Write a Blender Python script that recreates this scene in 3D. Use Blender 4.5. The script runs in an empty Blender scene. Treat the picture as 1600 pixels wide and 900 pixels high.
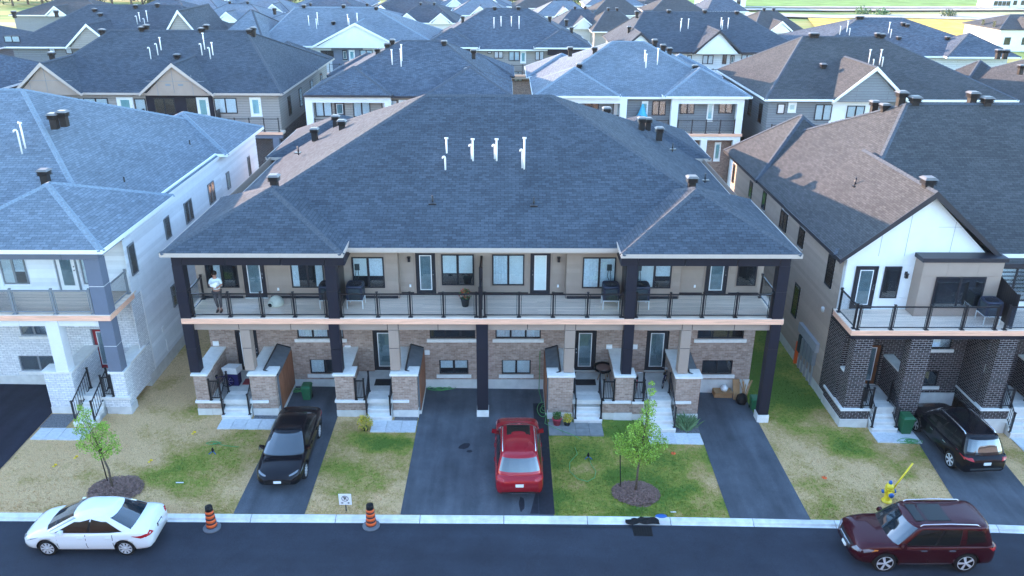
import bpy, bmesh, math, random
import numpy as np
from mathutils import Vector, Matrix, noise
random.seed(7)
R = math.radians
scn = bpy.context.scene
COL = scn.collection

# ------------------------------------------------------------------ camera, sky, sun, exposure
FPX, PITCH, YAW, ROLL, CAMH = 1262.0, 23.2, 0.6, 0.33, 19.0
_p, _y, _r = R(PITCH), R(YAW), R(ROLL)
_fw = Vector((math.sin(_y) * math.cos(_p), math.cos(_y) * math.cos(_p), -math.sin(_p)))
_rt = Vector((math.cos(_y), -math.sin(_y), 0))
_up = _rt.cross(_fw)
RT = math.cos(_r) * _rt + math.sin(_r) * _up
UP = math.cos(_r) * _up - math.sin(_r) * _rt
CAMPOS = Vector((0, 0, CAMH))
cam = bpy.data.cameras.new("camera")
cam.sensor_width = 36.0
cam.lens = 36.0 * FPX / 1600.0
cam.clip_end = 6000
cam.clip_start = 0.5
camo = bpy.data.objects.new("camera", cam)
COL.objects.link(camo)
camo.matrix_world = Matrix(((RT.x, UP.x, -_fw.x, 0), (RT.y, UP.y, -_fw.y, 0), (RT.z, UP.z, -_fw.z, CAMH), (0, 0, 0, 1)))
scn.camera = camo

SUN_EL, SUN_AZ = 12.0, -54.0      # azimuth clockwise from +Y: low sun on the left, a little behind the houses
w = bpy.data.worlds.new("World"); scn.world = w; w.use_nodes = True
nt = w.node_tree; nt.nodes.clear()
sky = nt.nodes.new("ShaderNodeTexSky"); sky.sky_type = 'NISHITA'; sky.sun_disc = False
sky.sun_elevation = R(SUN_EL); sky.sun_rotation = R(SUN_AZ); sky.altitude = 100
sky.air_density = 1.0; sky.dust_density = 0.3; sky.ozone_density = 2.35
bg = nt.nodes.new("ShaderNodeBackground"); bg.inputs[1].default_value = 0.15
wo = nt.nodes.new("ShaderNodeOutputWorld")
nt.links.new(sky.outputs[0], bg.inputs[0]); nt.links.new(bg.outputs[0], wo.inputs[0])
sl = bpy.data.lights.new("sun", 'SUN'); sl.energy = 2.0; sl.angle = R(0.5); sl.color = (1.0, 0.68, 0.48)
so = bpy.data.objects.new("sun", sl); COL.objects.link(so)
_sd = Vector((math.sin(R(SUN_AZ)) * math.cos(R(SUN_EL)), math.cos(R(SUN_AZ)) * math.cos(R(SUN_EL)), math.sin(R(SUN_EL))))
so.rotation_euler = _sd.to_track_quat('Z', 'Y').to_euler()
so.location = _sd * 100
scn.view_settings.view_transform = 'Standard'; scn.view_settings.look = 'None'
scn.view_settings.exposure = 3.1; scn.view_settings.gamma = 1.0
scn.render.engine = 'CYCLES'
scn.cycles.use_denoising = True
scn.cycles.max_bounces = 6; scn.cycles.transparent_max_bounces = 12
scn.cycles.glossy_bounces = 3; scn.cycles.transmission_bounces = 4; scn.cycles.diffuse_bounces = 3

# ------------------------------------------------------------------ measuring: where a sight line meets a real plane
def ray(px, py):
    return RT * ((px - 800) / FPX) - UP * ((py - 450) / FPX) + _fw
def atY(px, py, Y):
    d = ray(px, py); t = Y / d.y; return CAMPOS + d * t
def atZ(px, py, z):
    d = ray(px, py); t = (z - CAMH) / d.z; return CAMPOS + d * t
def atX(px, py, X):
    d = ray(px, py); t = X / d.x; return CAMPOS + d * t
def onplane(px, py, p, n):
    d = ray(px, py); n = Vector(n); t = (Vector(p) - CAMPOS).dot(n) / d.dot(n); return CAMPOS + d * t
def g(x, y=0):
    x = max(-30, min(22, x))
    v = -.013 * x if x < 0 else -.013 * x - .0009 * x * x
    if y > 56: v *= max(0, 1 - (y - 56) / 12)
    return v
def onground(px, py):
    z = 0
    for _ in range(6):
        q = atZ(px, py, z); z = g(q.x, q.y)
    return q

# ------------------------------------------------------------------ materials
def nodes(name):
    m = bpy.data.materials.new(name); m.use_nodes = True
    t = m.node_tree; b = t.nodes["Principled BSDF"]
    return m, t, b
def N(t, typ, **kw):
    n = t.nodes.new(typ)
    for k, v in kw.items():
        if k.startswith('i_'): n.inputs[int(k[2:])].default_value = v
        else: setattr(n, k, v)
    return n
def mapping_face(t, sx=1.0, sz=1.0):
    """vector (along the face horizontally, height, 0) from real position and true normal"""
    geo = N(t, "ShaderNodeNewGeometry")
    sp = N(t, "ShaderNodeSeparateXYZ"); t.links.new(geo.outputs["Position"], sp.inputs[0])
    sn = N(t, "ShaderNodeSeparateXYZ"); t.links.new(geo.outputs["True Normal"], sn.inputs[0])
    ax = N(t, "ShaderNodeMath", operation='ABSOLUTE'); t.links.new(sn.outputs[0], ax.inputs[0])
    ay = N(t, "ShaderNodeMath", operation='ABSOLUTE'); t.links.new(sn.outputs[1], ay.inputs[0])
    gt = N(t, "ShaderNodeMath", operation='GREATER_THAN'); t.links.new(ax.outputs[0], gt.inputs[0]); t.links.new(ay.outputs[0], gt.inputs[1])
    mx = N(t, "ShaderNodeMix", data_type='FLOAT'); t.links.new(gt.outputs[0], mx.inputs[0]); t.links.new(sp.outputs[0], mx.inputs[2]); t.links.new(sp.outputs[1], mx.inputs[3])
    u = N(t, "ShaderNodeMath", operation='MULTIPLY'); u.inputs[1].default_value = sx; t.links.new(mx.outputs[0], u.inputs[0])
    v = N(t, "ShaderNodeMath", operation='MULTIPLY'); v.inputs[1].default_value = sz; t.links.new(sp.outputs[2], v.inputs[0])
    c = N(t, "ShaderNodeCombineXYZ"); t.links.new(u.outputs[0], c.inputs[0]); t.links.new(v.outputs[0], c.inputs[1])
    return c.outputs[0], geo.outputs["Position"]
def bricky(name, c1, c2, mortar, bw, bh, ms, rough=.85, bump=.6, sz=1.0, msm=.1, noise_amt=.25, bias=0, big=0.0):
    m, t, b = nodes(name)
    vec, pos = mapping_face(t, 1.0, sz)
    br = N(t, "ShaderNodeTexBrick"); br.offset = .5
    t.links.new(vec, br.inputs["Vector"])
    br.inputs["Color1"].default_value = (*c1, 1); br.inputs["Color2"].default_value = (*c2, 1); br.inputs["Mortar"].default_value = (*mortar, 1)
    br.inputs["Scale"].default_value = 1; br.inputs["Mortar Size"].default_value = ms; br.inputs["Mortar Smooth"].default_value = msm
    br.inputs["Bias"].default_value = bias; br.inputs["Brick Width"].default_value = bw; br.inputs["Row Height"].default_value = bh
    nz = N(t, "ShaderNodeTexNoise"); nz.inputs["Scale"].default_value = 9; nz.inputs["Detail"].default_value = 4; t.links.new(pos, nz.inputs["Vector"])
    nb = N(t, "ShaderNodeTexNoise"); nb.inputs["Scale"].default_value = .35; nb.inputs["Detail"].default_value = 3; t.links.new(pos, nb.inputs["Vector"])
    mr = N(t, "ShaderNodeMapRange"); mr.inputs[1].default_value = .3; mr.inputs[2].default_value = .7; mr.inputs[3].default_value = 1 - noise_amt; mr.inputs[4].default_value = 1 + noise_amt
    t.links.new(nz.outputs[0], mr.inputs[0])
    mr2 = N(t, "ShaderNodeMapRange"); mr2.inputs[1].default_value = .3; mr2.inputs[2].default_value = .7; mr2.inputs[3].default_value = 1 - big; mr2.inputs[4].default_value = 1 + big
    t.links.new(nb.outputs[0], mr2.inputs[0])
    mm = N(t, "ShaderNodeMath", operation='MULTIPLY'); t.links.new(mr.outputs[0], mm.inputs[0]); t.links.new(mr2.outputs[0], mm.inputs[1])
    sc = N(t, "ShaderNodeVectorMath", operation='SCALE'); t.links.new(br.outputs["Color"], sc.inputs[0]); t.links.new(mm.outputs[0], sc.inputs["Scale"])
    t.links.new(sc.outputs[0], b.inputs["Base Color"])
    b.inputs["Roughness"].default_value = rough; b.inputs["Specular IOR Level"].default_value = .12
    bp = N(t, "ShaderNodeBump"); bp.inputs["Strength"].default_value = bump; bp.inputs["Distance"].default_value = .01; bp.invert = True
    t.links.new(br.outputs["Fac"], bp.inputs["Height"]); t.links.new(bp.outputs[0], b.inputs["Normal"])
    return m
def plain(name, c, rough=.6, metal=0.0, noisy=.12, nscale=6, spec=None, coat=0, rand=0.0, bump=0.0, big=0.0):
    m, t, b = nodes(name)
    b.inputs["Roughness"].default_value = rough; b.inputs["Metallic"].default_value = metal
    b.inputs["Specular IOR Level"].default_value = spec if spec is not None else (.15 if rough > .45 and not metal else .5)
    if coat: b.inputs["Coat Weight"].default_value = coat; b.inputs["Coat Roughness"].default_value = .04
    geo = N(t, "ShaderNodeNewGeometry")
    nz = N(t, "ShaderNodeTexNoise"); nz.inputs["Scale"].default_value = nscale; nz.inputs["Detail"].default_value = 5
    t.links.new(geo.outputs["Position"], nz.inputs["Vector"])
    mr = N(t, "ShaderNodeMapRange"); mr.inputs[1].default_value = .3; mr.inputs[2].default_value = .7; mr.inputs[3].default_value = 1 - noisy; mr.inputs[4].default_value = 1 + noisy
    t.links.new(nz.outputs[0], mr.inputs[0]); last = mr.outputs[0]
    if big:
        nb = N(t, "ShaderNodeTexNoise"); nb.inputs["Scale"].default_value = .6; nb.inputs["Detail"].default_value = 4; t.links.new(geo.outputs["Position"], nb.inputs["Vector"])
        m2 = N(t, "ShaderNodeMapRange"); m2.inputs[1].default_value = .35; m2.inputs[2].default_value = .65; m2.inputs[3].default_value = 1 - big; m2.inputs[4].default_value = 1 + big
        t.links.new(nb.outputs[0], m2.inputs[0]); mu = N(t, "ShaderNodeMath", operation='MULTIPLY'); t.links.new(last, mu.inputs[0]); t.links.new(m2.outputs[0], mu.inputs[1]); last = mu.outputs[0]
    if rand:
        oi = N(t, "ShaderNodeObjectInfo"); m3 = N(t, "ShaderNodeMapRange"); m3.inputs[3].default_value = 1 - rand; m3.inputs[4].default_value = 1 + rand
        t.links.new(oi.outputs["Random"], m3.inputs[0]); mu = N(t, "ShaderNodeMath", operation='MULTIPLY'); t.links.new(last, mu.inputs[0]); t.links.new(m3.outputs[0], mu.inputs[1]); last = mu.outputs[0]
    sc = N(t, "ShaderNodeVectorMath", operation='SCALE'); sc.inputs[0].default_value = c; t.links.new(last, sc.inputs["Scale"])
    t.links.new(sc.outputs[0], b.inputs["Base Color"])
    if bump:
        bp = N(t, "ShaderNodeBump"); bp.inputs["Strength"].default_value = bump; bp.inputs["Distance"].default_value = .01
        t.links.new(nz.outputs[0], bp.inputs["Height"]); t.links.new(bp.outputs[0], b.inputs["Normal"])
    return m
def shingle(name, c1, c2):
    dark = tuple(v * .66 for v in c1)
    return bricky(name, c1, c2, dark, .33, .145, .010, rough=.9, bump=.5, sz=2.45, msm=.3, noise_amt=.15, big=.10)
def woody(name, c, sx, sy, sz, rough=.7, amt=.22, rand=.1):
    m, t, b = nodes(name)
    geo = N(t, "ShaderNodeNewGeometry"); mp = N(t, "ShaderNodeMapping"); mp.inputs["Scale"].default_value = (sx, sy, sz)
    t.links.new(geo.outputs["Position"], mp.inputs[0])
    nz = N(t, "ShaderNodeTexNoise"); nz.inputs["Scale"].default_value = 1; nz.inputs["Detail"].default_value = 6; nz.inputs["Distortion"].default_value = .6
    t.links.new(mp.outputs[0], nz.inputs["Vector"])
    mr = N(t, "ShaderNodeMapRange"); mr.inputs[1].default_value = .3; mr.inputs[2].default_value = .7; mr.inputs[3].default_value = 1 - amt; mr.inputs[4].default_value = 1 + amt
    t.links.new(nz.outputs[0], mr.inputs[0])
    oi = N(t, "ShaderNodeObjectInfo"); m3 = N(t, "ShaderNodeMapRange"); m3.inputs[3].default_value = 1 - rand; m3.inputs[4].default_value = 1 + rand
    t.links.new(oi.outputs["Random"], m3.inputs[0]); mu = N(t, "ShaderNodeMath", operation='MULTIPLY'); t.links.new(mr.outputs[0], mu.inputs[0]); t.links.new(m3.outputs[0], mu.inputs[1])
    sc = N(t, "ShaderNodeVectorMath", operation='SCALE'); sc.inputs[0].default_value = c; t.links.new(mu.outputs[0], sc.inputs["Scale"])
    t.links.new(sc.outputs[0], b.inputs["Base Color"]); b.inputs["Roughness"].default_value = rough; b.inputs["Specular IOR Level"].default_value = .2
    return m
def glassy(name, tint, trans=.55):
    m, t, b = nodes(name); t.nodes.remove(b)
    gl = N(t, "ShaderNodeBsdfGlossy"); gl.inputs["Color"].default_value = (.9, .95, 1, 1); gl.inputs["Roughness"].default_value = .03
    tr = N(t, "ShaderNodeBsdfTransparent"); tr.inputs["Color"].default_value = (*tint, 1)
    fr = N(t, "ShaderNodeFresnel"); fr.inputs["IOR"].default_value = 1.6
    mr = N(t, "ShaderNodeMath", operation='MULTIPLY_ADD'); mr.inputs[1].default_value = .85 if trans > .54 and 'rail' not in name else .5; mr.inputs[2].default_value = .02 if 'rail' not in name else .0; t.links.new(fr.outputs[0], mr.inputs[0])
    mx = N(t, "ShaderNodeMixShader"); t.links.new(mr.outputs[0], mx.inputs[0]); t.links.new(tr.outputs[0], mx.inputs[1]); t.links.new(gl.outputs[0], mx.inputs[2])
    t.links.new(mx.outputs[0], t.nodes["Material Output"].inputs[0])
    return m
MT = {}
MT['sh_dark'] = shingle('charcoal_shingles', (.050, .061, .078), (.078, .094, .116))
MT['sh_light'] = shingle('grey_shingles', (.13, .155, .185), (.18, .215, .255))
MT['sh_blue'] = shingle('blue_grey_shingles', (.060, .076, .100), (.105, .128, .162))
MT['sh_brown'] = shingle('brown_grey_shingles', (.056, .058, .062), (.082, .083, .086))
MT['cap_dark'] = plain('ridge_shingle_dark', (.078, .090, .108), .9, nscale=12, noisy=.25)
MT['cap_light'] = plain('ridge_shingle_light', (.20, .245, .29), .9, nscale=12, noisy=.2)
MT['brick_tan'] = bricky('tan_brick', (.31, .21, .165), (.48, .35, .285), (.44, .37, .32), .22, .082, .008, bump=.7, noise_amt=.14, big=.05)
MT['brick_dark'] = bricky('dark_brick', (.020, .016, .018), (.062, .044, .046), (.40, .38, .38), .25, .10, .0075, bump=.5, noise_amt=.2, bias=.0)
MT['brick_white'] = bricky('white_brick', (.70, .70, .71), (.84, .84, .84), (.34, .37, .42), .24, .088, .006, bump=.7, noise_amt=.1)
MT['brick_brown'] = bricky('brown_brick', (.22, .13, .10), (.32, .20, .16), (.35, .31, .28), .22, .075, .008, bump=.6)
MT['concrete'] = plain('concrete', (.66, .65, .62), .85, nscale=3, noisy=.1, big=.06, bump=.1)
MT['conc_lt'] = plain('pale_precast', (.80, .78, .74), .8, nscale=5, noisy=.07)
MT['kerb'] = plain('kerb_concrete', (.66, .67, .65), .85, nscale=4, noisy=.12, big=.12, rand=.06)
MT['siding_taupe'] = plain('taupe_siding', (.37, .285, .23), .6, nscale=3, noisy=.04, rand=.05)
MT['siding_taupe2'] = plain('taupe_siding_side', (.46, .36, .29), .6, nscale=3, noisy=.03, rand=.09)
MT['siding_white'] = plain('white_grey_siding', (.78, .80, .82), .55, nscale=3, noisy=.03, rand=.09)
MT['sid_far_taupe'] = bricky('lap_siding_taupe', (.34, .31, .285), (.36, .33, .30), (.2, .18, .17), 5, .2, .012, bump=.8, noise_amt=.05)
MT['sid_far_grey'] = bricky('lap_siding_grey', (.21, .22, .235), (.23, .24, .255), (.12, .12, .13), 5, .2, .012, bump=.8, noise_amt=.05)
MT['sid_far_white'] = bricky('lap_siding_white', (.66, .66, .66), (.7, .7, .7), (.4, .4, .4), 5, .2, .012, bump=.8, noise_amt=.05)
MT['panel_dark'] = plain('dark_panel', (.020, .020, .030), .5, nscale=2, noisy=.05)
MT['panel_beige'] = plain('beige_panel', (.37, .285, .235), .55, nscale=2, noisy=.04)
MT['panel_white'] = plain('white_panel', (.80, .80, .80), .5, nscale=2, noisy=.03)
MT['panel_grey'] = plain('slate_grey_panel', (.155, .18, .235), .5, nscale=2, noisy=.04)
MT['black'] = plain('black_metal', (.012, .012, .016), .35, noisy=.05)
MT['blackfr'] = plain('black_frame', (.014, .015, .022), .4, noisy=.05)
MT['greyfr'] = plain('grey_frame', (.22, .24, .26), .4, noisy=.05)
MT['white'] = plain('white_paint', (.82, .82, .81), .45, noisy=.03)
MT['whitepvc'] = plain('white_pvc', (.78, .78, .76), .4, noisy=.03)
MT['eave_beige'] = plain('beige_gutter', (.50, .42, .37), .5, noisy=.04)
MT['eave_white'] = plain('white_gutter', (.85, .86, .86), .45, noisy=.03)
MT['eave_black'] = plain('black_gutter', (.02, .021, .03), .45, noisy=.03)
MT['eave_grey'] = plain('grey_gutter', (.35, .36, .38), .5, noisy=.04)
MT['vent'] = plain('brown_black_vent', (.028, .024, .024), .5, noisy=.15)
MT['ventcap'] = plain('vent_cap', (.15, .14, .135), .45, noisy=.12)
MT['void'] = plain('dark_interior', (.02, .022, .026), .8, noisy=.3, nscale=2)
MT['blind'] = plain('white_blind', (.86, .90, .88), .6, noisy=.05)
MT['curtain'] = plain('sheer_curtain', (.80, .86, .88), .7, noisy=.12, nscale=14)
MT['doorwhite'] = plain('white_door_glass', (.78, .86, .84), .35, noisy=.03)
MT['reddoor'] = plain('red_door', (.30, .02, .03), .4, noisy=.05)
MT['wooddoor'] = woody('brown_wood_door', (.20, .075, .03), 14, 14, 2)
MT['doorblack'] = plain('black_door', (.018, .020, .028), .35, noisy=.05)
MT['glass'] = glassy('window_glass', (.93, .96, .97))
MT['glass_teal'] = glassy('tinted_window_glass', (.75, .88, .90))
MT['railglass'] = glassy('railing_glass', (.985, .99, .99), .55)
MT['deck'] = woody('deck_boards', (.88, .70, .57), 1.2, 18, 18, .75, .14, .10)
MT['fascia'] = woody('deck_fascia_wood', (.90, .50, .34), 1.1, 20, 14, .65, .16, .03)
MT['cedar'] = woody('cedar_boards', (.28, .115, .06), 12, 12, 1.6, .6, .25, .12)
MT['membrane'] = plain('grey_roof_membrane', (.14, .155, .17), .85, nscale=4, noisy=.12)
MT['rubber'] = plain('tyre_rubber', (.018, .018, .019), .8, noisy=.1)
MT['rim'] = plain('alloy_rim', (.78, .79, .80), .3, metal=.35, noisy=.03)
MT['plate'] = plain('licence_plate', (.80, .84, .84), .4, noisy=.03)
MT['red'] = plain('tail_light_red', (.45, .01, .02), .2, noisy=.05, coat=.6)
MT['amber'] = plain('amber_lens', (.8, .28, .05), .2, noisy=.05, coat=.6)
MT['lens'] = plain('headlight_lens', (.22, .24, .27), .12, noisy=.05, coat=.8)
MT['carglass'] = plain('car_glass', (.010, .016, .018), .05, noisy=.02, spec=.7, coat=.25)
MT['screen'] = plain('windscreen', (.010, .020, .028), .03, noisy=.02, spec=1.0, coat=1.0); MT['screen'].node_tree.nodes["Principled BSDF"].inputs["Coat IOR"].default_value = 1.75
MT['sideglass'] = plain('dark_side_glass', (.008, .010, .010), .12, noisy=.02, spec=.35)
MT['chrome'] = plain('chrome', (.75, .75, .77), .15, metal=.9, noisy=.03)
MT['trimblack'] = plain('car_black_trim', (.015, .015, .016), .5, noisy=.1)
MT['orange'] = plain('orange_plastic', (.85, .14, .03), .45, noisy=.06)
MT['bandblack'] = plain('dark_band', (.05, .02, .02), .45, noisy=.08)
MT['basegrey'] = plain('grey_rubber_base', (.13, .145, .165), .7, noisy=.12)
MT['green'] = plain('green_bin', (.02, .13, .055), .45, noisy=.06)
MT['hose'] = plain('green_hose', (.09, .34, .11), .45, noisy=.1)
MT['ac'] = plain('air_conditioner_blue_black', (.014, .022, .048), .45, noisy=.08)
MT['acside'] = plain('air_conditioner_side', (.040, .055, .062), .5, noisy=.2, nscale=30)
MT['yellow'] = plain('yellow_paint', (.85, .62, .03), .4, noisy=.05)
MT['blue'] = plain('blue_paint', (.02, .12, .40), .35, noisy=.05)
MT['card'] = plain('cardboard', (.42, .24, .12), .85, noisy=.08)
MT['bark'] = plain('bark', (.13, .10, .075), .9, noisy=.3, nscale=20)
MT['post'] = plain('dark_stake', (.02, .018, .02), .7, noisy=.1)
MT['skin'] = plain('skin', (.42, .22, .15), .55, noisy=.05)
MT['hair'] = plain('dark_hair', (.02, .015, .012), .6, noisy=.1)
MT['tee'] = plain('pale_tshirt', (.72, .78, .78), .8, noisy=.06)
MT['trousers'] = plain('brown_trousers', (.10, .085, .085), .85, noisy=.1)
MT['purple'] = plain('dark_blue_plastic', (.02, .018, .10), .5, noisy=.1)
MT['flowerred'] = plain('red_petals', (.60, .08, .05), .6, noisy=.3, nscale=30)
MT['floweryel'] = plain('yellow_petals', (.75, .52, .06), .6, noisy=.3, nscale=30)
MT['pink'] = plain('red_pot', (.55, .04, .08), .4, noisy=.05)
MT['pot'] = plain('charcoal_pot', (.035, .045, .055), .6, noisy=.1)
MT['mat'] = plain('doormat', (.03, .03, .035), .95, noisy=.3, nscale=30)
MT['basket'] = plain('cream_plastic', (.62, .62, .52), .5, noisy=.08)
def leafmat(name, c):
    m, t, b = nodes(name)
    gi = N(t, "ShaderNodeNewGeometry"); m3 = N(t, "ShaderNodeMapRange"); m3.inputs[3].default_value = .6; m3.inputs[4].default_value = 1.45
    t.links.new(gi.outputs["Random Per Island"], m3.inputs[0])
    sc = N(t, "ShaderNodeVectorMath", operation='SCALE'); sc.inputs[0].default_value = c; t.links.new(m3.outputs[0], sc.inputs["Scale"])
    t.links.new(sc.outputs[0], b.inputs["Base Color"]); b.inputs["Roughness"].default_value = .6
    b.inputs["Subsurface Weight"].default_value = 0
    return m
MT['leaf'] = leafmat('young_leaves', (.25, .40, .045))
MT['leafdk'] = leafmat('plant_leaves', (.05, .14, .03))
MT['leafyel'] = leafmat('yellow_green_leaves', (.40, .36, .05))
MT['leafpurp'] = leafmat('ornamental_grass_leaves', (.12, .22, .10))
MT['forest'] = leafmat('far_tree_leaves', (.055, .085, .02))
def mulchmat():
    return leafmat('mulch_chips', (.21, .12, .095))
MT['mulch'] = mulchmat()
def asphalt(name, c, streak=0.0, wear=.12):
    m, t, b = nodes(name)
    geo = N(t, "ShaderNodeNewGeometry")
    n1 = N(t, "ShaderNodeTexNoise"); n1.inputs["Scale"].default_value = 45; n1.inputs["Detail"].default_value = 3; t.links.new(geo.outputs["Position"], n1.inputs["Vector"])
    mp = N(t, "ShaderNodeMapping"); mp.inputs["Scale"].default_value = (1.6, .22, 1) if streak > 0 else (.12, 1.1, 1); t.links.new(geo.outputs["Position"], mp.inputs[0])
    n2 = N(t, "ShaderNodeTexNoise"); n2.inputs["Scale"].default_value = 1; n2.inputs["Detail"].default_value = 6; t.links.new(mp.outputs[0], n2.inputs["Vector"])
    n3 = N(t, "ShaderNodeTexNoise"); n3.inputs["Scale"].default_value = .9; n3.inputs["Roughness"].default_value = .65; n3.inputs["Detail"].default_value = 5; t.links.new(geo.outputs["Position"], n3.inputs["Vector"])
    def rg(n, a):
        q = N(t, "ShaderNodeMapRange"); q.inputs[1].default_value = .3; q.inputs[2].default_value = .7; q.inputs[3].default_value = 1 - a; q.inputs[4].default_value = 1 + a; t.links.new(n.outputs[0], q.inputs[0]); return q.outputs[0]
    a = N(t, "ShaderNodeMath", operation='MULTIPLY'); t.links.new(rg(n1, .22), a.inputs[0]); t.links.new(rg(n2, wear + abs(streak)), a.inputs[1])
    a2 = N(t, "ShaderNodeMath", operation='MULTIPLY'); t.links.new(a.outputs[0], a2.inputs[0]); t.links.new(rg(n3, .19 if streak > 0 else .16), a2.inputs[1])
    sc = N(t, "ShaderNodeVectorMath", operation='SCALE'); sc.inputs[0].default_value = c; t.links.new(a2.outputs[0], sc.inputs["Scale"])
    t.links.new(sc.outputs[0], b.inputs["Base Color"]); b.inputs["Roughness"].default_value = .8; b.inputs["Specular IOR Level"].default_value = .15
    bp = N(t, "ShaderNodeBump"); bp.inputs["Strength"].default_value = .25; bp.inputs["Distance"].default_value = .01; t.links.new(n1.outputs[0], bp.inputs["Height"]); t.links.new(bp.outputs[0], b.inputs["Normal"])
    return m
MT['road'] = asphalt('road_asphalt', (.034, .041, .055))
MT['drive'] = asphalt('driveway_asphalt', (.082, .093, .110), .16)
MT['drive_dark'] = asphalt('fresh_driveway_asphalt', (.022, .024, .036), .10)
MT['wetasphalt'] = plain('wet_asphalt', (.024, .027, .036), .6, noisy=.2)
MT['paver'] = plain('grey_paver', (.60, .62, .64), .85, nscale=9, noisy=.1, rand=.07)
MT['gravel'] = plain('grey_gravel', (.16, .16, .17), .9, nscale=22, noisy=.5, bump=.6)
def lawnmat(name, near=True):
    m, t, b = nodes(name)
    at = N(t, "ShaderNodeAttribute"); at.attribute_name = "dry"
    geo = N(t, "ShaderNodeNewGeometry")
    nz = N(t, "ShaderNodeTexNoise"); nz.inputs["Scale"].default_value = 6; nz.inputs["Detail"].default_value = 7; nz.inputs["Roughness"].default_value = .7; t.links.new(geo.outputs["Position"], nz.inputs["Vector"])
    n2 = N(t, "ShaderNodeTexNoise"); n2.inputs["Scale"].default_value = 38; n2.inputs["Detail"].default_value = 3; t.links.new(geo.outputs["Position"], n2.inputs["Vector"])
    ad = N(t, "ShaderNodeMath", operation='MULTIPLY_ADD'); ad.inputs[1].default_value = 1.3; t.links.new(nz.outputs[0], ad.inputs[0]); t.links.new(at.outputs["Fac"], ad.inputs[2])
    sb = N(t, "ShaderNodeMath", operation='SUBTRACT'); sb.inputs[1].default_value = .65; t.links.new(ad.outputs[0], sb.inputs[0])
    cr = N(t, "ShaderNodeValToRGB"); e = cr.color_ramp.elements
    e[0].position = .0; e[0].color = (.11, .18, .032, 1); e[1].position = 1; e[1].color = (.62, .41, .215, 1)
    k = e.new(.35); k.color = (.25, .26, .05, 1); k = e.new(.65); k.color = (.43, .30, .115, 1)
    t.links.new(sb.outputs[0], cr.inputs[0])
    mr = N(t, "ShaderNodeMapRange"); mr.inputs[1].default_value = .3; mr.inputs[2].default_value = .7; mr.inputs[3].default_value = .62; mr.inputs[4].default_value = 1.35; t.links.new(n2.outputs[0], mr.inputs[0])
    sc = N(t, "ShaderNodeVectorMath", operation='SCALE'); t.links.new(cr.outputs[0], sc.inputs[0]); t.links.new(mr.outputs[0], sc.inputs["Scale"])
    t.links.new(sc.outputs[0], b.inputs["Base Color"]); b.inputs["Roughness"].default_value = .95
    b.inputs["Specular IOR Level"].default_value = .1
    return m
MT['lawn'] = lawnmat('patchy_lawn')
def fieldmat():
    m, t, b = nodes('far_fields')
    geo = N(t, "ShaderNodeNewGeometry")
    mp = N(t, "ShaderNodeMapping"); mp.inputs["Scale"].default_value = (.006, .045, 1); t.links.new(geo.outputs["Position"], mp.inputs[0])
    nz = N(t, "ShaderNodeTexNoise"); nz.inputs["Scale"].default_value = 1; nz.inputs["Detail"].default_value = 8; nz.inputs["Roughness"].default_value = .62; t.links.new(mp.outputs[0], nz.inputs["Vector"])
    cr = N(t, "ShaderNodeValToRGB"); e = cr.color_ramp.elements
    e[0].position = .36; e[0].color = (.10, .19, .05, 1); e[1].position = .62; e[1].color = (.42, .40, .22, 1)
    k = e.new(.46); k.color = (.20, .28, .09, 1); k = e.new(.54); k.color = (.34, .30, .11, 1)
    t.links.new(nz.outputs[0], cr.inputs[0]); t.links.new(cr.outputs[0], b.inputs["Base Color"]); b.inputs["Roughness"].default_value = 1; b.inputs["Specular IOR Level"].default_value = .05
    return m
MT['field'] = fieldmat()
MT['straw'] = plain('straw_field', (.66, .45, .10), 1, nscale=.25, noisy=.3, big=.15, spec=.05)
MT['dirt'] = plain('pale_dirt', (.44, .40, .35), 1, nscale=.5, noisy=.2, spec=.05)
MT['greenf'] = plain('green_crop', (.20, .30, .09), 1, nscale=.15, noisy=.25, spec=.05)

MT['soil'] = plain('dark_verge', (.045, .055, .03), 1, nscale=.3, noisy=.3, spec=.05)

MT['doorsky'] = plain('door_sky_reflection', (.20, .28, .30), .5, noisy=.15, nscale=4)  # teal of the sky reflected in door panes, put into the colour

MT['paver_wet'] = plain('damp_concrete', (.24, .25, .25), .7, nscale=3, noisy=.15, rand=.05)

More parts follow.
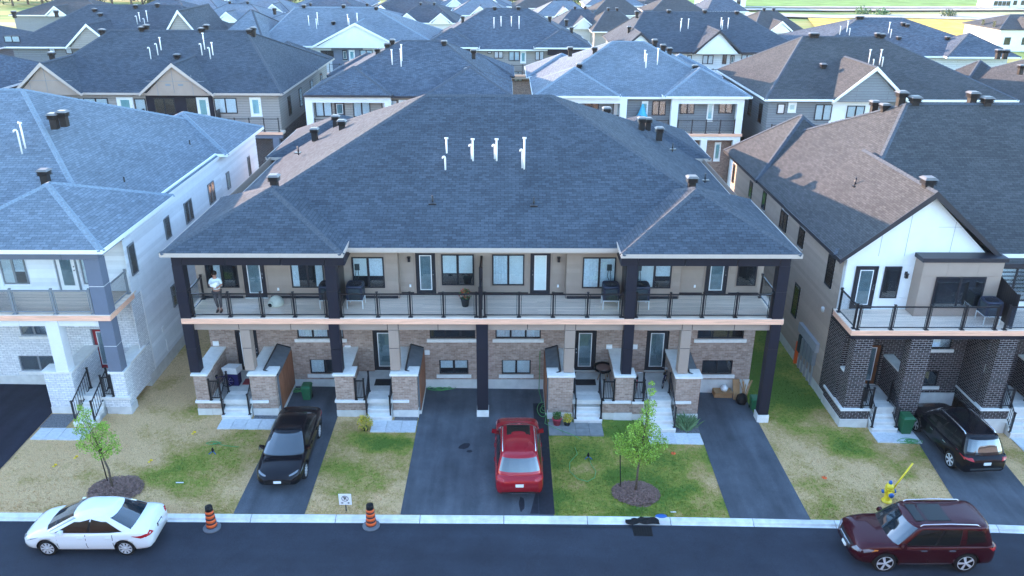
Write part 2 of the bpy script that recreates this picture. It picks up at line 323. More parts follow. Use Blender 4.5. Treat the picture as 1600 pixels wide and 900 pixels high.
# ------------------------------------------------------------------ mesh building
class MB:
    def __init__(s): s.v = []; s.f = []; s.m = []; s.sm = []
    def add(s, vs, fs, mi=0, smooth=False):
        o = len(s.v); s.v += [tuple(p) for p in vs]
        for f in fs: s.f.append([i + o for i in f]); s.m.append(mi); s.sm.append(smooth)
    def box(s, x0, x1, y0, y1, z0, z1, mi=0):
        s.add([(x0, y0, z0), (x1, y0, z0), (x1, y1, z0), (x0, y1, z0), (x0, y0, z1), (x1, y0, z1), (x1, y1, z1), (x0, y1, z1)],
              [(0, 3, 2, 1), (4, 5, 6, 7), (0, 1, 5, 4), (1, 2, 6, 5), (2, 3, 7, 6), (3, 0, 4, 7)], mi)
    def hexa(s, p, mi=0):   # 8 corners, bottom ring then top ring
        s.add(p, [(0, 3, 2, 1), (4, 5, 6, 7), (0, 1, 5, 4), (1, 2, 6, 5), (2, 3, 7, 6), (3, 0, 4, 7)], mi)
    def tube(s, pts, r, n=8, mi=0, cap=True, smooth=True):
        pts = [Vector(p) for p in pts]; rs = r if isinstance(r, (list, tuple)) else [r] * len(pts)
        vs = []; k = len(pts)
        for i, p in enumerate(pts):
            d = (pts[min(i + 1, k - 1)] - pts[max(i - 1, 0)]); d = d.normalized() if d.length > 1e-9 else Vector((0, 0, 1))
            a = d.cross(Vector((0, 0, 1))) if abs(d.z) < .95 else d.cross(Vector((1, 0, 0)))
            a.normalize(); b = d.cross(a)
            for j in range(n):
                t = 2 * math.pi * j / n; vs.append(p + (a * math.cos(t) + b * math.sin(t)) * rs[i])
        fs = [(i * n + j, i * n + (j + 1) % n, (i + 1) * n + (j + 1) % n, (i + 1) * n + j) for i in range(k - 1) for j in range(n)]
        if cap: fs += [tuple(range(n - 1, -1, -1)), tuple((k - 1) * n + j for j in range(n))]
        s.add(vs, fs, mi, smooth)
    def lathe(s, prof, c=(0, 0, 0), n=20, mi=0, smooth=True, sq=1.0, box=0.0):
        vs = []; k = len(prof)
        for r_, z in prof:
            for j in range(n):
                t = 2 * math.pi * j / n; k_ = min(1.30, max(abs(math.cos(t)), abs(math.sin(t))) ** -1) ** box; vs.append((c[0] + r_ * k_ * math.cos(t), c[1] + r_ * k_ * math.sin(t) * sq, c[2] + z))
        fs = [(i * n + j, i * n + (j + 1) % n, (i + 1) * n + (j + 1) % n, (i + 1) * n + j) for i in range(k - 1) for j in range(n)]
        fs += [tuple(range(n - 1, -1, -1)), tuple((k - 1) * n + j for j in range(n))]
        s.add(vs, fs, mi, smooth)
    def build(s, name, mats, parent=None, local=False):
        if not isinstance(mats, (list, tuple)): mats = [mats]
        off = Vector((0, 0, 0))
        if parent is not None and not local:
            q = parent
            while q is not None: off += q.location; q = q.parent
        me = bpy.data.meshes.new(name)
        me.from_pydata([(a - off.x, b - off.y, c - off.z) for a, b, c in s.v], [], s.f)
        for m in mats: me.materials.append(MT[m] if isinstance(m, str) else m)
        me.polygons.foreach_set("material_index", s.m); me.polygons.foreach_set("use_smooth", s.sm)
        me.update()
        o = bpy.data.objects.new(name, me); COL.objects.link(o)
        if parent is not None: o.parent = parent
        return o
def tag(o, label=None, cat=None, group=None, kind=None):
    if label: o['label'] = label
    if cat: o['category'] = cat
    if group: o['group'] = group
    if kind: o['kind'] = kind
    return o
def thing(name, label, cat, loc=(0, 0, 0), rz=0, group=None):
    o = bpy.data.objects.new(name, None); COL.objects.link(o); o.location = loc; o.rotation_euler = (0, 0, rz)
    return tag(o, label, cat, group)
def rootloc(p):
    off = Vector((0, 0, 0))
    while p is not None: off += p.location; p = p.parent
    return off
_pc = {}
def piece(name, shape, mat, parent, loc, scale, rz=0, rx=0):
    """one plank, brick or slab of its own, sharing its mesh with its look-alikes"""
    k = (shape, mat)
    if k not in _pc:
        b = MB()
        if shape == 'box': b.box(0, 1, 0, 1, 0, 1)
        elif shape == 'lap':   # lapped siding board facing -y
            b.add([(0, 0, 0), (1, 0, 0), (1, -1, 0), (0, -1, 0), (0, 0, 1), (1, 0, 1), (1, -.25, 1), (0, -.25, 1)],
                  [(0, 1, 2, 3), (4, 7, 6, 5), (3, 2, 6, 7), (1, 5, 6, 2), (0, 3, 7, 4)])
        me = bpy.data.meshes.new(name); me.from_pydata(b.v, [], b.f); me.materials.append(MT[mat]); me.update(); _pc[k] = me
    o = bpy.data.objects.new(name, _pc[k]); COL.objects.link(o)
    if parent is not None: o.parent = parent
    o.location = Vector(loc) - rootloc(parent); o.scale = scale; o.rotation_euler = (rx, 0, rz)
    return o
def copy_tree(o, parent=None):
    c = o.copy(); COL.objects.link(c)
    if parent is not None: c.parent = parent
    for ch in list(o.children): copy_tree(ch, c)
    return c

class BX:
    """every box it is given becomes a part of its own"""
    def __init__(s, name, mat, parent): s.n = name; s.m = mat; s.p = parent
    def box(s, x0, x1, y0, y1, z0, z1): return piece(s.n, 'box', s.m, s.p, (x0, y0, z0), (x1 - x0, y1 - y0, z1 - z0))
class Fr:
    """a wall's own frame: u along it, v up, w outwards"""
    def __init__(s, kind, pos):
        s.kind = kind; s.pos = pos
    def P(s, u, v, w=0):
        if s.kind == 'front': return (u, s.pos - w, v)
        if s.kind == 'right': return (s.pos + w, u, v)
        return (s.pos - w, u, v)
    def box(s, mb, u0, u1, v0, v1, w0, w1, mi=0):
        a = s.P(u0, v0, w0); b = s.P(u1, v1, w1)
        mb.box(min(a[0], b[0]), max(a[0], b[0]), min(a[1], b[1]), max(a[1], b[1]), v0, v1, mi)
    def quad(s, mb, pts, mi=0):
        mb.add([s.P(*p) for p in pts], [(0, 1, 2, 3)], mi)
def wall_holes(mb, F, u0, u1, v0, v1, holes, d=.14, mi=0):
    us = sorted({u0, u1, *[min(max(h[0], u0), u1) for h in holes], *[min(max(h[1], u0), u1) for h in holes]})
    vs = sorted({v0, v1, *[min(max(h[2], v0), v1) for h in holes], *[min(max(h[3], v0), v1) for h in holes]})
    for a, b in zip(us, us[1:]):
        for c, e in zip(vs, vs[1:]):
            mu, mv = (a + b) / 2, (c + e) / 2
            if any(h[0] < mu < h[1] and h[2] < mv < h[3] for h in holes): continue
            F.quad(mb, [(a, c, 0), (b, c, 0), (b, e, 0), (a, e, 0)], mi)
    for h in holes:
        a, b, c, e = h
        for q in ([(a, c, 0), (a, c, -d), (a, e, -d), (a, e, 0)], [(b, c, 0), (b, c, -d), (b, e, -d), (b, e, 0)],
                  [(a, c, 0), (b, c, 0), (b, c, -d), (a, c, -d)], [(a, e, 0), (b, e, 0), (b, e, -d), (a, e, -d)],
                  [(a, c, -d), (b, c, -d), (b, e, -d), (a, e, -d)]): F.quad(mb, q, mi)
def window(F, u0, u1, v0, v1, parent, frame='blackfr', kind='curtain', n=2, w=0.0, pane='glass', detail=True, fw=.055, rnd=None):
    """frame > pane, blind or curtain.  w: where the wall surface is (negative when set back)"""
    b = MB(); t = .06
    F.box(b, u0, u1, v1 - fw, v1, w + .004, w + t); F.box(b, u0, u1, v0, v0 + fw, w + .004, w + t)
    F.box(b, u0, u0 + fw, v0 + fw, v1 - fw, w + .004, w + t - .002); F.box(b, u1 - fw, u1, v0 + fw, v1 - fw, w + .004, w + t - .002)
    cuts = [u0 + (u1 - u0) * i / n for i in range(1, n)]
    for c in cuts: F.box(b, c - fw * .8, c + fw * .8, v0 + fw, v1 - fw, w + .004, w + t - .002)
    F.box(b, u0 + fw * .5, u1 - fw * .5, v0 + fw * .5, v1 - fw * .5, w + .004, w + .010, 1)
    fr = b.build('window', [frame, 'void'], parent)
    edges = [u0 + fw] + sum([[c - fw * .8, c + fw * .8] for c in cuts], []) + [u1 - fw]
    for i in range(n):
        a, e = edges[2 * i], edges[2 * i + 1]
        p = MB(); F.box(p, a, e, v0 + fw, v1 - fw, w + .044, w + .048); p.build('pane', pane, fr)
        k = kind if isinstance(kind, str) else kind[i % len(kind)]
        if k == 'dark': continue
        q = MB(); H = v1 - v0 - 2 * fw
        if k == 'blind': F.box(q, a + .01, e - .01, v0 + fw + H * .38, v1 - fw - .01, w + .018, w + .024); q.build('blind', 'blind', fr)
        elif k == 'half': F.box(q, a + .01, e - .01, v0 + fw + H * .38, v1 - fw - .01, w + .018, w + .024); q.build('blind', 'curtain', fr)
        elif k == 'white': F.box(q, a, e, v0 + fw, v1 - fw, w + .018, w + .024); q.build('blind', 'blind', fr)
        elif k == 'slats':
            m = 8
            for j in range(m):
                F.box(q, a, e, v0 + fw + H * (j + .25) / m, v0 + fw + H * (j + .95) / m, w + .018, w + .024)
            q.build('blind', 'blind', fr)
        else:
            m = 10 if detail else 3; lo = v0 + fw
            part = {'curtain': (0, 1), 'left': (0, .45), 'right': (.5, 1)}.get(k, (0, 1))
            aa, ee = a + (e - a) * part[0], a + (e - a) * part[1]
            for j in range(m):
                x0, x1 = aa + (ee - aa) * j / m, aa + (ee - aa) * (j + 1) / m
                d0, d1 = (.014, .030) if j % 2 else (.030, .014)
                F.quad(q, [(x0, lo, w + d0), (x1, lo, w + d1), (x1, v1 - fw, w + d1), (x0, v1 - fw, w + d0)])
            q.build('curtain', 'curtain', fr)
    return fr
def door(F, u0, u1, v0, v1, parent, mat='doorblack', glass='glass_teal', lite='white', hinge=1, inner='void', w=0.0, frame='blackfr'):
    b = MB(); fw = .06
    F.box(b, u0, u1, v1 - fw, v1, w + .004, w + .06, 1); F.box(b, u0, u0 + fw, v0, v1 - fw, w + .004, w + .058, 1); F.box(b, u1 - fw, u1, v0, v1 - fw, w + .004, w + .058, 1)
    F.box(b, u0 + fw, u1 - fw, v0 + .03, v1 - fw, w + .004, w + .035, 0)
    F.box(b, u0 - .02, u1 + .02, v0, v0 + .03, w + .004, w + .10, 2)
    d = b.build('door', [mat, frame, 'conc_lt'], parent)
    s = (u1 - u0) * .235; a, e, c, f = u0 + s, u1 - s, v0 + .26, v1 - .2
    t = MB(); k = .035
    F.box(t, a - k, e + k, f, f + k, w + .036, w + .05); F.box(t, a - k, e + k, c - k, c, w + .036, w + .05)
    F.box(t, a - k, a, c, f, w + .036, w + .049); F.box(t, e, e + k, c, f, w + .036, w + .049)
    t.build('lite_frame', lite, d)
    t = MB(); F.box(t, a, e, c, f, w + .037, w + .039); t.build('curtain', 'doorsky' if inner == 'void' else inner, d)  # default sheet behind the pane is coloured as mirrored sky
    t = MB(); F.box(t, a, e, c, f, w + .043, w + .046); t.build('pane', glass, d)
    h = MB(); hu = u1 - fw - .05 if hinge > 0 else u0 + fw + .05
    F.box(h, hu - .02, hu + .02, v0 + .95, v0 + 1.0, w + .036, w + .10); F.box(h, hu - .02, hu + .02, v0 + 1.12, v0 + 1.17, w + .036, w + .08); h.build('handle', 'chrome', d)
    return d
def sconce(F, u, v, parent, mat='black'):
    b = MB(); F.box(b, u - .06, u + .06, v - .02, v + .14, .003, .03); F.box(b, u - .055, u + .055, v - .13, v + .06, .03, .16); F.box(b, u - .07, u + .07, v + .06, v + .08, .03, .18)
    return b.build('wall_lamp', mat, parent)
def boards(F, u0, u1, v0, v1, holes, parent, mat, h=.2, t=.045, name='siding_board'):
    n = max(1, round((v1 - v0) / h)); h = (v1 - v0) / n
    for i in range(n):
        a, b = v0 + i * h, v0 + (i + 1) * h
        segs = [(u0, u1)]
        for H in holes:
            if min(b, H[3]) - max(a, H[2]) > h * .5:
                new = []
                for s0, s1 in segs:
                    if H[1] <= s0 or H[0] >= s1: new.append((s0, s1)); continue
                    if H[0] > s0 + .03: new.append((s0, H[0]))
                    if H[1] < s1 - .03: new.append((H[1], s1))
                segs = new
        for s0, s1 in segs:
            if F.kind == 'front': piece(name, 'lap', mat, parent, F.P(s0, a, .002), (s1 - s0, t, h - .012))
            elif F.kind == 'right': piece(name, 'lap', mat, parent, F.P(s0, a, .002), (s1 - s0, t, h - .012), math.pi / 2)
            else: piece(name, 'lap', mat, parent, F.P(s1, a, .002), (s1 - s0, t, h - .012), -math.pi / 2)

# ------------------------------------------------------------------ roofs
def hip(mb, caps, x0, x1, y0, y1, z0, xa, ya, xb, yb, zr, th=.16, mi_e=1):
    """hip solid: eaves rectangle at z0, ridge from (xa,ya) to (xb,yb) at zr"""
    E = [(x0, y0, z0), (x1, y0, z0), (x1, y1, z0), (x0, y1, z0)]; B = [(a, b, c - th) for a, b, c in E]
    A, C = (xa, ya, zr), (xb, yb, zr)
    if abs(xb - xa) >= abs(yb - ya):   # ridge along x (or a point)
        if abs(xb - xa) < .02: fs = [(0, 1, 4), (1, 2, 4), (2, 3, 4), (3, 0, 4)]
        else: fs = [(0, 1, 5, 4), (1, 2, 5), (2, 3, 4, 5), (3, 0, 4)]
        ed = [(E[0], A), (E[3], A), (E[1], C), (E[2], C), (A, C)]
    else:
        fs = [(0, 1, 4), (1, 2, 5, 4), (2, 3, 5), (3, 0, 4, 5)]
        ed = [(E[0], A), (E[1], A), (E[2], C), (E[3], C), (A, C)]
    mb.add(E + [A, C], fs, 0)
    k = .03
    G = [(x0 - k, y0 - k), (x1 + k, y0 - k), (x1 + k, y1 + k), (x0 - k, y1 + k)]
    mb.add([(a, b, z0 - th) for a, b in G] + [(a, b, z0 + .012) for a, b in G], [(0, 3, 2, 1), (0, 1, 5, 4), (1, 2, 6, 5), (2, 3, 7, 6), (3, 0, 4, 7)], mi_e)
    mb.add([(a, b, z0 + .012) for a, b in G] + E, [(0, 1, 5, 4), (1, 2, 6, 5), (2, 3, 7, 6), (3, 0, 4, 7)], mi_e)
    caps += ed
def capmesh(edges, name, mat, parent, wd=.15, up=.035, dn=.05):
    b = MB()
    for p, q in edges:
        p, q = Vector(p), Vector(q); L = (q - p).length
        if L < .3: continue
        d = (q - p) / L; s = d.cross(Vector((0, 0, 1))); s.normalize()
        n = max(1, int(L / .3))
        for i in range(n):      # overlapping cap shingles
            a = p + d * (L * i / n); e = p + d * (L * (i + 1) / n)
            u0, u1 = up + .018, up
            if p.z > q.z: u0, u1 = up, up + .018
            Z = Vector((0, 0, 1))
            b.add([a - s * wd - Z * dn, a + Z * u0, a + s * wd - Z * dn, e - s * wd - Z * dn, e + Z * u1, e + s * wd - Z * dn], [(0, 1, 4, 3), (1, 2, 5, 4), (0, 3, 5, 2), (0, 2, 1), (3, 4, 5)])
    return b.build(name, mat, parent)
def gable(mb, caps, x0, x1, y0, y1, z0, zr, th=.16, bd=.2, mi_e=1, mi_w=2, wall_y=None):
    """gable roof whose ridge runs along y, its open end at y0; wall face set back to wall_y"""
    xm = (x0 + x1) / 2; wy = y0 + .3 if wall_y is None else wall_y
    sl = (zr - z0) / (xm - x0); nrm = math.hypot(1, sl)
    # shingled planes
    mb.add([(x0, y0, z0), (xm, y0, zr), (xm, y1, zr), (x0, y1, z0)], [(0, 1, 2, 3)], 0)
    mb.add([(xm, y0, zr), (x1, y0, z0), (x1, y1, z0), (xm, y1, zr)], [(0, 1, 2, 3)], 0)
    # underside, barge boards, eaves
    t = th
    mb.add([(x0, y0, z0 - t), (xm, y0, zr - t * 1.15), (xm, y1, zr - t * 1.15), (x0, y1, z0 - t)], [(3, 2, 1, 0)], mi_e)
    mb.add([(xm, y0, zr - t * 1.15), (x1, y0, z0 - t), (x1, y1, z0 - t), (xm, y1, zr - t * 1.15)], [(3, 2, 1, 0)], mi_e)
    k = .03
    mb.hexa([(x0 - k, y0 - k, z0 - bd), (x0 - k, y0, z0 - bd), (xm, y0, zr - bd * nrm), (xm, y0 - k, zr - bd * nrm),
             (x0 - k, y0 - k, z0 + .02), (x0 - k, y0, z0 + .02), (xm, y0, zr + .045), (xm, y0 - k, zr + .045)], mi_e)
    mb.hexa([(x1 + k, y0 - k, z0 - bd), (xm, y0 - k, zr - bd * nrm), (xm, y0, zr - bd * nrm), (x1 + k, y0, z0 - bd),
             (x1 + k, y0 - k, z0 + .02), (xm, y0 - k, zr + .045), (xm, y0, zr + .045), (x1 + k, y0, z0 + .02)], mi_e)
    mb.box(x0 - k, x0, y0, y1, z0 - t, z0 + .012, mi_e); mb.box(x1, x1 + k, y0, y1, z0 - t, z0 + .012, mi_e)
    # gable wall
    mb.add([(x0 + .3, wy, z0 - t), (x1 - .3, wy, z0 - t), (xm, wy, zr - t - .02)], [(0, 1, 2)], mi_w)
    caps += [((xm, y0, zr), (xm, y1, zr))]
def roof_vent(p, parent, s=.88, rz=0, name='roof_vent'):
    """square box vent with a flared louvred hood standing on a roof"""
    b = MB(); x, y, z = p
    def ring(h, r0, r1=None): return r0
    b.box(x - .17 * s, x + .17 * s, y - .17 * s, y + .17 * s, z - .35 * s, z + .28 * s)
    for i in range(3):
        h = z + (.20 + .07 * i) * s; r = .27 * s
        b.hexa([(x - r, y - r, h), (x + r, y - r, h), (x + r, y + r, h), (x - r, y + r, h), (x - .2 * s, y - .2 * s, h + .055 * s), (x + .2 * s, y - .2 * s, h + .055 * s), (x + .2 * s, y + .2 * s, h + .055 * s), (x - .2 * s, y + .2 * s, h + .055 * s)])
    h = z + .415 * s; r = .30 * s
    b.hexa([(x - r, y - r, h), (x + r, y - r, h), (x + r, y + r, h), (x - r, y + r, h), (x - .19 * s, y - .19 * s, h + .09 * s), (x + .19 * s, y - .19 * s, h + .09 * s), (x + .19 * s, y + .19 * s, h + .09 * s), (x - .19 * s, y + .19 * s, h + .09 * s)], 1)
    return b.build(name, ['vent', 'ventcap'], parent)
def vent_pipe(p, h, parent, r=.04, bend=False, mat='whitepvc', name='vent_pipe'):
    b = MB(); x, y, z = p
    if bend:
        pts = [(x, y, z - .3), (x, y, z + h * .85)] + [(x - .055 * (1 - math.cos(t)), y - .05 * (1 - math.cos(t)), z + h * .85 + .08 * math.sin(t)) for t in (.6, 1.2, 1.57, 2.1, 2.8, 3.14)]
        b.tube(pts, r, 8)
    else:
        b.tube([(x, y, z - .3), (x, y, z + h)], r, 8)
        b.tube([(x - .085, y, z + h), (x + .085, y, z + h)], r * 1.1, 8)
    return b.build(name, mat, parent)
def stack(p, h, parent):
    b = MB(); x, y, z = p
    b.tube([(x, y, z - .2), (x, y, z + h)], .04, 8); b.box(x - .16, x + .16, y - .22, y - .02, z - .08, z - .03)
    return b.build('plumbing_stack', 'black', parent)
def railing(pts, z, parent, posts, h=1.06, mat='black', glass=True, far=False):
    """glass balcony railing along a straight run pts=(p,q); posts = fractions"""
    p, q = Vector((*pts[0], z)), Vector((*pts[1], z)); d = (q - p); L = d.length; d.normalize(); s = Vector((-d.y, d.x, 0))
    b = MB()
    def bar(a, c, wd, z0, z1):
        A, C = p + d * a, p + d * c
        b.hexa([tuple(A - s * wd + Vector((0, 0, z0))), tuple(C - s * wd + Vector((0, 0, z0))), tuple(C + s * wd + Vector((0, 0, z0))), tuple(A + s * wd + Vector((0, 0, z0))),
                tuple(A - s * wd + Vector((0, 0, z1))), tuple(C - s * wd + Vector((0, 0, z1))), tuple(C + s * wd + Vector((0, 0, z1))), tuple(A + s * wd + Vector((0, 0, z1)))])
    bar(0, L, .03, h - .05, h); bar(0, L, .02, .09, .125)
    r = b.build('railing', mat, parent)
    fr = [f * L for f in posts]
    for f in fr:
        b = MB(); bar(f - .035, f + .035, .035, .012, h + .05); bar(f - .09, f + .09, .08, .002, .03); bar(f - .05, f + .05, .05, h + .05, h + .075)
        b.build('post', mat, r)
    if glass:
        e = fr if len(fr) > 1 else [0, L]
        for a, c in zip(e, e[1:]):
            if c - a < .3: continue
            b = MB(); bar(a + .10, c - .10, .004, .13, h - .06); gl = b.build('glass_panel', 'railglass', r)
            if not far:
                for k0 in (a + .075, c - .10): b = MB(); bar(k0, k0 + .025, .012, .125, h - .05); b.build('panel_clip', mat, r)
    return r

# ------------------------------------------------------------------ ground, lawns, road, kerb, driveways
def kerbY(x): return 23.51 + .006 * x
def blob(x, y, cx, cy, rx, ry): return math.exp(-(((x - cx) / rx) ** 2 + ((y - cy) / ry) ** 2))
def dry(x, y):
    v = .62 + .55 * (noise.noise(Vector((x * .45, y * .6, 3.1)))) + .35 * noise.noise(Vector((x * 1.4, y * 1.6, 7.7)))
    if x < -9.6: v += .48
    if -7.2 < x < -3.6: v += .18
    v -= .75 * blob(x, y, -11.3, 27.2, 1.9, 2.2) + .35 * blob(x, y, -12.6, 25.2, 2.2, 1.6) + .5 * blob(x, y, -13.1, 30.2, .9, 1.4)
    v -= .7 * blob(x, y, -5.2, 28.0, 1.7, .8) + .30 * blob(x, y, -5.9, 26.4, 1.6, 1.6)
    v += .15 * blob(x, y, -5.2, 24.3, 2, .8)
    if 1.8 < x < 8.6: v -= .42; v += .38 * blob(x, y, 3.2, 26.4, .7, .5) + .5 * blob(x, y, 7.9, 25.6, .55, 2.6) + .35 * blob(x, y, 2.2, 28, .5, .8)
    v -= .4 * blob(x, y, 5.4, 29.3, 1.5, .8)
    if x > 11: v += .22; v -= .5 * blob(x, y, 12.4, 33.0, 1.8, 5) + .4 * blob(x, y, 14.9, 28.0, 1.6, 1.2) + .3 * blob(x, y, 17.6, 28.2, 1, .6); v += .25 * blob(x, y, 12.7, 26.6, .9, 1.6)
    if y > 30 and x > 11: v -= min(.6, (y - 30) * .3)
    if y > 31 and x < -13: v -= .12
    return max(-.2, min(1.1, v))
def grid_sheet(name, xs, ys, zf, mat, kind='structure', attr=None):
    nx, ny = len(xs), len(ys)
    vs = [(x, y + (.006 * x if attr else 0), zf(x, y)) for y in ys for x in xs]
    fs = [(j * nx + i, j * nx + i + 1, (j + 1) * nx + i + 1, (j + 1) * nx + i) for j in range(ny - 1) for i in range(nx - 1)]
    me = bpy.data.meshes.new(name); me.from_pydata(vs, [], fs); me.materials.append(MT[mat]); me.update()
    if attr:
        a = me.attributes.new("dry", 'FLOAT', 'POINT'); a.data.foreach_set("value", [attr(x, y) for x, y, z in vs])
    o = bpy.data.objects.new(name, me); COL.objects.link(o); o['kind'] = kind; return o
def fr(a, b, st):
    n = max(1, round((b - a) / st)); return [a + (b - a) * i / n for i in range(n + 1)]
grid_sheet('lawn', fr(-46, -20, 1) + fr(-19.8, 23, .22) + fr(24, 46, 1), fr(10, 23, 2) + [23.2, 23.44] + fr(23.5, 34, .22) + fr(34.4, 60, .9), lambda x, y: g(x, y) - (.16 if y < 23.45 else 0) + (.018 * noise.noise(Vector((x * 2, y * 2, 0))) if y > 23.6 else 0), 'lawn', attr=dry)
def zfar(x, y): return g(x, y) - .03
grid_sheet('field', fr(-420, -50, 30) + fr(-46, 46, 4) + fr(60, 560, 40), [59.5, 62, 66, 70, 90, 120, 160, 200, 240, 300], lambda x, y: zfar(x, y), 'field')
grid_sheet('ground', [-5000, -420, -46, 46, 560, 5000], [-3000, 10.2, 59.8, 299, 6000], lambda x, y: -1.6 if 10 < y < 299 and -421 < x < 561 else -1.2, 'soil')
def sheet4(name, mat, a, b, dz, kind='structure', n=14, m=10, label=None):
    """(xl, xr, y) near edge a, far edge b, laid dz above the ground"""
    vs = []
    for j in range(m + 1):
        t = j / m; xl = a[0] + (b[0] - a[0]) * t; xr = a[1] + (b[1] - a[1]) * t; y = a[2] + (b[2] - a[2]) * t
        for i in range(n + 1):
            x = xl + (xr - xl) * i / n; yy = y
            vs.append((x, yy, g(x, yy) + dz))
    fs = [(j * (n + 1) + i, j * (n + 1) + i + 1, (j + 1) * (n + 1) + i + 1, (j + 1) * (n + 1) + i) for j in range(m) for i in range(n)]
    me = bpy.data.meshes.new(name); me.from_pydata(vs, [], fs); me.materials.append(MT[mat]); me.update()
    o = bpy.data.objects.new(name, me); COL.objects.link(o); o['kind'] = kind; return o
sheet4('road', 'road', (-60, 60, 12.6), (-60, 60, 23.45), -.085, n=60, m=4)
sheet4('street', 'road', (-60, 60, 55.5), (-60, 60, 61.5), .03, n=40, m=2)
kb = bpy.data.objects.new('kerb', None); COL.objects.link(kb); kb['kind'] = 'structure'; kb.location = (0, 23.5, 0)
x = -48.0
while x < 48:
    x1 = x + 3.0; b = MB()
    a0, a1 = x + .012, x1 - .012
    def sec(xx):
        Y = kerbY(xx); z = g(xx)
        return [(xx, Y - .34, z - .2), (xx, Y - .34, z - .078), (xx, Y - .26, z - .07), (xx, Y - .21, z - .005), (xx, Y - .02, z + .022), (xx, Y, z + .01), (xx, Y, z - .2)]
    p, q = sec(a0), sec(a1)
    b.add(p + q, [(i, i + 1, 8 + i, 7 + i) for i in range(6)] + [(6, 5, 4, 3, 2, 1, 0), (7, 8, 9, 10, 11, 12, 13)])
    b.build('kerb_section', 'kerb', kb); x = x1
D = {'driveway_a': (('drive'), (-9.68, -7.14, 23.46), (-9.6, -7.2, 32.5)), 'b': ('drive', (-3.72, 1.80, 23.5), (-3.66, 1.86, 32.5)),
     'c': ('drive', (8.2, 11.15, 23.55), (8.42, 11.1, 32.5)), 'd': ('drive', (17.0, 20.3, 23.6), (18.0, 21.0, 32.0)), 'e': ('drive_dark', (-25.6, -19.3, 23.4), (-23.6, -19.5, 32.5))}
for k, (m, a, b_) in D.items(): sheet4('driveway', m, a, b_, .022)
# water run-off and stains: flat marks on asphalt
def splat(name, cx, cy, rx, ry, dz, mat, seed=0, n=26, rot=0):
    vs = [(cx, cy, g(cx) + dz)]
    for i in range(n):
        t = 2 * math.pi * i / n; k = 1 + .35 * noise.noise(Vector((math.cos(t) * 1.3 + seed, math.sin(t) * 1.3, seed)))
        px, py = rx * k * math.cos(t), ry * k * math.sin(t)
        x_, y_ = cx + px * math.cos(rot) - py * math.sin(rot), cy + px * math.sin(rot) + py * math.cos(rot)
        vs.append((x_, y_, g(x_) + dz))
    me = bpy.data.meshes.new(name); me.from_pydata(vs, [], [(0, i + 1, (i + 1) % n + 1) for i in range(n)]); me.materials.append(MT[mat]); me.update()
    o = bpy.data.objects.new(name, me); COL.objects.link(o); o['kind'] = 'structure'; return o
splat('oil_stain', -1.62, 27.8, .26, .17, .027, 'wetasphalt', 2, rot=.8); splat('oil_stain', -1.40, 27.45, .12, .08, .027, 'wetasphalt', 5)
splat('oil_stain', .12, 25.9, .2, .12, .027, 'wetasphalt', 7); splat('oil_stain', .66, 24.15, .1, .42, .027, 'wetasphalt', 9)
sheet4('wet_strip', 'wetasphalt', (1.28, 1.84, 23.58), (1.30, 1.88, 31.2), .028)
sheet4('wet_strip', 'wetasphalt', (.95, 1.27, 23.6), (1.27, 1.275, 25.2), .028, m=4)
sheet4('wet_strip', 'wetasphalt', (.95, 4.6, 23.0), (.95, 4.6, 23.075), -.078, m=1)
# paved landings
def path(x0, x1, y0, y1, nx, ny, mat='paver'):
    o = bpy.data.objects.new('path', None); COL.objects.link(o); o['kind'] = 'structure'; o.location = ((x0 + x1) / 2, y0, g(x0))
    for i in range(nx):
        for j in range(ny):
            a, e = x0 + (x1 - x0) * i / nx, x0 + (x1 - x0) * (i + 1) / nx; c, f = y0 + (y1 - y0) * j / ny, y0 + (y1 - y0) * (j + 1) / ny
            piece('paver', 'box', mat, o, (a + .006, c + .006, g(a) - .05), (e - a - .012, f - c - .012, .085 + random.uniform(0, .006)))
path(-12.04, -9.78, 28.88, 29.66, 4, 1); path(-5.62, -3.72, 28.78, 29.66, 3, 1); path(1.89, 4.2, 28.68, 29.68, 4, 2, 'paver_wet')
path(6.05, 8.3, 28.2, 29.0, 4, 1); path(-19.3, -17.15, 27.95, 28.8, 4, 1); path(15.85, 17.75, 28.75, 29.7, 3, 1); path(22.0, 24.2, 25.5, 29.6, 3, 5)
for a in ((-10.75, -9.7, 29.68, 30.02), (-4.72, -3.72, 29.68, 30.0), (1.95, 2.95, 29.7, 29.98), (7.3, 8.35, 29.05, 29.98), (-19.4, -18.3, 28.85, 29.9)):
    o = sheet4('gravel_bed', 'gravel', (a[0], a[1], a[2]), (a[0], a[1], a[3]), .02, kind='stuff', n=4, m=2)
# grass blades on the near lawns
def in_lawn(x, y):
    if y < kerbY(x) + .05: return False
    if -9.7 < x < -7.1 or -3.75 < x < 1.9: return False
    if 8.15 < x < 11.2: return False
    if x > 16.95 + (y - 23.6) * .12 and x < 21.1: return False
    if x < -19.3: return False
    for a in ((-12.1, -9.7, 28.85), (-5.65, -3.7, 28.75), (1.85, 4.25, 28.65), (6.0, 8.35, 28.15), (-19.4, -17.1, 27.9), (15.8, 17.8, 28.7)):
        if a[0] < x < a[1] and y > a[2]: return False
    if x < -15.9 and y > 29.8: return False
    if x > 14.6 and y > 29.8: return False
    if -13.15 < x < 11.3 and y > 29.6: return False
    if y > 46: return False
    return True
rng = np.random.default_rng(3)
P = []; Dv = []
M_ = 150000
xs = rng.uniform(-19.4, 22, M_); ys = 23.5 + 22 * rng.uniform(0, 1, M_) ** 1.5
for x, y in zip(xs.tolist(), ys.tolist()):
    if in_lawn(x + random.gauss(0, .035), y + random.gauss(0, .035)) and y > kerbY(x) and not (y > 33 and rng.uniform() < .4): P.append((x, y)); Dv.append(dry(x, y))
P = np.array(P); n = len(P); Dv = np.array(Dv)
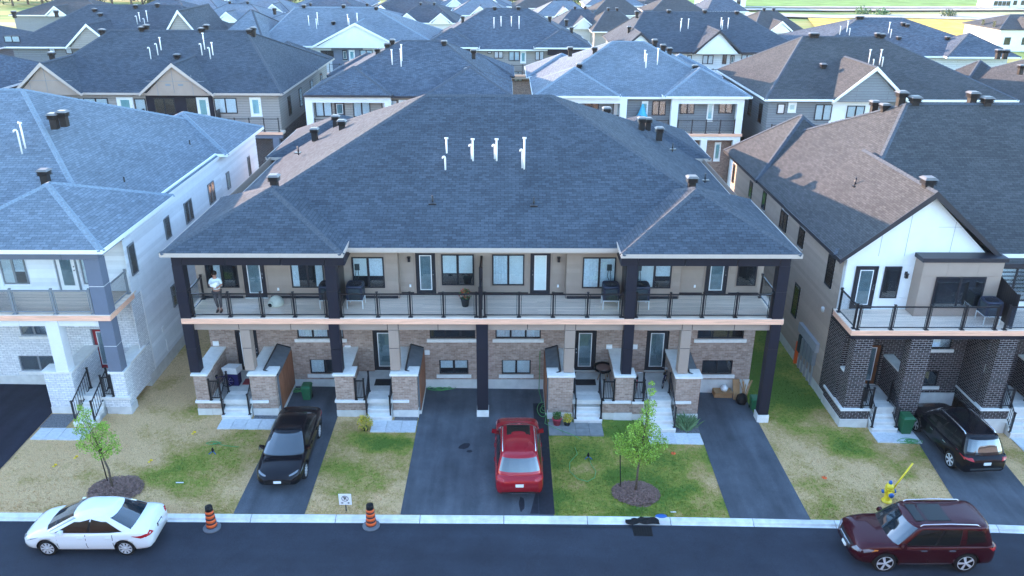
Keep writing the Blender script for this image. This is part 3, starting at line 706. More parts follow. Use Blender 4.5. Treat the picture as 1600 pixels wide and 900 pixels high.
ang = rng.uniform(0, 6.28, n); h = rng.uniform(.03, .085, n) * (1.15 - .45 * np.clip(Dv, 0, 1)); wd = rng.uniform(.008, .02, n); ln = rng.uniform(-.04, .04, (n, 2))
gz = np.array([g(a, b) for a, b in P])
V = np.zeros((n, 3, 3)); V[:, 0, 0] = P[:, 0] - np.cos(ang) * wd; V[:, 0, 1] = P[:, 1] - np.sin(ang) * wd; V[:, 0, 2] = gz
V[:, 1, 0] = P[:, 0] + np.cos(ang) * wd; V[:, 1, 1] = P[:, 1] + np.sin(ang) * wd; V[:, 1, 2] = gz
V[:, 2, 0] = P[:, 0] + ln[:, 0]; V[:, 2, 1] = P[:, 1] + ln[:, 1]; V[:, 2, 2] = gz + h
me = bpy.data.meshes.new('grass'); me.vertices.add(n * 3); me.vertices.foreach_set("co", V.ravel()); me.loops.add(n * 3); me.loops.foreach_set("vertex_index", np.arange(n * 3))
me.polygons.add(n); me.polygons.foreach_set("loop_start", np.arange(n) * 3); me.update(calc_edges=True); me.materials.append(MT['lawn'])
a = me.attributes.new("dry", 'FLOAT', 'POINT'); a.data.foreach_set("value", np.repeat(Dv + rng.uniform(-.25, .12, n), 3))
o = bpy.data.objects.new('grass', me); COL.objects.link(o); tag(o, 'short patchy green and straw coloured grass on the front lawns', 'grass', kind='stuff')

# ------------------------------------------------------------------ the townhouse block in the middle
H = thing('townhouse_block', 'wide middle townhouse block with charcoal hip roof, dark columns and long pale wood balcony', 'townhouses', (-.95, 32.5, 0), group='townhouse blocks of the street')
DZ = 4.73
F0 = Fr('front', 32.5); FA = Fr('front', 32.15); FB = Fr('front', 32.55)
# ground floor brick with openings
low_w = [(-9.27, -7.2, 2.59, 3.55, 'curtain', 3), (-3.34, -1.29, 2.59, 3.55, 'dark', 3), (-.39, 1.65, 2.59, 3.55, 'curtain', 3), (8.70, 10.80, 2.59, 3.55, 'dark', 3),
         (-8.85, -7.5, .78, 1.52, ('curtain', 'dark'), 2), (-2.96, -1.63, .76, 1.50, 'half', 2), (-.11, 1.22, .76, 1.50, 'white', 2), (9.06, 10.46, .76, 1.50, ('dark', 'dark'), 2)]
low_d = [(-12.06, -11.08, .9, 3.0), (-5.91, -4.93, .9, 3.0), (3.17, 4.17, .9, 3.0), (6.42, 7.44, .9, 3.0)]
b = MB()
wall_holes(b, F0, -13.2, 11.3, .5, 4.45, [q[:4] for q in low_w] + low_d, .13)
b.box(-13.2, -13.19, 32.5, 52, .5, 4.45); b.box(11.29, 11.3, 32.5, 52, .5, 4.45)
b.build('brick_wall', 'brick_tan', H)
b = MB(); b.box(-13.22, 11.32, 32.47, 52.0, -.8, .5); b.build('foundation', 'concrete', H)
for q in low_w:
    window(F0, *q[:4], H, kind=q[4], n=q[5], w=-.12)
    b = MB(); F0.box(b, q[0] - .13, q[1] + .13, q[2] - .16, q[2] - .005, -.1, .07); b.build('sill', 'conc_lt', H)
for i, q in enumerate(low_d): door(F0, *q, H, glass='glass', w=-.125, hinge=(1, 1, -1, 1)[i])
# upper wall, lapped siding
cap_edges = []
up_w = [(FA, -12.77, -11.40, 5.24, 6.64, ('right', 'dark')), (FA, -9.13, -7.72, 5.24, 6.66, ('left', 'right')), (FA, -6.50, -5.14, 5.24, 6.66, ('blind', 'half')),
        (FB, -2.72, -1.31, 5.20, 6.64, ('blind', 'blind')), (FB, -.52, .87, 5.20, 6.64, ('curtain', 'white')), (FA, 3.36, 4.78, 5.24, 6.67, ('curtain', 'curtain')),
        (FA, 5.72, 7.19, 5.24, 6.67, ('white', 'half')), (FB, 10.16, 11.0, 5.20, 6.66, ('dark',))]
up_d = [(FA, -11.18, -10.25, 'void', 1), (FB, -3.83, -2.98, 'void', 1), (FB, 1.13, 2.0, 'doorwhite', -1), (FB, 8.78, 9.74, 'void', 1)]
spans = [(FA, -13.2, -4.55), (FB, -4.55, 2.67), (FA, 2.67, 7.6), (FB, 7.6, 11.3)]
b = MB()
for F, x0, x1 in spans:
    F.quad(b, [(x0, DZ - .2, 0), (x1, DZ - .2, 0), (x1, 7.75, 0), (x0, 7.75, 0)])
for xx, s in ((-4.55, 0), (2.67, 0), (7.6, 0)): b.box(xx - .006, xx + .006, 32.13, 32.57, DZ - .2, 7.75)
b.box(-13.2, -13.18, 32.15, 52, 4.4, 7.75); b.box(11.28, 11.3, 32.55, 52, 4.4, 7.75); b.box(-13.2, 11.3, 51.9, 52, -.5, 7.75)
upper = b.build('upper_wall', 'siding_taupe', H)
for F, x0, x1 in spans:
    hs = [(q[1] - .09, q[2] + .09, q[3] - .09, q[4] + .09) for q in up_w if q[0] is F] + [(q[1] - .09, q[2] + .09, DZ, 6.84) for q in up_d if q[0] is F]
    boards(F, x0 + .01, x1 - .01, DZ + .02, 7.55, hs, H, 'siding_taupe', .2)
for F, x0, x1, z0, z1, k in up_w:
    window(F, x0, x1, z0, z1, H, kind=k, n=len(k), w=.012)
    b = MB(); t = .09
    F.box(b, x0 - t, x1 + t, z1, z1 + t, .003, .035); F.box(b, x0 - t, x1 + t, z0 - t, z0, .003, .035); F.box(b, x0 - t, x0, z0, z1, .003, .034); F.box(b, x1, x1 + t, z0, z1, .003, .034)
    b.build('window_casing', 'siding_taupe', H)
for F, x0, x1, inn, hg in up_d:
    d = door(F, x0, x1, DZ + .02, 6.76, H, inner=inn, hinge=hg, w=.012, glass='glass' if inn == 'void' else 'railglass')
    b = MB(); F.box(b, x0 - .08, x1 + .08, 6.76, 6.85, .003, .035); F.box(b, x0 - .08, x0, DZ, 6.76, .003, .034); F.box(b, x1, x1 + .08, DZ, 6.76, .003, .034); b.build('door_casing', 'siding_taupe', H)
for F, x0, x1 in ((FA, -13.1, -11.3), (FA, -10.1, -4.6), (FB, -4.5, -3.95), (FB, -2.9, 1.05), (FB, 2.1, 2.6), (FA, 2.72, 7.55), (FB, 7.65, 8.7), (FB, 9.85, 11.2)):
    b = MB(); F.box(b, x0, x1, DZ + .005, DZ + .13, .026, .05); b.build('base_flashing', 'blackfr', H)
for F, u, v in ((FB, -4.1, 6.45), (FB, 2.35, 6.45), (FA, -10.0, 6.45), (FB, 8.35, 6.45)): sconce(F, u, v, H)
for F, u in ((FB, -4.1), (FB, 2.35), (FA, -9.75), (FB, 8.35)):
    b = MB(); F.box(b, u - .04, u + .04, DZ + .38, DZ + .50, .02, .07); b.build('outlet_cover', 'white', H)
for u, v in ((-12.95, 2.35), (-7.05, 2.15), (-2.95 - .55, 1.9), (-.85 - .0, 1.9), (4.75, 2.2), (5.9, 2.2)):
    b = MB(); F0.box(b, u - .13, u + .13, v - .11, v + .11, .003, .05); b.build('wall_vent', 'white', H)
for u in (-6.35, 4.45):
    b = MB(); b.box(u - .16, u + .16, 31.2, 31.5, 7.36, 7.44); b.build('soffit_lamp', 'white', H)
# deck
dk = bpy.data.objects.new('deck', None); COL.objects.link(dk); dk.parent = H; dk.location = Vector((-.95, 31, DZ)) - rootloc(H)
X0, X1 = -13.25, 11.55
y = 30.16; k = 0
while y < 32.5:
    xx = X0 + .02
    while xx < X1 - .1:
        L = min(X1 - .02 - xx, (4.88 if (k + (xx > X0 + .1)) % 2 or xx > X0 + .1 else 2.44))
        piece('deck_board', 'box', 'deck', dk, (xx + .002, y, DZ - .04), (L - .004, .134, .036)); xx += L
    y += .14; k += 1
for i in range(5):
    a, c = X0 + (X1 - X0) * i / 5, X0 + (X1 - X0) * (i + 1) / 5
    piece('edge_board', 'box', 'deck', dk, (a + .002, 30.06, DZ - .04), (c - a - .004, .095, .045))
for i in range(6):
    a, c = X0 + (X1 - X0) * i / 6, X0 + (X1 - X0) * (i + 1) / 6
    piece('fascia_board', 'box', 'fascia', dk, (a + .001, 30.02, DZ - .23), (c - a - .002, .038, .225))
b = MB(); b.box(X0 + .05, X1 - .05, 30.07, 32.5, DZ - .2, DZ - .05); b.build('joists', 'panel_beige', dk)
for x in (X0, X1 - .04): piece('fascia_board', 'box', 'fascia', dk, (x, 30.062, DZ - .23), (.038, 2.1, .20))
# beige beam under the deck, in panels
bm = bpy.data.objects.new('lower_beam', None); COL.objects.link(bm); bm.parent = H; bm.location = Vector((-.95, 30.4, 4.3)) - rootloc(H)
js = [-12.85, -11.0, -8.85, -7.22, -4.85, -4.40, -2.75, -1.16, -.68, .97, 2.53, 2.98, 4.98, 5.40, 7.42, 7.84, 9.6, 11.1]
for a, c in zip(js, js[1:]): piece('panel', 'box', 'panel_beige', bm, (a + .014, 30.22, 4.14), (c - a - .028, .40, .36))
piece('beam_core', 'box', 'black', bm, (-12.84, 30.235, 4.15), (23.93, .36, .34))
# columns
def column(x0, x1, y0, y1, z0, z1, mat, joints, parent, groove='black'):
    b = MB(); b.box(x0 + .012, x1 - .012, y0 + .012, y1 - .012, z0, z1); c = b.build('column', groove, parent)
    zs = [z0] + list(joints) + [z1]
    for a, e in zip(zs, zs[1:]):
        piece('panel', 'box', mat, c, (x0, y0, a + (.014 if a > z0 else 0)), (x1 - x0, y1 - y0, e - a - (.014 if e < z1 else 0) - (.014 if a > z0 else 0)))
    return c
for x0, x1 in ((-13.26, -12.84), (-7.20, -6.75), (4.95, 5.37), (11.05, 11.50)):
    column(x0, x1, 30.05, 30.5, DZ + .006, 7.08, 'panel_dark', [5.95], H)
for x0, x1, zb in ((-13.26, -12.84, 2.2), (-7.25, -6.83, 2.2), (4.98, 5.40, 2.12), (11.08, 11.50, .12), (-1.16, -.68, .36)):
    column(x0, x1, 30.07, 30.5, zb, 4.49, 'panel_dark', [3.32], H)
for x0, x1, zb in ((-10.97, -10.57, 2.25), (-4.82, -4.41, 2.25), (2.54, 2.97, 2.16), (7.40, 7.82, 2.10)):
    column(x0, x1, 30.18, 30.6, zb, 4.14, 'panel_beige', [3.3], H)
b = BX('column_base', 'conc_lt', H); b.box(-1.18, -.66, 30.04, 30.53, -.1, .34); b.box(11.04, 11.54, 30.03, 30.55, -.4, .10)
# dark upper beams around the end balconies
for a, c, n in ((-13.26, -6.36, 4), (4.66, 11.50, 4)):
    m = bpy.data.objects.new('upper_beam', None); COL.objects.link(m); m.parent = H; m.location = Vector(((a + c) / 2, 30.2, 7.3)) - rootloc(H)
    jj = ([a, a + .42, a + 2.15, a + 4.35, a + 6.1, c] if a < 0 else [a, a + .7, a + 2.6, a + 4.7, a + 6.4, c])
    for i in range(len(jj) - 1): piece('panel', 'box', 'panel_dark', m, (jj[i] + .012, 30.05, 7.085), (jj[i + 1] - jj[i] - .024, .44, .50))
    b = MB()
    if a < 0: b.box(a + .02, a + .42, 30.5, 32.14, 7.09, 7.58); b.box(c - .42, c - .02, 30.5, 32.14, 7.09, 7.58)
    else: b.box(a + .02, a + .42, 30.5, 32.14, 7.09, 7.58); b.box(c - .42, c - .02, 30.5, 32.54, 7.09, 7.58)
    b.build('return_beam', 'panel_dark', m)
    b = MB(); b.box(a + .03, c - .03, 30.51, 32.5, 7.50, 7.57); b.build('soffit', 'panel_beige', m)
b = MB(); b.box(-6.3, 4.6, 30.75, 32.5, 7.36, 7.43); b.build('soffit', 'eave_beige', H)
# roof
b = MB()
mp_ = .45; yr = 41.0
mp_ = .42; zr = 7.6 + mp_ * (yr - 30.68)
hip(b, cap_edges, -12.86, 11.12, 30.68, 51.4, 7.6, -3.95, yr, 2.35, yr, zr)
for x0, x1 in ((-13.45, -6.35), (4.62, 11.72)):
    hip(b, cap_edges, x0, x1, 29.62, 37.0, 7.75, (x0 + x1) / 2, 33.17, (x0 + x1) / 2, 33.4, 7.75 + .46 * 3.55)
    hip(b, cap_edges, x0, x1, 44.9, 52.3, 7.75, (x0 + x1) / 2, 48.5, (x0 + x1) / 2, 48.8, 7.75 + .46 * 3.55)
b.build('roof', ['sh_dark', 'eave_beige'], H)
capmesh(cap_edges, 'ridge_cap', 'cap_dark', H)
fp = ((0, 30.68, 7.6), (0, -mp_, 1))
for px, py, h_, bend in ((698, 239, .68, 0), (696, 265, .62, 1), (739, 251, .98, 0), (776, 251, .98, 0), (819, 264, 1.4, 0), (737, 248, .68, 1), (773, 248, .68, 1), (816, 262, .9, 1)):
    q = onplane(px, py, *fp); vent_pipe(tuple(q), h_, H, bend=bool(bend))
for px, py in ((676, 315), (834, 318)): q = onplane(px, py, *fp); stack(tuple(q), .28, H)
for x, y, z in ((-9.9, 33.8, 9.35), (8.1, 33.8, 9.35), (-9.8, 47.0, 9.3), (-10.6, 44.9, 9.0), (-8.9, 44.2, 9.6), (8.3, 46.6, 9.3), (8.5, 44.0, 9.3), (7.7, 45.2, 9.6), (5.8, 46.0, 10.0)):
    roof_vent((x, y, z), H)
for px, py in ((466, 236), (1051, 231), (1102, 279)):
    q = onplane(px, py, (-13.45 if px < 800 else 11.72, 0, 7.75), (-.45, 0, 1) if px < 800 else (.45, 0, 1)); stack(tuple(q), .25, H)
# balcony railings
rl = [(-12.80, -6.98 - .3, [-12.80, -11.27, -10.14 + .2, -8.62, -7.30]), (-6.72, -1.12, [-6.70, -5.20, -3.86, -2.50, -1.15]), (-.82, 4.92, [-.80, .61, 2.01, 3.43, 4.85]), (5.42, 11.0, [5.44, 6.82, 8.19, 9.57, 10.98])]
for a, c, ps in rl:
    a, c = ps[0], ps[-1]; railing([(a, 30.22), (c, 30.22)], DZ, H, [(p_ - a) / (c - a) for p_ in ps])
railing([(-12.98, 30.55), (-12.98, 32.1)], DZ, H, [.05, .95]); railing([(11.2, 30.55), (11.2, 32.4)], DZ, H, [.05, .93])
# privacy screen between the middle units, seen edge-on
ps = MB(); ps.box(-1.03, -.93, 31.0, 32.5, DZ + .05, DZ + 1.85); ps.box(-1.02, -.94, 30.12, 31.0, DZ + .05, DZ + 1.35)
ps.box(-1.05, -.91, 30.98, 31.06, DZ, DZ + 1.9); ps.box(-1.05, -.91, 30.1, 30.18, DZ, DZ + 1.4); ps.build('privacy_screen', 'black', H)
for x in (-6.9, 5.1):
    ps = MB(); ps.box(x - .04, x + .04, 30.6, 32.12, DZ + .05, DZ + 1.85); ps.build('privacy_screen', 'black', H)

# ------------------------------------------------------------------ entrances of the middle block
def picket(p, q, z0, z1, parent, n, h=.95, posts=(1, 1)):
    """black picket railing from p to q with foot heights z0, z1"""
    p, q = Vector((*p, z0)), Vector((*q, z1)); b = MB()
    up = Vector((0, 0, 1)); d = q - p; dh = Vector((d.x, d.y, 0)).normalized(); s = Vector((-dh.y, dh.x, 0)) * .018
    for lo, hi in ((h - .05, h), (.10, .135)):
        b.hexa([tuple(p - s + up * lo), tuple(q - s + up * lo), tuple(q + s + up * lo), tuple(p + s + up * lo), tuple(p - s + up * hi), tuple(q - s + up * hi), tuple(q + s + up * hi), tuple(p + s + up * hi)])
    r = b.build('hand_railing', 'black', parent)
    for i, on in enumerate(posts):
        if on:
            c = (p, q)[i]; b = MB(); b.box(c.x - .032, c.x + .032, c.y - .032, c.y + .032, c.z, c.z + h + .06); b.box(c.x - .06, c.x + .06, c.y - .06, c.y + .06, c.z, c.z + .02); b.box(c.x - .045, c.x + .045, c.y - .045, c.y + .045, c.z + h + .06, c.z + h + .085)
            b.build('post', 'black', r)
    for i in range(n):
        c = p + d * ((i + 1) / (n + 1)); b = MB(); t = .009
        b.box(c.x - t, c.x + t, c.y - t, c.y + t, c.z + .12, c.z + h - .04); b.build('picket', 'black', r)
    return r
def entrance(parent, pierL, pierR, stx, yfoot, zf, stor, ledge, brick='brick_tan', flip=False, zp=2.18, wall=32.5, stor_side=1, sidewalls=True, skipL=False):
    """porch with low side walls, capped piers, steps and the storage box beside it"""
    zg = g((pierL[0] + pierR[1]) / 2)
    b = BX('porch_brick', brick, parent); c = BX('porch_cap', 'conc_lt', parent); f = BX('porch_footing', 'concrete', parent)
    for (a, e), yb in ([] if skipL else [(pierL, .62)]) + [(pierR, .62)]:
        b.box(a + .02, e - .02, 30.0, 30.0 + yb, zg + .34, zp - .08); f.box(a, e, 29.97, 30.02 + yb, zg - .4, zg + .33)
        c.box(a - .05, e + .05, 29.93, 30.05 + yb, zp - .08, zp)
    if sidewalls:
        for a, e in ([] if skipL else [(pierL[1] - .55, pierL[1]) if flip else (pierL[0], pierL[0] + .6)]) + [(pierR[0], pierR[0] + .55)]:
            b.box(a + .025, e - .02, 30.6, wall, zg + .34, zp - .08); c.box(a - .03, e + .03, 30.66, wall, zp - .08, zp - .001)
    b.box(ledge[0], ledge[1], 29.98, 30.02, zg + .34, zf - .1)
    b = BX('porch_ledge', 'conc_lt', parent); b.box(ledge[0] - .04, ledge[1], 29.9, 30.3, zf - .1, zf + .001); b.box(min(pierR[0] + .0, stx[1]) - .02, pierR[0] + .72, 29.9, 29.99, zf - .1, zf)
    b = BX('porch_floor', 'concrete', parent); b.box(pierL[1] - .3, pierR[0] + .2, 30.03, wall, zf - .2, zf - .002); b.box(ledge[0] + .02, ledge[1], 30.0, 30.3, zg - .4, zg + .33)
    st = bpy.data.objects.new('steps', None); COL.objects.link(st); st.parent = parent; st.location = Vector(((stx[0] + stx[1]) / 2, yfoot, zg)) - rootloc(parent)
    ytop = 30.75; n = max(4, round((zf - zg) / .19)); td = (ytop - yfoot) / n
    for i in range(n):
        z1 = zg + (zf - zg) * (i + 1) / n
        piece('step', 'box', 'concrete', st, (stx[0], yfoot + td * i, zg - .3), (stx[1] - stx[0], ytop - yfoot - td * i, z1 - zg + .3 - (.004 if i == n - 1 else 0)))
        piece('step_nosing', 'box', 'conc_lt', st, (stx[0] - .005, yfoot + td * i - .012, z1 - .055), (stx[1] - stx[0] + .01, td + .01, .056))
    picket((stx[0] + .05, yfoot + .12), (stx[0] + .05, ytop - .05), zg + .18, zf, parent, 8, .92)
    picket((stx[1] - .05, yfoot + .12), (stx[1] - .05, ytop - .05), zg + .18, zf, parent, 8, .92)
    lx0, lx1 = (pierL[1], stx[0] + .0) if not flip else (stx[1], pierR[0])
    if lx1 - lx0 > .25: picket((lx0 + .04, 30.0), (lx1 - .04, 30.0), zf, zf, parent, 5, .95)
    if stor:
        s0, s1 = stor
        b = MB(); zb, zt = zp + .42, zp - .05
        if stor_side > 0:
            p = [(s0, 30.25, zg), (s1, 30.25, zg), (s1, wall, zg), (s0, wall, zg), (s0, 30.25, zp + .02), (s1, 30.25, zp - .22), (s1, wall, zp - .08), (s0, wall, zp + .1)]
        else:
            p = [(s0, 30.25, zg), (s1, 30.25, zg), (s1, wall, zg), (s0, wall, zg), (s0, 30.25, zp - .22), (s1, 30.25, zp + .02), (s1, wall, zp + .1), (s0, wall, zp - .08)]
        b.hexa(p); sh = b.build('storage_box', 'membrane', parent)
        b = MB(); q = p[4:]; e = .035
        for (a, c_) in ((0, 1), (3, 2), (0, 3) if stor_side > 0 else (1, 2)):
            A, C = Vector(q[a]), Vector(q[c_]); b.tube([A + Vector((0, 0, .03)), C + Vector((0, 0, .03))], e, 4, smooth=False)
        b.build('edge_flashing', 'black', sh)
        xs_ = s1 + .002 if stor_side > 0 else s0 - .032
        n = 14
        for i in range(n):
            ya, yb = 30.27 + (wall - 30.3) * i / n, 30.27 + (wall - 30.3) * (i + 1) / n
            top = (zp - .26) + .14 * i / n
            piece('cedar_board', 'box', 'cedar', sh, (xs_, ya + .004, zg + .16), (.03, yb - ya - .008, top - zg - .16))
        b = MB(); b.box(s0 - .04, s1 + .045, 30.22, wall, zg - .2, zg + .15); b.build('storage_footing', 'concrete', sh)
entrance(H, (-13.17, -12.57), (-10.80, -9.68), (-12.06, -10.84), 29.65, .9, (-10.22, -9.62), (-13.15, -12.08))
entrance(H, (-7.21, -6.37), (-4.79, -3.69), (-5.93, -4.82), 29.65, .92, (-4.2, -3.63), (-7.2, -5.95))
entrance(H, (1.88, 2.97), (4.74, 5.55), (3.02, 4.22), 29.65, .88, (1.84, 2.40), (4.24, 4.76), flip=True, zp=2.12, stor_side=-1)
entrance(H, (4.76, 5.53), (7.33, 8.39), (6.03, 7.28), 29.05, .86, (7.92, 8.43), (5.54, 6.02), zp=2.06, skipL=True)

# ------------------------------------------------------------------ the white house on the left
L = thing('townhouse_block', 'white brick townhouse block at the left edge with pale blue-grey shingles and red door', 'townhouses', (-28, 32.5, 0), group='townhouse blocks of the street')
LD = 4.94
FL = Fr('front', 32.4); FS = Fr('right', -16.15)
lw = [(-21.5, -20.35, 2.75, 3.6), (-21.9, -20.2, .96, 1.75)]
ld = [(-18.42, -17.42, 1.05, 3.1)]
b = MB(); wall_holes(b, FL, -28, -16.15, .75, 4.8, lw + ld, .13)
FSb = Fr('right', -16.14); FSb.box(b, 32.0, 33.0, .75, 4.7, -.02, .01)
b.box(-16.6, -16.10, 30.1, 32.9, .75, 2.2)
b.build('brick_wall', 'brick_white', L)
b = MB(); b.box(-28, -16.12, 32.37, 52, -.8, .75); b.build('foundation', 'concrete', L)
for q in lw:
    window(FL, *q, L, kind='curtain', n=2, w=-.12, frame='greyfr'); b = MB(); FL.box(b, q[0] - .1, q[1] + .1, q[2] - .14, q[2] - .004, -.1, .06); b.build('sill', 'conc_lt', L)
door(FL, *ld[0], L, mat='reddoor', frame='greyfr', w=-.12, glass='glass')
b = MB(); FL.quad(b, [(-28, 4.6, -.01), (-16.15, 4.6, -.01), (-16.15, 8.1, -.01), (-28, 8.1, -.01)]); b.box(-16.25, -16.16, 32.42, 52, .7, 8.0); b.box(-28, -16.2, 51.9, 52, 0, 8); b.build('upper_wall', 'siding_white', L)
# side siding, board by board, with windows
sw = [(32.52, 33.14, 5.58, 6.95), (36.5, 37.1, 5.82, 6.88), (39.08, 40.10, 5.72, 6.84), (42.6, 43.55, 5.65, 6.78), (45.68, 46.2, 5.62, 6.6), (49.83, 50.3, 5.3, 6.5), (36.0, 36.45, 2.5, 3.6)]
boards(FS, 33.0, 44.8, .78, 7.85, [(a - .06, c + .06, d - .06, e + .06) for a, c, d, e in sw], L, 'siding_white', .2)
boards(FS, 44.8, 52.0, .78, 7.85, [(a - .06, c + .06, d - .06, e + .06) for a, c, d, e in sw], L, 'siding_white', .2)
boards(FS, 32.2, 33.0, 4.72, 7.85, [(sw[0][0] - .06, sw[0][1] + .06, sw[0][2] - .06, sw[0][3] + .06)], L, 'siding_white', .2)
for q in sw: window(FS, q[0], q[1], q[2], q[3], L, kind='white', n=1 if q[1] - q[0] < .7 else 2, w=.012, frame='greyfr')
b = MB(); FS.box(b, 32.95, 33.05, .75, 4.72, .03, .05); FS.box(b, 34.3, 34.5, 2.0, 2.25, .03, .07); FS.box(b, 34.5, 34.55, .9, 1.5, .03, .07); b.build('wall_trim', 'white', L)
uw = [(-21.6, -20.54, 5.28, 6.75), (-18.17, -17.6, 5.28, 6.75), (-23.6, -22.2, 5.28, 6.75)]
FLu = Fr('front', 32.41)
boards(FLu, -24, -16.2, LD + .02, 7.8, [(a - .06, c + .06, d - .06, e + .06) for a, c, d, e in uw] + [(-19.3, -18.3, LD, 7.05)], L, 'siding_white', .2)
for q in uw: window(FLu, *q, L, kind=('white', 'half'), n=2 if q[1] - q[0] > .8 else 1, w=.012, frame='greyfr')
door(FLu, -19.25, -18.35, LD + .02, 7.0, L, mat='white', w=.012, frame='greyfr', glass='glass')
dk = bpy.data.objects.new('deck', None); COL.objects.link(dk); dk.parent = L; dk.location = Vector((-20, 31, LD)) - rootloc(L)
y = 29.95
while y < 32.35: piece('deck_board', 'box', 'deck', dk, (-26, y, LD - .04), (9.95, .134, .036)); y += .14
piece('fascia_board', 'box', 'fascia', dk, (-26, 29.83, LD - .22), (9.98, .038, .215)); piece('edge_board', 'box', 'deck', dk, (-26, 29.87, LD - .03), (9.98, .078, .04))
piece('fascia_board', 'box', 'fascia', dk, (-16.06, 29.87, LD - .22), (.038, 2.3, .215))
b = MB(); b.box(-26, -16.1, 29.9, 32.4, LD - .2, LD - .05); b.build('joists', 'panel_white', dk)
for a, c in ((-26, -22.3), (-22.3, -19.9), (-19.9, -18.4), (-18.4, -16.6)): piece('panel', 'box', 'panel_white', L, (a + .006, 30.05, LD - .56), (c - a - .012, .4, .33))
column(-16.66, -16.06, 29.93, 30.45, LD + .006, 7.35, 'panel_grey', [6.2], L, 'white')
column(-16.60, -16.06, 29.95, 30.45, 2.28, LD - .24, 'panel_grey', [3.5], L, 'white')
column(-18.80, -18.28, 29.95, 30.45, 2.28, LD - .24, 'panel_white', [3.5], L, 'white')
m = bpy.data.objects.new('upper_beam', None); COL.objects.link(m); m.parent = L; m.location = Vector((-20, 30, 7.5)) - rootloc(L)
for a, c in ((-26, -23.4), (-23.4, -20.6), (-20.6, -17.5), (-17.5, -16.06)): piece('panel', 'box', 'panel_grey', m, (a + .006, 29.93, 7.36), (c - a - .012, .44, .48))
b = MB(); b.box(-16.5, -16.1, 30.38, 32.4, 7.37, 7.82); b.build('return_beam', 'panel_grey', m)
railing([(-23.1, 30.02), (-16.75, 30.02)], LD, L, [0, .24, .5, .76, 1], mat='greyfr'); railing([(-16.22, 30.5), (-16.22, 32.2)], LD, L, [.02, .95], mat='greyfr')
e_ = entrance(L, (-19.42, -18.22), (-16.62, -16.02), (-18.0, -17.1), 28.95, 1.08, None, (-17.08, -16.0), brick='brick_white', flip=True, zp=2.3, wall=32.4)
b = MB(); caps = []
hip(b, caps, -41.0, -16.05, 30.5, 51.4, 7.86, -30, 41, -24, 41, 7.86 + .45 * 9.5, mi_e=1)
for y0, y1 in ((29.35, 36.75), (44.7, 52.1)): hip(b, caps, -22.65, -15.55, y0, y1, 7.98, -19.1, y0 + 3.55, -19.1, y0 + 3.75, 7.98 + .46 * 3.55)
b.build('roof', ['sh_light', 'eave_white'], L); capmesh(caps, 'ridge_cap', 'cap_light', L)
for px, py in ((71, 280), (85, 192), (100, 188)): 
    q = onplane(px, py, (0, 30.5, 7.86), (0, -.45, 1)); roof_vent((q.x, q.y, q.z + .02), L)
for px, py, h_, bd in ((33, 232, .9, 1), (38, 223, .9, 0)): q = onplane(px, py, (0, 30.5, 7.86), (0, -.45, 1)); vent_pipe(tuple(q), h_, L, bend=bool(bd))
for px, py in ((195, 286), (297, 227)):
    q = onplane(px, py, (-16.05, 0, 7.86), (.5, 0, 1)); stack((q.x, q.y, q.z + .02), .28, L)

# ------------------------------------------------------------------ the gabled dark brick house on the right
K = thing('townhouse_block', 'townhouse block at the right edge with white gable, black eaves and dark brick base', 'townhouses', (22, 32, -.4), group='townhouse blocks of the street')
KD = 4.30
FR_ = Fr('front', 32.0); KS = Fr('left', 14.65)
kw = [(18.2, 20.0, 2.35, 3.3, ('curtain', 'curtain')), (18.5, 19.75, .45, 1.22, ('half', 'dark'))]
kd = [(15.85, 16.95, .48, 2.55), (21.9, 22.9, .48, 2.55)]
b = MB(); wall_holes(b, FR_, 14.65, 30, .1, 4.1, [q[:4] for q in kw] + kd, .13); b.box(14.63, 15.0, 30.9, 32.6, .1, 4.12)
b.build('brick_wall', 'brick_dark', K)
b = MB(); b.box(14.62, 30, 31.97, 50.5, -1.6, .1); b.build('foundation', 'concrete', K)
for q in kw:
    window(FR_, *q[:4], K, kind=q[4], n=2, w=-.12); b = MB(); FR_.box(b, q[0] - .12, q[1] + .12, q[2] - .15, q[2] - .004, -.1, .07); b.build('sill', 'conc_lt', K)
for q in kd: door(FR_, *q, K, mat='wooddoor', frame='black', w=-.12, glass='glass')
b = MB(); FR_.quad(b, [(14.65, 4.0, 0), (30, 4.0, 0), (30, 6.9, 0), (14.65, 6.9, 0)]); b.box(14.66, 14.7, 32.02, 50.5, 0, 6.9); b.box(14.7, 30, 50.4, 50.5, -1, 6.9)
b.build('upper_wall', 'panel_white', K)
# white fibre panels of the upper front with open joints
ph = [(15.06, 16.02, KD, 6.36), (16.30, 17.02, 4.86, 6.33), (17.55, 21.0, KD, 6.85)]
for a, c in ((14.66, 15.06), (15.06, 16.02), (16.02, 16.30), (16.30, 17.02), (17.02, 17.55), (21.0, 21.2), (22.9, 25.0)):
    for z0, z1 in ((KD + .02, 4.86), (4.86, 6.36), (6.36, 6.78)):
        mu, mv = (a + c) / 2, (z0 + z1) / 2
        if any(h[0] < mu < h[1] and h[2] < mv < h[3] for h in ph): continue
        piece('panel', 'box', 'panel_white', K, (a + .004, 31.985, z0 + .004), (c - a - .008, .014, z1 - z0 - .008))
door(FR_, 15.06, 16.02, KD + .02, 6.34, K, w=.016, glass='glass', inner='void'); window(FR_, 16.30, 17.02, 4.86, 6.33, K, kind='dark', n=1, w=.016)
sconce(FR_, 17.25, 5.95, K)
b = MB(); FR_.box(b, 17.20, 17.27, 4.75, 4.87, .016, .06); b.build('outlet_cover', 'white', K)
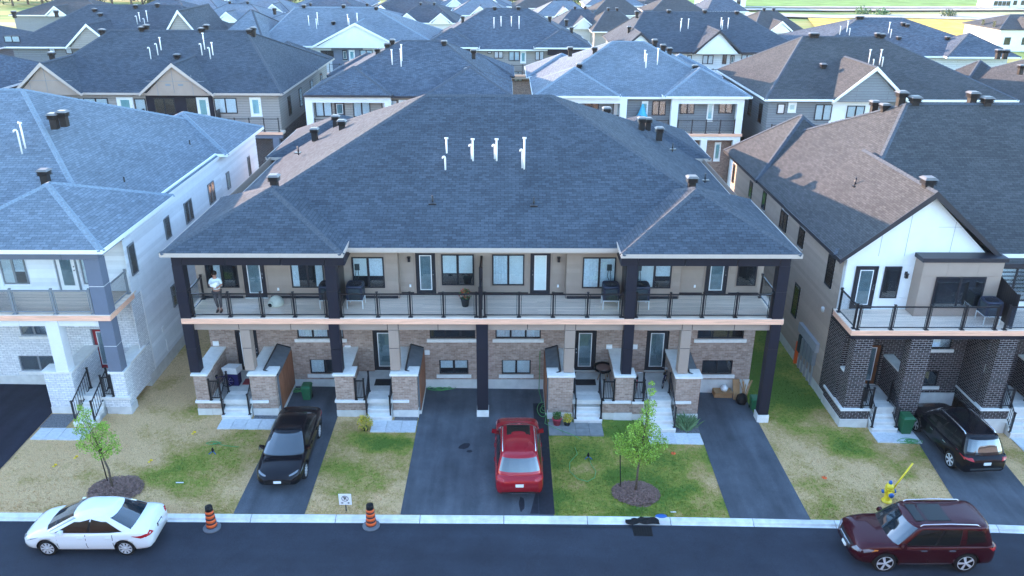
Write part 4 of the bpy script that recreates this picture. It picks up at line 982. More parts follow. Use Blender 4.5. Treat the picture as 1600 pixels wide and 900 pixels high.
# projecting bay with dark flat top
b = MB(); b.box(17.55, 20.95, 31.3, 31.995, KD, 6.80); by = b.build('bay', 'panel_beige', K)
b = MB(); b.box(17.45, 21.05, 31.22, 31.99, 6.80, 6.98); b.build('bay_roof', 'eave_black', by)
for a, c, z0, z1 in ((17.56, 18.2, KD + .02, 6.16), (20.3, 20.94, KD + .02, 6.16), (17.56, 18.6, 6.17, 6.78), (18.6, 19.9, 6.17, 6.78), (19.9, 20.94, 6.17, 6.78), (18.2, 20.3, KD + .02, 4.72)):
    piece('panel', 'box', 'panel_beige', by, (a + .004, 31.285, z0 + .004), (c - a - .008, .014, z1 - z0 - .008))
FBy = Fr('front', 31.28)
window(FBy, 18.2, 20.3, 4.72, 6.14, K, kind='dark', n=2, w=.006)
window(FR_, 21.25, 22.75, 4.72, 6.30, K, kind='slats', n=2, w=.016)
# taupe lap siding along the side
ks = [(40.5 - .9, 40.65, 5.16, 6.14), (37.04, 37.77, 5.22, 6.15), (33.12, 33.85, 4.78, 6.20), (36.5, 37.2, 1.70, 3.42), (49.9, 50.3, 4.9, 6.1), (45.95, 46.5, 5.07, 6.08), (43.3, 43.9, 5.2, 6.2)]
boards(KS, 32.62, 41.5, .14, 6.62, [(a - .05, c + .05, d - .05, e + .05) for a, c, d, e in ks], K, 'siding_taupe2', .19)
boards(KS, 41.5, 50.5, .14, 6.62, [(a - .05, c + .05, d - .05, e + .05) for a, c, d, e in ks], K, 'siding_taupe2', .19)
boards(KS, 32.25, 32.62, 4.12, 6.62, [], K, 'siding_taupe2', .19)
for q in ks: window(KS, *q, K, kind='dark', n=1 if q[1] - q[0] < .8 else 2, w=.012)
for z0, z1 in ((4.14, 4.95), (4.95, 5.75), (5.75, 6.6)): piece('panel', 'box', 'panel_white', K, (14.63, 32.0, z0 + .004), (.02, .25, z1 - z0 - .008))
b = MB(); p = KS.P(33.5, 3.6, .03); b.tube([(p[0] - .06, p[1], p[2]), (p[0] + .05, p[1], p[2])], .14, 12); b.build('wall_vent', 'white', K)
for i in range(5):
    b = MB(); KS.box(b, 33.35 + i * .42, 33.35 + i * .42 + .3, .75 - i * .05, 1.5 - i * .02, .03, .22); mtr = b.build('meter_box', 'greyfr' if i != 4 else 'acside', K)
    b = MB(); KS.box(b, 33.46 + i * .42, 33.46 + i * .42 + .08, -.35, .75, .05, .11); b.build('conduit', 'eave_grey', mtr)
b = MB(); KS.box(b, 35.5, 35.62, -.3, .9, .03, .18); b.build('conduit', 'orange', K)
b = MB(); KS.box(b, 33.2, 35.6, 1.5, 1.95, .03, .2); b.build('meter_panel', 'eave_grey', K)
# deck
dk = bpy.data.objects.new('deck', None); COL.objects.link(dk); dk.parent = K; dk.location = Vector((20, 31, KD)) - rootloc(K)
y = 29.97
while y < 31.95: piece('deck_board', 'box', 'deck', dk, (14.42, y, KD - .04), (13, .134, .036)); y += .14
piece('fascia_board', 'box', 'fascia', dk, (14.36, 29.85, KD - .22), (13.1, .038, .215)); piece('edge_board', 'box', 'deck', dk, (14.38, 29.89, KD - .03), (13, .078, .04))
piece('fascia_board', 'box', 'fascia', dk, (14.36, 29.89, KD - .22), (.038, 2.0, .215)); piece('edge_board', 'box', 'deck', dk, (14.40, 29.97, KD - .035), (.015, 1.9, .037))
b = MB(); b.box(14.42, 27.4, 29.92, 31.99, KD - .42, KD - .05); b.build('joists', 'panel_dark', dk)
railing([(14.62, 29.97), (20.35, 29.97)], KD, K, [.0, .245, .5, .76, 1]); railing([(20.75, 29.97), (26.2, 29.97)], KD, K, [0, .3, .6, .9]); railing([(14.52, 30.05), (14.52, 31.85)], KD, K, [.02, .93])
# privacy screen of upright slats beside the bay
sc_ = bpy.data.objects.new('privacy_screen', None); COL.objects.link(sc_); sc_.parent = K; sc_.location = Vector((21.1, 31, KD)) - rootloc(K)
for i in range(13): piece('slat', 'box', 'black', sc_, (21.07, 30.15 + i * .14, KD + .05), (.03, .125, 1.45 + .03 * i))
piece('screen_post', 'box', 'black', sc_, (21.04, 30.06, KD), (.09, .09, 1.55)); piece('screen_post', 'box', 'black', sc_, (21.04, 31.9, KD), (.09, .09, 1.95))
# brick piers, ledges, steps
def kentry(x0):
    zg = g(x0); b = BX('brick_pier', 'brick_dark', K)
    b.box(x0, x0 + .75, 30.0, 30.5, zg + .4, 3.86); b.box(x0 + 2.35, x0 + 3.25, 30.0, 30.5, zg + .4, 3.86)
    b.box(x0 + .03, x0 + .35, 30.5, 31.9, zg + .4, 2.0); b.box(x0 + 2.38, x0 + 2.75, 30.5, 31.99, zg + .4, 2.0)
    b = BX('porch_cap', 'conc_lt', K); b.box(x0 - .02, x0 + .40, 30.52, 31.88, 2.0, 2.08); b.box(x0 + 2.34, x0 + 2.80, 30.52, 31.98, 2.0, 2.08); b.box(x0 - .12, x0 + 1.15, 29.88, 30.0, .42, .52); b.box(x0 - .12, x0 + .0, 30.0, 32.0, .42, .52)
    b.box(x0 - .04, x0 + .79, 29.96, 30.53, 3.86, 3.90); b.box(x0 + 2.31, x0 + 3.29, 29.96, 30.53, 3.86, 3.90)
    b = BX('porch_brick', 'brick_dark', K); b.box(x0 - .06, x0 + 1.15, 29.93, 30.0, .0, .42); b.box(x0 - .06, x0 - .001, 30.0, 32, .0, .42)
    b = BX('porch_footing', 'concrete', K); b.box(x0 - .09, x0 + 1.15, 29.9, 30.02, zg - .4, .0); b.box(x0 - .09, x0 - .002, 30.02, 32, zg - .4, .0); b.box(x0 + 2.33, x0 + 3.27, 29.98, 30.52, zg - .4, zg + .4); b.box(x0 + 1.0, x0 + 2.5, 30.1, 31.99, -.6, .479)
    st = bpy.data.objects.new('steps', None); COL.objects.link(st); st.parent = K; st.location = Vector((x0 + 1.7, 29.7, zg)) - rootloc(K)
    yf, yt, zf = 29.5, 30.7, .48; n = 5
    for i in range(n):
        z1 = zg + (zf - zg) * (i + 1) / n; td = (yt - yf) / n
        piece('step', 'box', 'concrete', st, (x0 + 1.2, yf + td * i, zg - .3), (1.1, yt - yf - td * i, z1 - zg + .3 - (.002 if i == n - 1 else 0)))
        piece('step_nosing', 'box', 'conc_lt', st, (x0 + 1.195, yf + td * i - .012, z1 - .055), (1.11, td + .01, .056))
    picket((x0 + 1.22, yf + .1), (x0 + 1.22, yt - .05), zg + .18, zf, K, 9, .92); picket((x0 + 2.26, yf + .1), (x0 + 2.26, yt - .05), zg + .18, zf, K, 9, .92)
    picket((x0 + .78, 29.98), (x0 + 1.2, 29.98), .53, .53, K, 4, .92)
kentry(14.68); kentry(20.75)
b = MB(); b.box(20.66, 20.72, 30.5, 31.99, -.6, 3.86); b.build('brick_pier', 'brick_dark', K)
# roof
b = MB(); caps = []
hip(b, caps, 14.2, 39, 32.15, 51.0, 6.78, 20.6, 41.6, 32.5, 41.6, 11.5)
b.add([(21.1, 31.68, 6.56), (39, 31.68, 6.56), (39, 32.2, 6.81), (21.1, 32.2, 6.81)], [(0, 1, 2, 3)], 0); b.box(21.1, 39, 31.65, 31.68, 6.38, 6.58, 1)
gable(b, caps, 14.17, 21.12, 31.6, 39.0, 6.78, 9.72, wall_y=31.97)
hip(b, caps, 14.15, 21.1, 43.9, 51.2, 6.78, 17.4, 47.1, 17.4, 47.5, 9.75)
b.build('roof', ['sh_brown', 'eave_black', 'panel_white'], K); capmesh(caps[:5] + caps[6:], 'ridge_cap', 'cap_dark', K)
caps_k = [caps[5]]; capmesh(caps_k, 'ridge_cap', 'cap_dark', K, wd=.12)
for px, py in ((1448, 279), (1366, 167), (1382, 172), (1408, 154), (1429, 162), (1519, 155), (1541, 163)):
    q = onplane(px, py, (0, 31.75, 6.75), (0, -.482, 1)) if px > 1400 and py < 200 else onplane(px, py, (14.2, 0, 6.75), (-.74, 0, 1))
    if px == 1448: q = Vector((17.7, 32.6, 9.7))
    roof_vent((q.x, q.y, q.z - .1), K, 1.0 if px > 1400 else .9)
for px, py in ((1336, 288), (1229, 222)): q = onplane(px, py, (14.17, 0, 6.78), (-.846, 0, 1)) if px > 1300 else onplane(px, py, (14.2, 0, 6.75), (-.83, 0, 1)); stack(tuple(q), .33, K)
# joints of the gable panels
Fg = Fr('front', 31.965)
for a, c, z0, z1 in ((15.9, 15.91, 6.8, 8.0), (17.0, 17.01, 6.8, 9.0), (18.9, 18.91, 6.98, 8.35), (18.2, 19.5, 8.1, 8.11)):
    b = MB(); Fg.box(b, a, c + .004, z0, z1, -.002, .001); b.build('panel_joint', 'greyfr', K)

# ------------------------------------------------------------------ rows of blocks behind
def pw(F, Y, x0, y0, x1, y1):
    a = atY(x0, y1, Y); c = atY(x1, y0, Y); return (a.x, c.x, a.z, c.z)
def block(label, X0, X1, Yf, Yb, ze, ridge, roof, eave, wall, hips=(), gables=(), wins=(), doors=(), vents=(), pipes=(), deck=None, rear=None, side=None, zlow=-.3, gw='panel_white', cap='cap_dark', lowwall=None, ov=.5, group='townhouse blocks behind the front row', extras=()):
    T = thing('townhouse_block', label, 'townhouses', ((X0 + X1) / 2, Yf, 0), group=group)
    b = MB(); b.box(X0 + ov, X1 - ov, Yf + .9, Yb - ov, 4.55 if lowwall else zlow, ze); b.build('wall', wall, T)
    if lowwall: b = MB(); b.box(X0 + ov, X1 - ov, Yf + .9, Yb - ov, zlow, 4.55); b.build('brick_wall', lowwall, T)
    b = MB(); caps = []
    xa, xb, yr, zr = ridge
    hip(b, caps, X0, X1, Yf + .25, Yb, ze, xa, yr, xb, yr, zr)
    for h in hips:
        x0, x1, y0, y1, z0, zp = h
        hip(b, caps, x0, x1, y0, y1, z0, (x0 + x1) / 2, (y0 + y1) / 2 - .05, (x0 + x1) / 2, (y0 + y1) / 2 + .05, zp)
    for q in gables: gable(b, caps, q[0], q[1], q[2], q[3], q[4], q[5], wall_y=q[2] + .25)
    b.build('roof', [roof, eave, gw], T); capmesh(caps, 'ridge_cap', cap, T, wd=.16)
    F = Fr('front', Yf + .9)
    for q in wins:
        a = pw(F, Yf + .9, *q[:4]); window(F, a[0], a[1], a[2], a[3], T, n=q[4] if len(q) > 4 else 2, kind=q[5] if len(q) > 5 else 'curtain', w=0, detail=False, fw=.07)
    for q in doors:
        a = pw(F, Yf + .9, *q[:4]); door(F, a[0], a[1], max(4.75, a[2]) if a[2] > 4 else a[2], a[3], T, mat='white' if len(q) > 4 else 'doorblack', inner='doorwhite' if len(q) > 4 else 'void', frame='white' if len(q) > 4 else 'black')
    sl = (zr - ze) / (yr - Yf - .25)
    for v in vents:
        if len(v) == 2: q = onplane(v[0], v[1], (0, Yf + .25, ze), (0, -sl, 1)); roof_vent((q.x, q.y, q.z - .1), T, .95)
        else: roof_vent(v, T, .95)
    for v in pipes:
        q = onplane(v[0], v[1], (0, Yf + .25, ze), (0, -sl, 1)); vent_pipe(tuple(q), v[2], T, r=.045, bend=len(v) > 3)
    if deck:
        x0, x1, cols, rails, cm = deck
        b = MB(); b.box(x0, x1, Yf + .02, Yf + .9, 4.5, 4.7); b.build('deck', 'deck', T)
        b = MB(); b.box(x0, x1, Yf - .02, Yf + .02, 4.48, 4.7); b.build('fascia_board', 'fascia', T)
        b = MB(); b.box(x0 + .1, x1 - .1, Yf + .1, Yf + .5, 4.15, 4.48); b.build('lower_beam', cm, T)
        for c0, c1, z0, z1 in cols: b = MB(); b.box(c0, c1, Yf + .05, Yf + .5, z0, z1); b.build('column', cm, T)
        for r0, r1, n in rails: railing([(r0, Yf + .12), (r1, Yf + .12)], 4.7, T, [i / n for i in range(n + 1)], far=True)
    for fn in extras: fn(T, F)
    return T
def beam(x0, x1, Yf, mat, z0=7.1, z1=7.6):
    def fn(T, F): b = MB(); b.box(x0, x1, Yf + .06, Yf + .5, z0, z1); b.build('upper_beam', mat, T)
    return fn
def screens(xs, y):
    def fn(T, F):
        for x in xs: b = MB(); b.box(x - .05, x + .05, y, y + .8, 4.7, 6.4); b.build('privacy_screen', 'black', T)
    return fn
# second row, left: taupe with two gables
def gpan(xs, Y, zb, mat='greyfr'):
    def fn(T, F):
        for a, c, z0, z1 in xs: b = MB(); b.box(a, c, Y + .235, Y + .26, z0, z1); b.build('panel_joint', mat, T)
    return fn
def bayfn(x0, x1, Y, z0, z1, mat, dy=.6):
    def fn(T, F): b = MB(); b.box(x0, x1, Y + .9 - dy * .05, Y + .92, z0, z1); b.build('bay', mat, T)
    return fn
def sidewins(X, kind, lst):
    def fn(T, F):
        Fs = Fr(kind, X)
        for y0, y1, z0, z1 in lst: window(Fs, y0, y1, z0, z1, T, kind='dark', n=1, detail=False, fw=.07)
    return fn
block('long taupe townhouse block with two panelled gables, second row at the upper left', -39.2, -17.8, 65.4, 86, 7.75, (-34.4, -22.6, 74, 11.75), 'sh_dark', 'eave_beige', 'sid_far_taupe',
      gables=[(-39.0, -33.6, 65.2, 72, 7.75, 10.1), (-29.0, -23.2, 65.2, 72, 7.75, 10.1)],
      hips=[(-25.0, -17.75, 78.5, 87, 7.78, 9.9)],
      wins=[(37, 152, 56, 172), (98, 153, 124, 176), (135, 153, 168, 178), (213, 154, 227, 174, 1), (244, 153, 272, 178, 2, 'dark'), (293, 153, 306, 176, 1, 'dark'), (337, 153, 369, 177)],
      doors=[(188, 152, 207, 187, 1), (311, 152, 325, 184, 1), (393, 152, 407, 182, 1)],
      vents=[(160, 52), (222, 48), (229, 45), (315, 50), (323, 45), (390, 52), (396, 49), (81, 88), (277, 91)],
      pipes=[(236, 92, 1.0, 1), (247, 86, 1.0, 1), (252, 78, 1.0), (316, 86, 1.0, 1), (320, 77, 1.3), (329, 92, 1.0, 1), (333, 86, 1.0)],
      deck=(-37, -18.0, [(-18.9, -18.4, 0, 4.15), (-26.4, -25.9, 0, 4.15), (-23.6, -23.1, 0, 4.15)], [(-31.0, -23.4, 7), (-23.0, -18.3, 4)], 'panel_grey'), gw='panel_beige', lowwall='brick_dark',
      extras=[gpan([(-26.3, -26.27, 7.8, 9.9), (-27.6, -27.57, 7.6, 9.0), (-24.8, -24.77, 7.6, 9.2), (-28.4, -23.8, 8.7, 8.73), (-26.9, -26.5, 8.35, 8.5), (-25.9, -25.5, 8.35, 8.5)], 65.2, 0),
              gpan([(-36.3, -36.27, 7.8, 9.9), (-37.6, -37.57, 7.6, 8.9), (-38.4, -34.2, 8.7, 8.73)], 65.2, 0),
              bayfn(-29.0, -23.6, 65.4, 4.7, 7.65, 'panel_dark', .3), sidewins(-18.3, 'right', [(69, 69.9, 5.3, 6.9), (73, 74, 5.3, 6.9), (77.5, 78.6, 5.3, 6.9), (82, 82.8, 5.3, 6.9), (69, 69.9, 1.2, 3.6), (75, 76, 1.2, 3.6)]),
              screens([-29.3, -23.2, -33.6], 65.5)])
# second row, centre left: white columns, charcoal roof
block('charcoal hip roofed block with white balcony columns, second row just left of the centre', -15.95, .6, 65.25, 81, 7.6, (-9.0, -5.4, 73.3, 11.05), 'sh_blue', 'eave_black', 'sid_far_taupe',
      hips=[(-16.0, -8.95, 64.95, 72.3, 7.75, 9.5), (-6.4, .65, 64.95, 72.3, 7.75, 9.5), (-6.0, .9, 75.5, 82, 7.7, 9.35), (-16.2, -9.6, 75.5, 82, 7.7, 9.35)],
      wins=[(494, 158, 518, 182), (553, 157, 578, 183), (597, 156, 621, 173)], doors=[(524, 159, 538, 182), (624, 156, 637, 176, 1)],
      vents=[(553, 112), (694, 70), (730, 113), (605, 74), (613, 68), (590, 82), (740, 84)], pipes=[(613, 101, 1.2), (627, 104, 1.4), (628, 95, 1.3)],
      deck=(-15.9, .5, [(-15.95, -15.4, 4.7, 7.1), (-9.6, -9.1, 4.7, 7.1), (-15.95, -15.4, 0, 4.15), (-9.6, -9.1, 0, 4.15)], [(-15.3, -9.7, 4), (-9.0, -1, 5)], 'panel_white'), lowwall='brick_brown',
      extras=[beam(-15.95, -9.1, 65.25, 'panel_white')])
# second row, centre right: pale
block('pale blue-grey roofed block with white columns over brown brick, second row right of centre', 2.3, 19.6, 65.35, 81, 7.6, (9.4, 12.2, 73.3, 11.05), 'sh_light', 'eave_white', 'sid_far_grey',
      hips=[(2.25, 9.3, 65.0, 72.3, 7.75, 9.5), (12.7, 19.75, 65.0, 72.3, 7.75, 9.5), (2.0, 8.8, 75.5, 82, 7.7, 9.35), (13.2, 20.0, 75.5, 82, 7.7, 9.35)],
      wins=[(913, 158, 936, 173, 2, 'dark'), (957, 158, 980, 181, 2, 'white'), (1018, 157, 1041, 180, 2, 'dark'), (1062, 157, 1086, 178, 2, 'dark'), (1122, 157, 1146, 177, 2, 'dark'), (1121, 206, 1127, 218, 1, 'dark')],
      doors=[(1001, 158, 1013, 186, 1), (1103, 158, 1116, 190, 1), (1114, 222, 1127, 252, 1)],
      vents=[(905, 106), (1086, 108), (891, 80), (929, 80), (1023, 68), (1036, 76), (1046, 81)], pipes=[(1007, 96, .9), (1009, 106, 1.1), (1027, 101, 1.3)],
      deck=(2.6, 19.4, [(9.3, 9.85, 4.7, 7.1), (13.45, 14.0, 4.7, 7.1), (18.75, 19.3, 4.7, 7.1), (18.75, 19.3, 0, 4.15), (16.1, 16.6, 0, 4.15), (13.45, 13.9, 0, 4.15)], [(3.0, 13.3, 8), (14.1, 18.7, 4)], 'panel_white'), lowwall='brick_brown', cap='cap_light',
      extras=[beam(2.5, 9.85, 65.35, 'panel_white'), beam(13.45, 19.3, 65.35, 'panel_white')])
# second row, right: dark grey with one gable
block('dark grey sided townhouse block with one white-edged gable, second row on the right', 20.5, 40.5, 63.7, 80, 7.75, (26.3, 33.1, 74, 11.48), 'sh_brown', 'eave_white', 'sid_far_grey',
      gables=[(25.75, 31.6, 63.5, 70, 7.75, 10.3)],
      wins=[(1213, 162, 1227, 178, 1), (1271, 163, 1301, 188), (1321, 165, 1352, 184)], doors=[(1230, 160, 1245, 176, 1)],
      vents=[(1286, 106), (1268, 58), (1275, 58), (1371, 58), (1378, 59)], pipes=[(1357, 99, 1.1), (1364, 104, .6, 1), (1374, 101, 1.2), (1378, 104, .8, 1)],
      deck=(20.8, 40, [(21.0, 21.5, 0, 4.1)], [(21.2, 38, 10)], 'panel_grey'), gw='sid_far_grey',
      extras=[bayfn(26.0, 29.2, 63.7, 4.7, 7.7, 'panel_white', .15), sidewins(21.0, 'left', [(66, 66.8, 5.4, 7.0), (69, 69.8, 5.4, 7.0), (65.5, 66.4, 1.5, 3.6), (70, 70.8, 1.5, 3.4)])])
block('brown-grey hip roof at the right edge behind the dark grey block, lit from the left', 40.0, 62, 62, 79, 6.4, (47.5, 56, 70.5, 10.9), 'sh_brown', 'eave_white', 'sid_far_grey',
      hips=[(39.9, 46.9, 72, 79.2, 6.45, 9.3)], vents=[(1560, 84), (1571, 84), (1595, 108)], pipes=[])
# third row
block('white walled townhouse block with a broad white gable, third row left of the centre', -29.0, -7.4, 97.2, 114, 7.75, (-28.0 + 2, -16.2, 106, 11.4), 'sh_light', 'eave_white', 'sid_far_white',
      gables=[(-22.3, -12.0, 96.9, 104, 7.75, 10.35)], wins=[(465, 78, 474, 91, 1), (482, 78, 489, 91, 1), (502, 79, 521, 94, 2, 'dark'), (563, 78, 582, 90)], doors=[(536, 78, 542, 95), (546, 78, 554, 95, 1)],
      vents=[(475, 12), (537, 12), (588, 15), (521, 38), (429, 17)], pipes=[(483, 40, 1.1), (495, 45, 1.1), (497, 39, 1.4), (544, 39, 1.2), (546, 44, 1.1), (559, 40, 1.4)],
      deck=(-21, -14.5, [(-14.9, -14.5, 0, 4.15)], [(-20.5, -14.6, 5)], 'panel_white'), cap='cap_light', extras=[bayfn(-20.3, -16.6, 97.2, 4.7, 7.6, 'panel_grey', .15)])
block('charcoal hip roofed block with taupe siding and small end hips, third row centre', -9.7, 10.2, 96.9, 112, 7.5, (-2.3, 2.9, 106, 11.4), 'sh_blue', 'eave_white', 'sid_far_taupe',
      hips=[(-9.75, -2.9, 96.5, 103.5, 7.8, 9.6), (3.4, 10.25, 96.5, 103.5, 7.8, 9.6)], wins=[(795, 80, 812, 95), (772, 80, 786, 91), (836, 80, 850, 94), (762, 80, 768, 84, 1), (803, 112, 816, 127)], doors=[(813, 80, 822, 99, 1)],
      vents=[(773, 15), (810, 15), (859, 30), (723, 30), (893, 47), (885, 35)], pipes=[(772, 44, 1.2), (783, 41, 1.1), (799, 41, 1.1), (811, 45, 1.4)],
      deck=(-3, 4.6, [(4.3, 4.7, 0, 4.15)], [(-2.8, 4.5, 6)], 'panel_beige'), lowwall='brick_brown', extras=[beam(5.0, 10.0, 96.9, 'panel_dark', 6.9, 7.6), beam(-9.6, -3.4, 96.9, 'panel_dark', 6.9, 7.6)])
block('navy-grey roofed townhouse block with two white gables, third row right of the centre', 13.0, 34.5, 94.3, 112, 7.6, (16.9, 28.5, 103.5, 11.3), 'sh_dark', 'eave_black', 'sid_far_white',
      gables=[(12.9, 17.6, 94.0, 101, 7.7, 9.75), (21.3, 26.8, 94.0, 101, 7.6, 10.0)], wins=[(1073, 86, 1081, 99, 1), (1097, 86, 1115, 100, 2), (1128, 85, 1136, 100, 1, 'dark'), (1158, 85, 1176, 93)], doors=[(1140, 86, 1148, 101)],
      vents=[(995, 22), (1045, 20), (1101, 20), (1151, 22), (983, 46), (1114, 49)], pipes=[(1063, 49, 1.1), (1064, 43, 1.0), (1075, 45, 1.1), (1126, 43, 1.1), (1128, 46, 1.0), (1137, 45, 1.2)],
      deck=(18.5, 27, [(26.5, 27, 0, 4.15)], [(19, 27, 5)], 'panel_white'))
block('deep blue-grey hip roofed block in the third row just before the straw field', 33.0, 56, 90.5, 108, 7.75, (42.4, 47.5, 101, 10.9), 'sh_blue', 'eave_white', 'sid_far_white',
      hips=[(48.0, 56.1, 90.0, 98, 7.78, 9.9)], vents=[(1411, 40), (1417, 42), (1404, 62), (1480, 62), (1340, 30), (1346, 30)], pipes=[(1312, 54, 1.0, 1), (1323, 50, 1.2), (1327, 55, .8, 1), (1388, 52, 1.2), (1391, 59, 1.0, 1)])
block('navy roofed block with brown gable half hidden behind the two-gabled left block', -56, -33.5, 94, 112, 7.9, (-50, -39, 103, 11.8), 'sh_dark', 'eave_white', 'sid_far_grey',
      gables=[(-49.0, -43.5, 93.8, 101, 7.9, 10.4), (-38.5, -33.4, 93.8, 104, 8.4, 11.9)], gw='sid_far_taupe', wins=[(8, 56, 30, 66), (78, 75, 86, 84, 1), (104, 75, 112, 84, 1)], vents=[(22, 22), (88, 21), (148, 18), (157, 25)])
block('plain blue-grey hip roof between the two left gabled blocks, third row', -33.4, -27.0, 94.5, 112, 8.0, (-30.4, -30.2, 102, 11.4), 'sh_light', 'eave_white', 'sid_far_grey', vents=[(212, 12), (246, 10)], pipes=[(215, 38, 1.0, 1), (219, 34, 1.0), (227, 42, 1.0, 1), (231, 34, 1.2)])

block('unseen townhouse block added beyond the left edge for shade, continuing the front row', -70, -44.5, 29.7, 52, 7.8, (-62, -53, 41, 12.0), 'sh_dark', 'eave_white', 'sid_far_taupe', group='townhouse blocks of the street')  # out of view, added to keep low sun off the front lawn
block('charcoal roofed block cut by the left edge of the picture, second row', -64, -41.8, 61.0, 80, 7.6, (-56, -50, 70.5, 11.6), 'sh_blue', 'eave_white', 'sid_far_grey')
block('dark roofed block at the far left edge behind the second row', -86, -58.5, 92, 110, 7.4, (-76, -68, 101, 11.0), 'sh_dark', 'eave_white', 'sid_far_grey')
for xa_, xb_, lab_ in ((-34, -7.5, 'unseen townhouse block added across the street for shade, left of the viewpoint'), (-2, 25, 'unseen townhouse block added across the street for shade, under the viewpoint'), (30, 56, 'unseen townhouse block added across the street for shade, right of the viewpoint')):
    block(lab_, xa_, xb_, -15, 7, 7.6, (xa_ + 9, xb_ - 9, -4, 11.6), 'sh_dark', 'eave_white', 'sid_far_taupe', lowwall='brick_brown', group='townhouse blocks of the street', zlow=-1)  # out of view, added to deepen the shade on the house fronts
# farther rows: one block each, simpler because the photograph shows only roofs, gables and pale walls
def farblock(label, px0, px1, pyeave, pytop, roof, wall, gab=0, ze=7.5, eave='eave_white', rise=3.6, gsp=None, X=None):
    ze, rise = (6.2, 2.6) if px0 > 900 else (6.2, 2.4)
    a = atZ(px0, pyeave, ze); c = atZ(px1, pyeave, ze); Y = (a.y + c.y) / 2
    x0, x1 = a.x, c.x; w_ = x1 - x0; run = min(7.5, w_ * .35)
    return block(label, x0, x1, Y, Y + 15, ze, (x0 + run, x1 - run, Y + 7.5, ze + rise), roof, eave, wall,
                 gables=[(x0 + w_ * t - 2.0, x0 + w_ * t + 2.0, Y - .2, Y + 5, ze, ze + 1.6) for t in (gsp or ([.5] if gab == 1 else ([.25, .75] if gab == 2 else [])))],
                 vents=[(x0 + run + .5, Y + 7.5, ze + rise), (x1 - run - .5, Y + 7.5, ze + rise)], group='far townhouse blocks',
                 pipes=[])
FAR = [
 ('far blue-grey hip roof straight behind the white gabled block, fourth row', 395, 640, 38, 'sh_light', 'sid_far_white', 0),
 ('far navy roofed block with two white-trimmed gables, fourth row left of the middle', 610, 715, 36, 'sh_dark', 'sid_far_white', 2),
 ('far navy roofed block with a small white bay, fourth row right of the middle', 868, 955, 44, 'sh_dark', 'sid_far_white', 1),
 ('far pinkish brown hip roof beside the navy double gable block, fourth row', 925, 1005, 50, 'sh_brown', 'sid_far_taupe', 0),
 ('far brown roofed block with a pale gable, fourth row on the right', 1178, 1262, 50, 'sh_brown', 'sid_far_white', 1),
 ('far blue-grey roof with pale ridge vents, fourth row at the left', 180, 300, 26, 'sh_blue', 'sid_far_grey', 0),
 ('far long light roof behind the two gabled left block, fourth row', 290, 420, 34, 'sh_light', 'sid_far_grey', 1),
 ('far brown roof at the upper left corner behind the gables, fourth row', 10, 165, 24, 'sh_brown', 'sid_far_grey', 1),
 ('far lilac roof above the double dark vents, fifth row at the left', 235, 345, 18, 'sh_light', 'sid_far_taupe', 0),
 ('far grey roof with a row of pale walls below it, fifth row at the left', 345, 455, 20, 'sh_light', 'sid_far_white', 2),
 ('far plain grey roof, fifth row above the white gabled block', 455, 560, 17, 'sh_blue', 'sid_far_grey', 0),
 ('far dark roof with three small white gables, fifth row in the middle', 560, 700, 22, 'sh_dark', 'sid_far_white', 2),
 ('far pale grey roof with tiny gable, fifth row in the middle', 700, 800, 24, 'sh_light', 'sid_far_white', 1),
 ('far pale roof with a white gable right of the charcoal ridge, fifth row', 835, 930, 26, 'sh_light', 'sid_far_white', 1),
 ('far pale brown roof, fifth row right of the middle', 925, 1010, 24, 'sh_brown', 'sid_far_white', 0),
 ('far brown roof catching the sun, fifth row right of the middle', 1015, 1110, 22, 'sh_brown', 'sid_far_taupe', 0),
 ('far smaller grey roof at the edge of the field, fifth row on the right', 1105, 1170, 18, 'sh_blue', 'sid_far_white', 0),
 ('distant pale block with white walls, sixth row at the left', 330, 430, 10, 'sh_light', 'sid_far_white', 2),
 ('distant grey block, sixth row left of the middle', 455, 580, 9, 'sh_light', 'sid_far_grey', 0),
 ('distant blue roof with a fine white gable, sixth row in the middle', 585, 690, 11, 'sh_blue', 'sid_far_white', 1),
 ('distant pale roof under the trees, sixth row in the middle', 680, 800, 10, 'sh_light', 'sid_far_white', 2),
 ('distant pale brown roof, sixth row right of the middle', 800, 905, 13, 'sh_brown', 'sid_far_white', 0),
 ('distant block with a pale sunlit roof, sixth row on the right', 915, 1010, 9, 'sh_light', 'sid_far_white', 1),
 ('distant brown block, last row on the right', 1005, 1085, 7, 'sh_brown', 'sid_far_white', 1)]
for lab, a, c, e, rf, wl, gb in FAR: farblock(lab, a, c, e, e, rf, wl, gb)
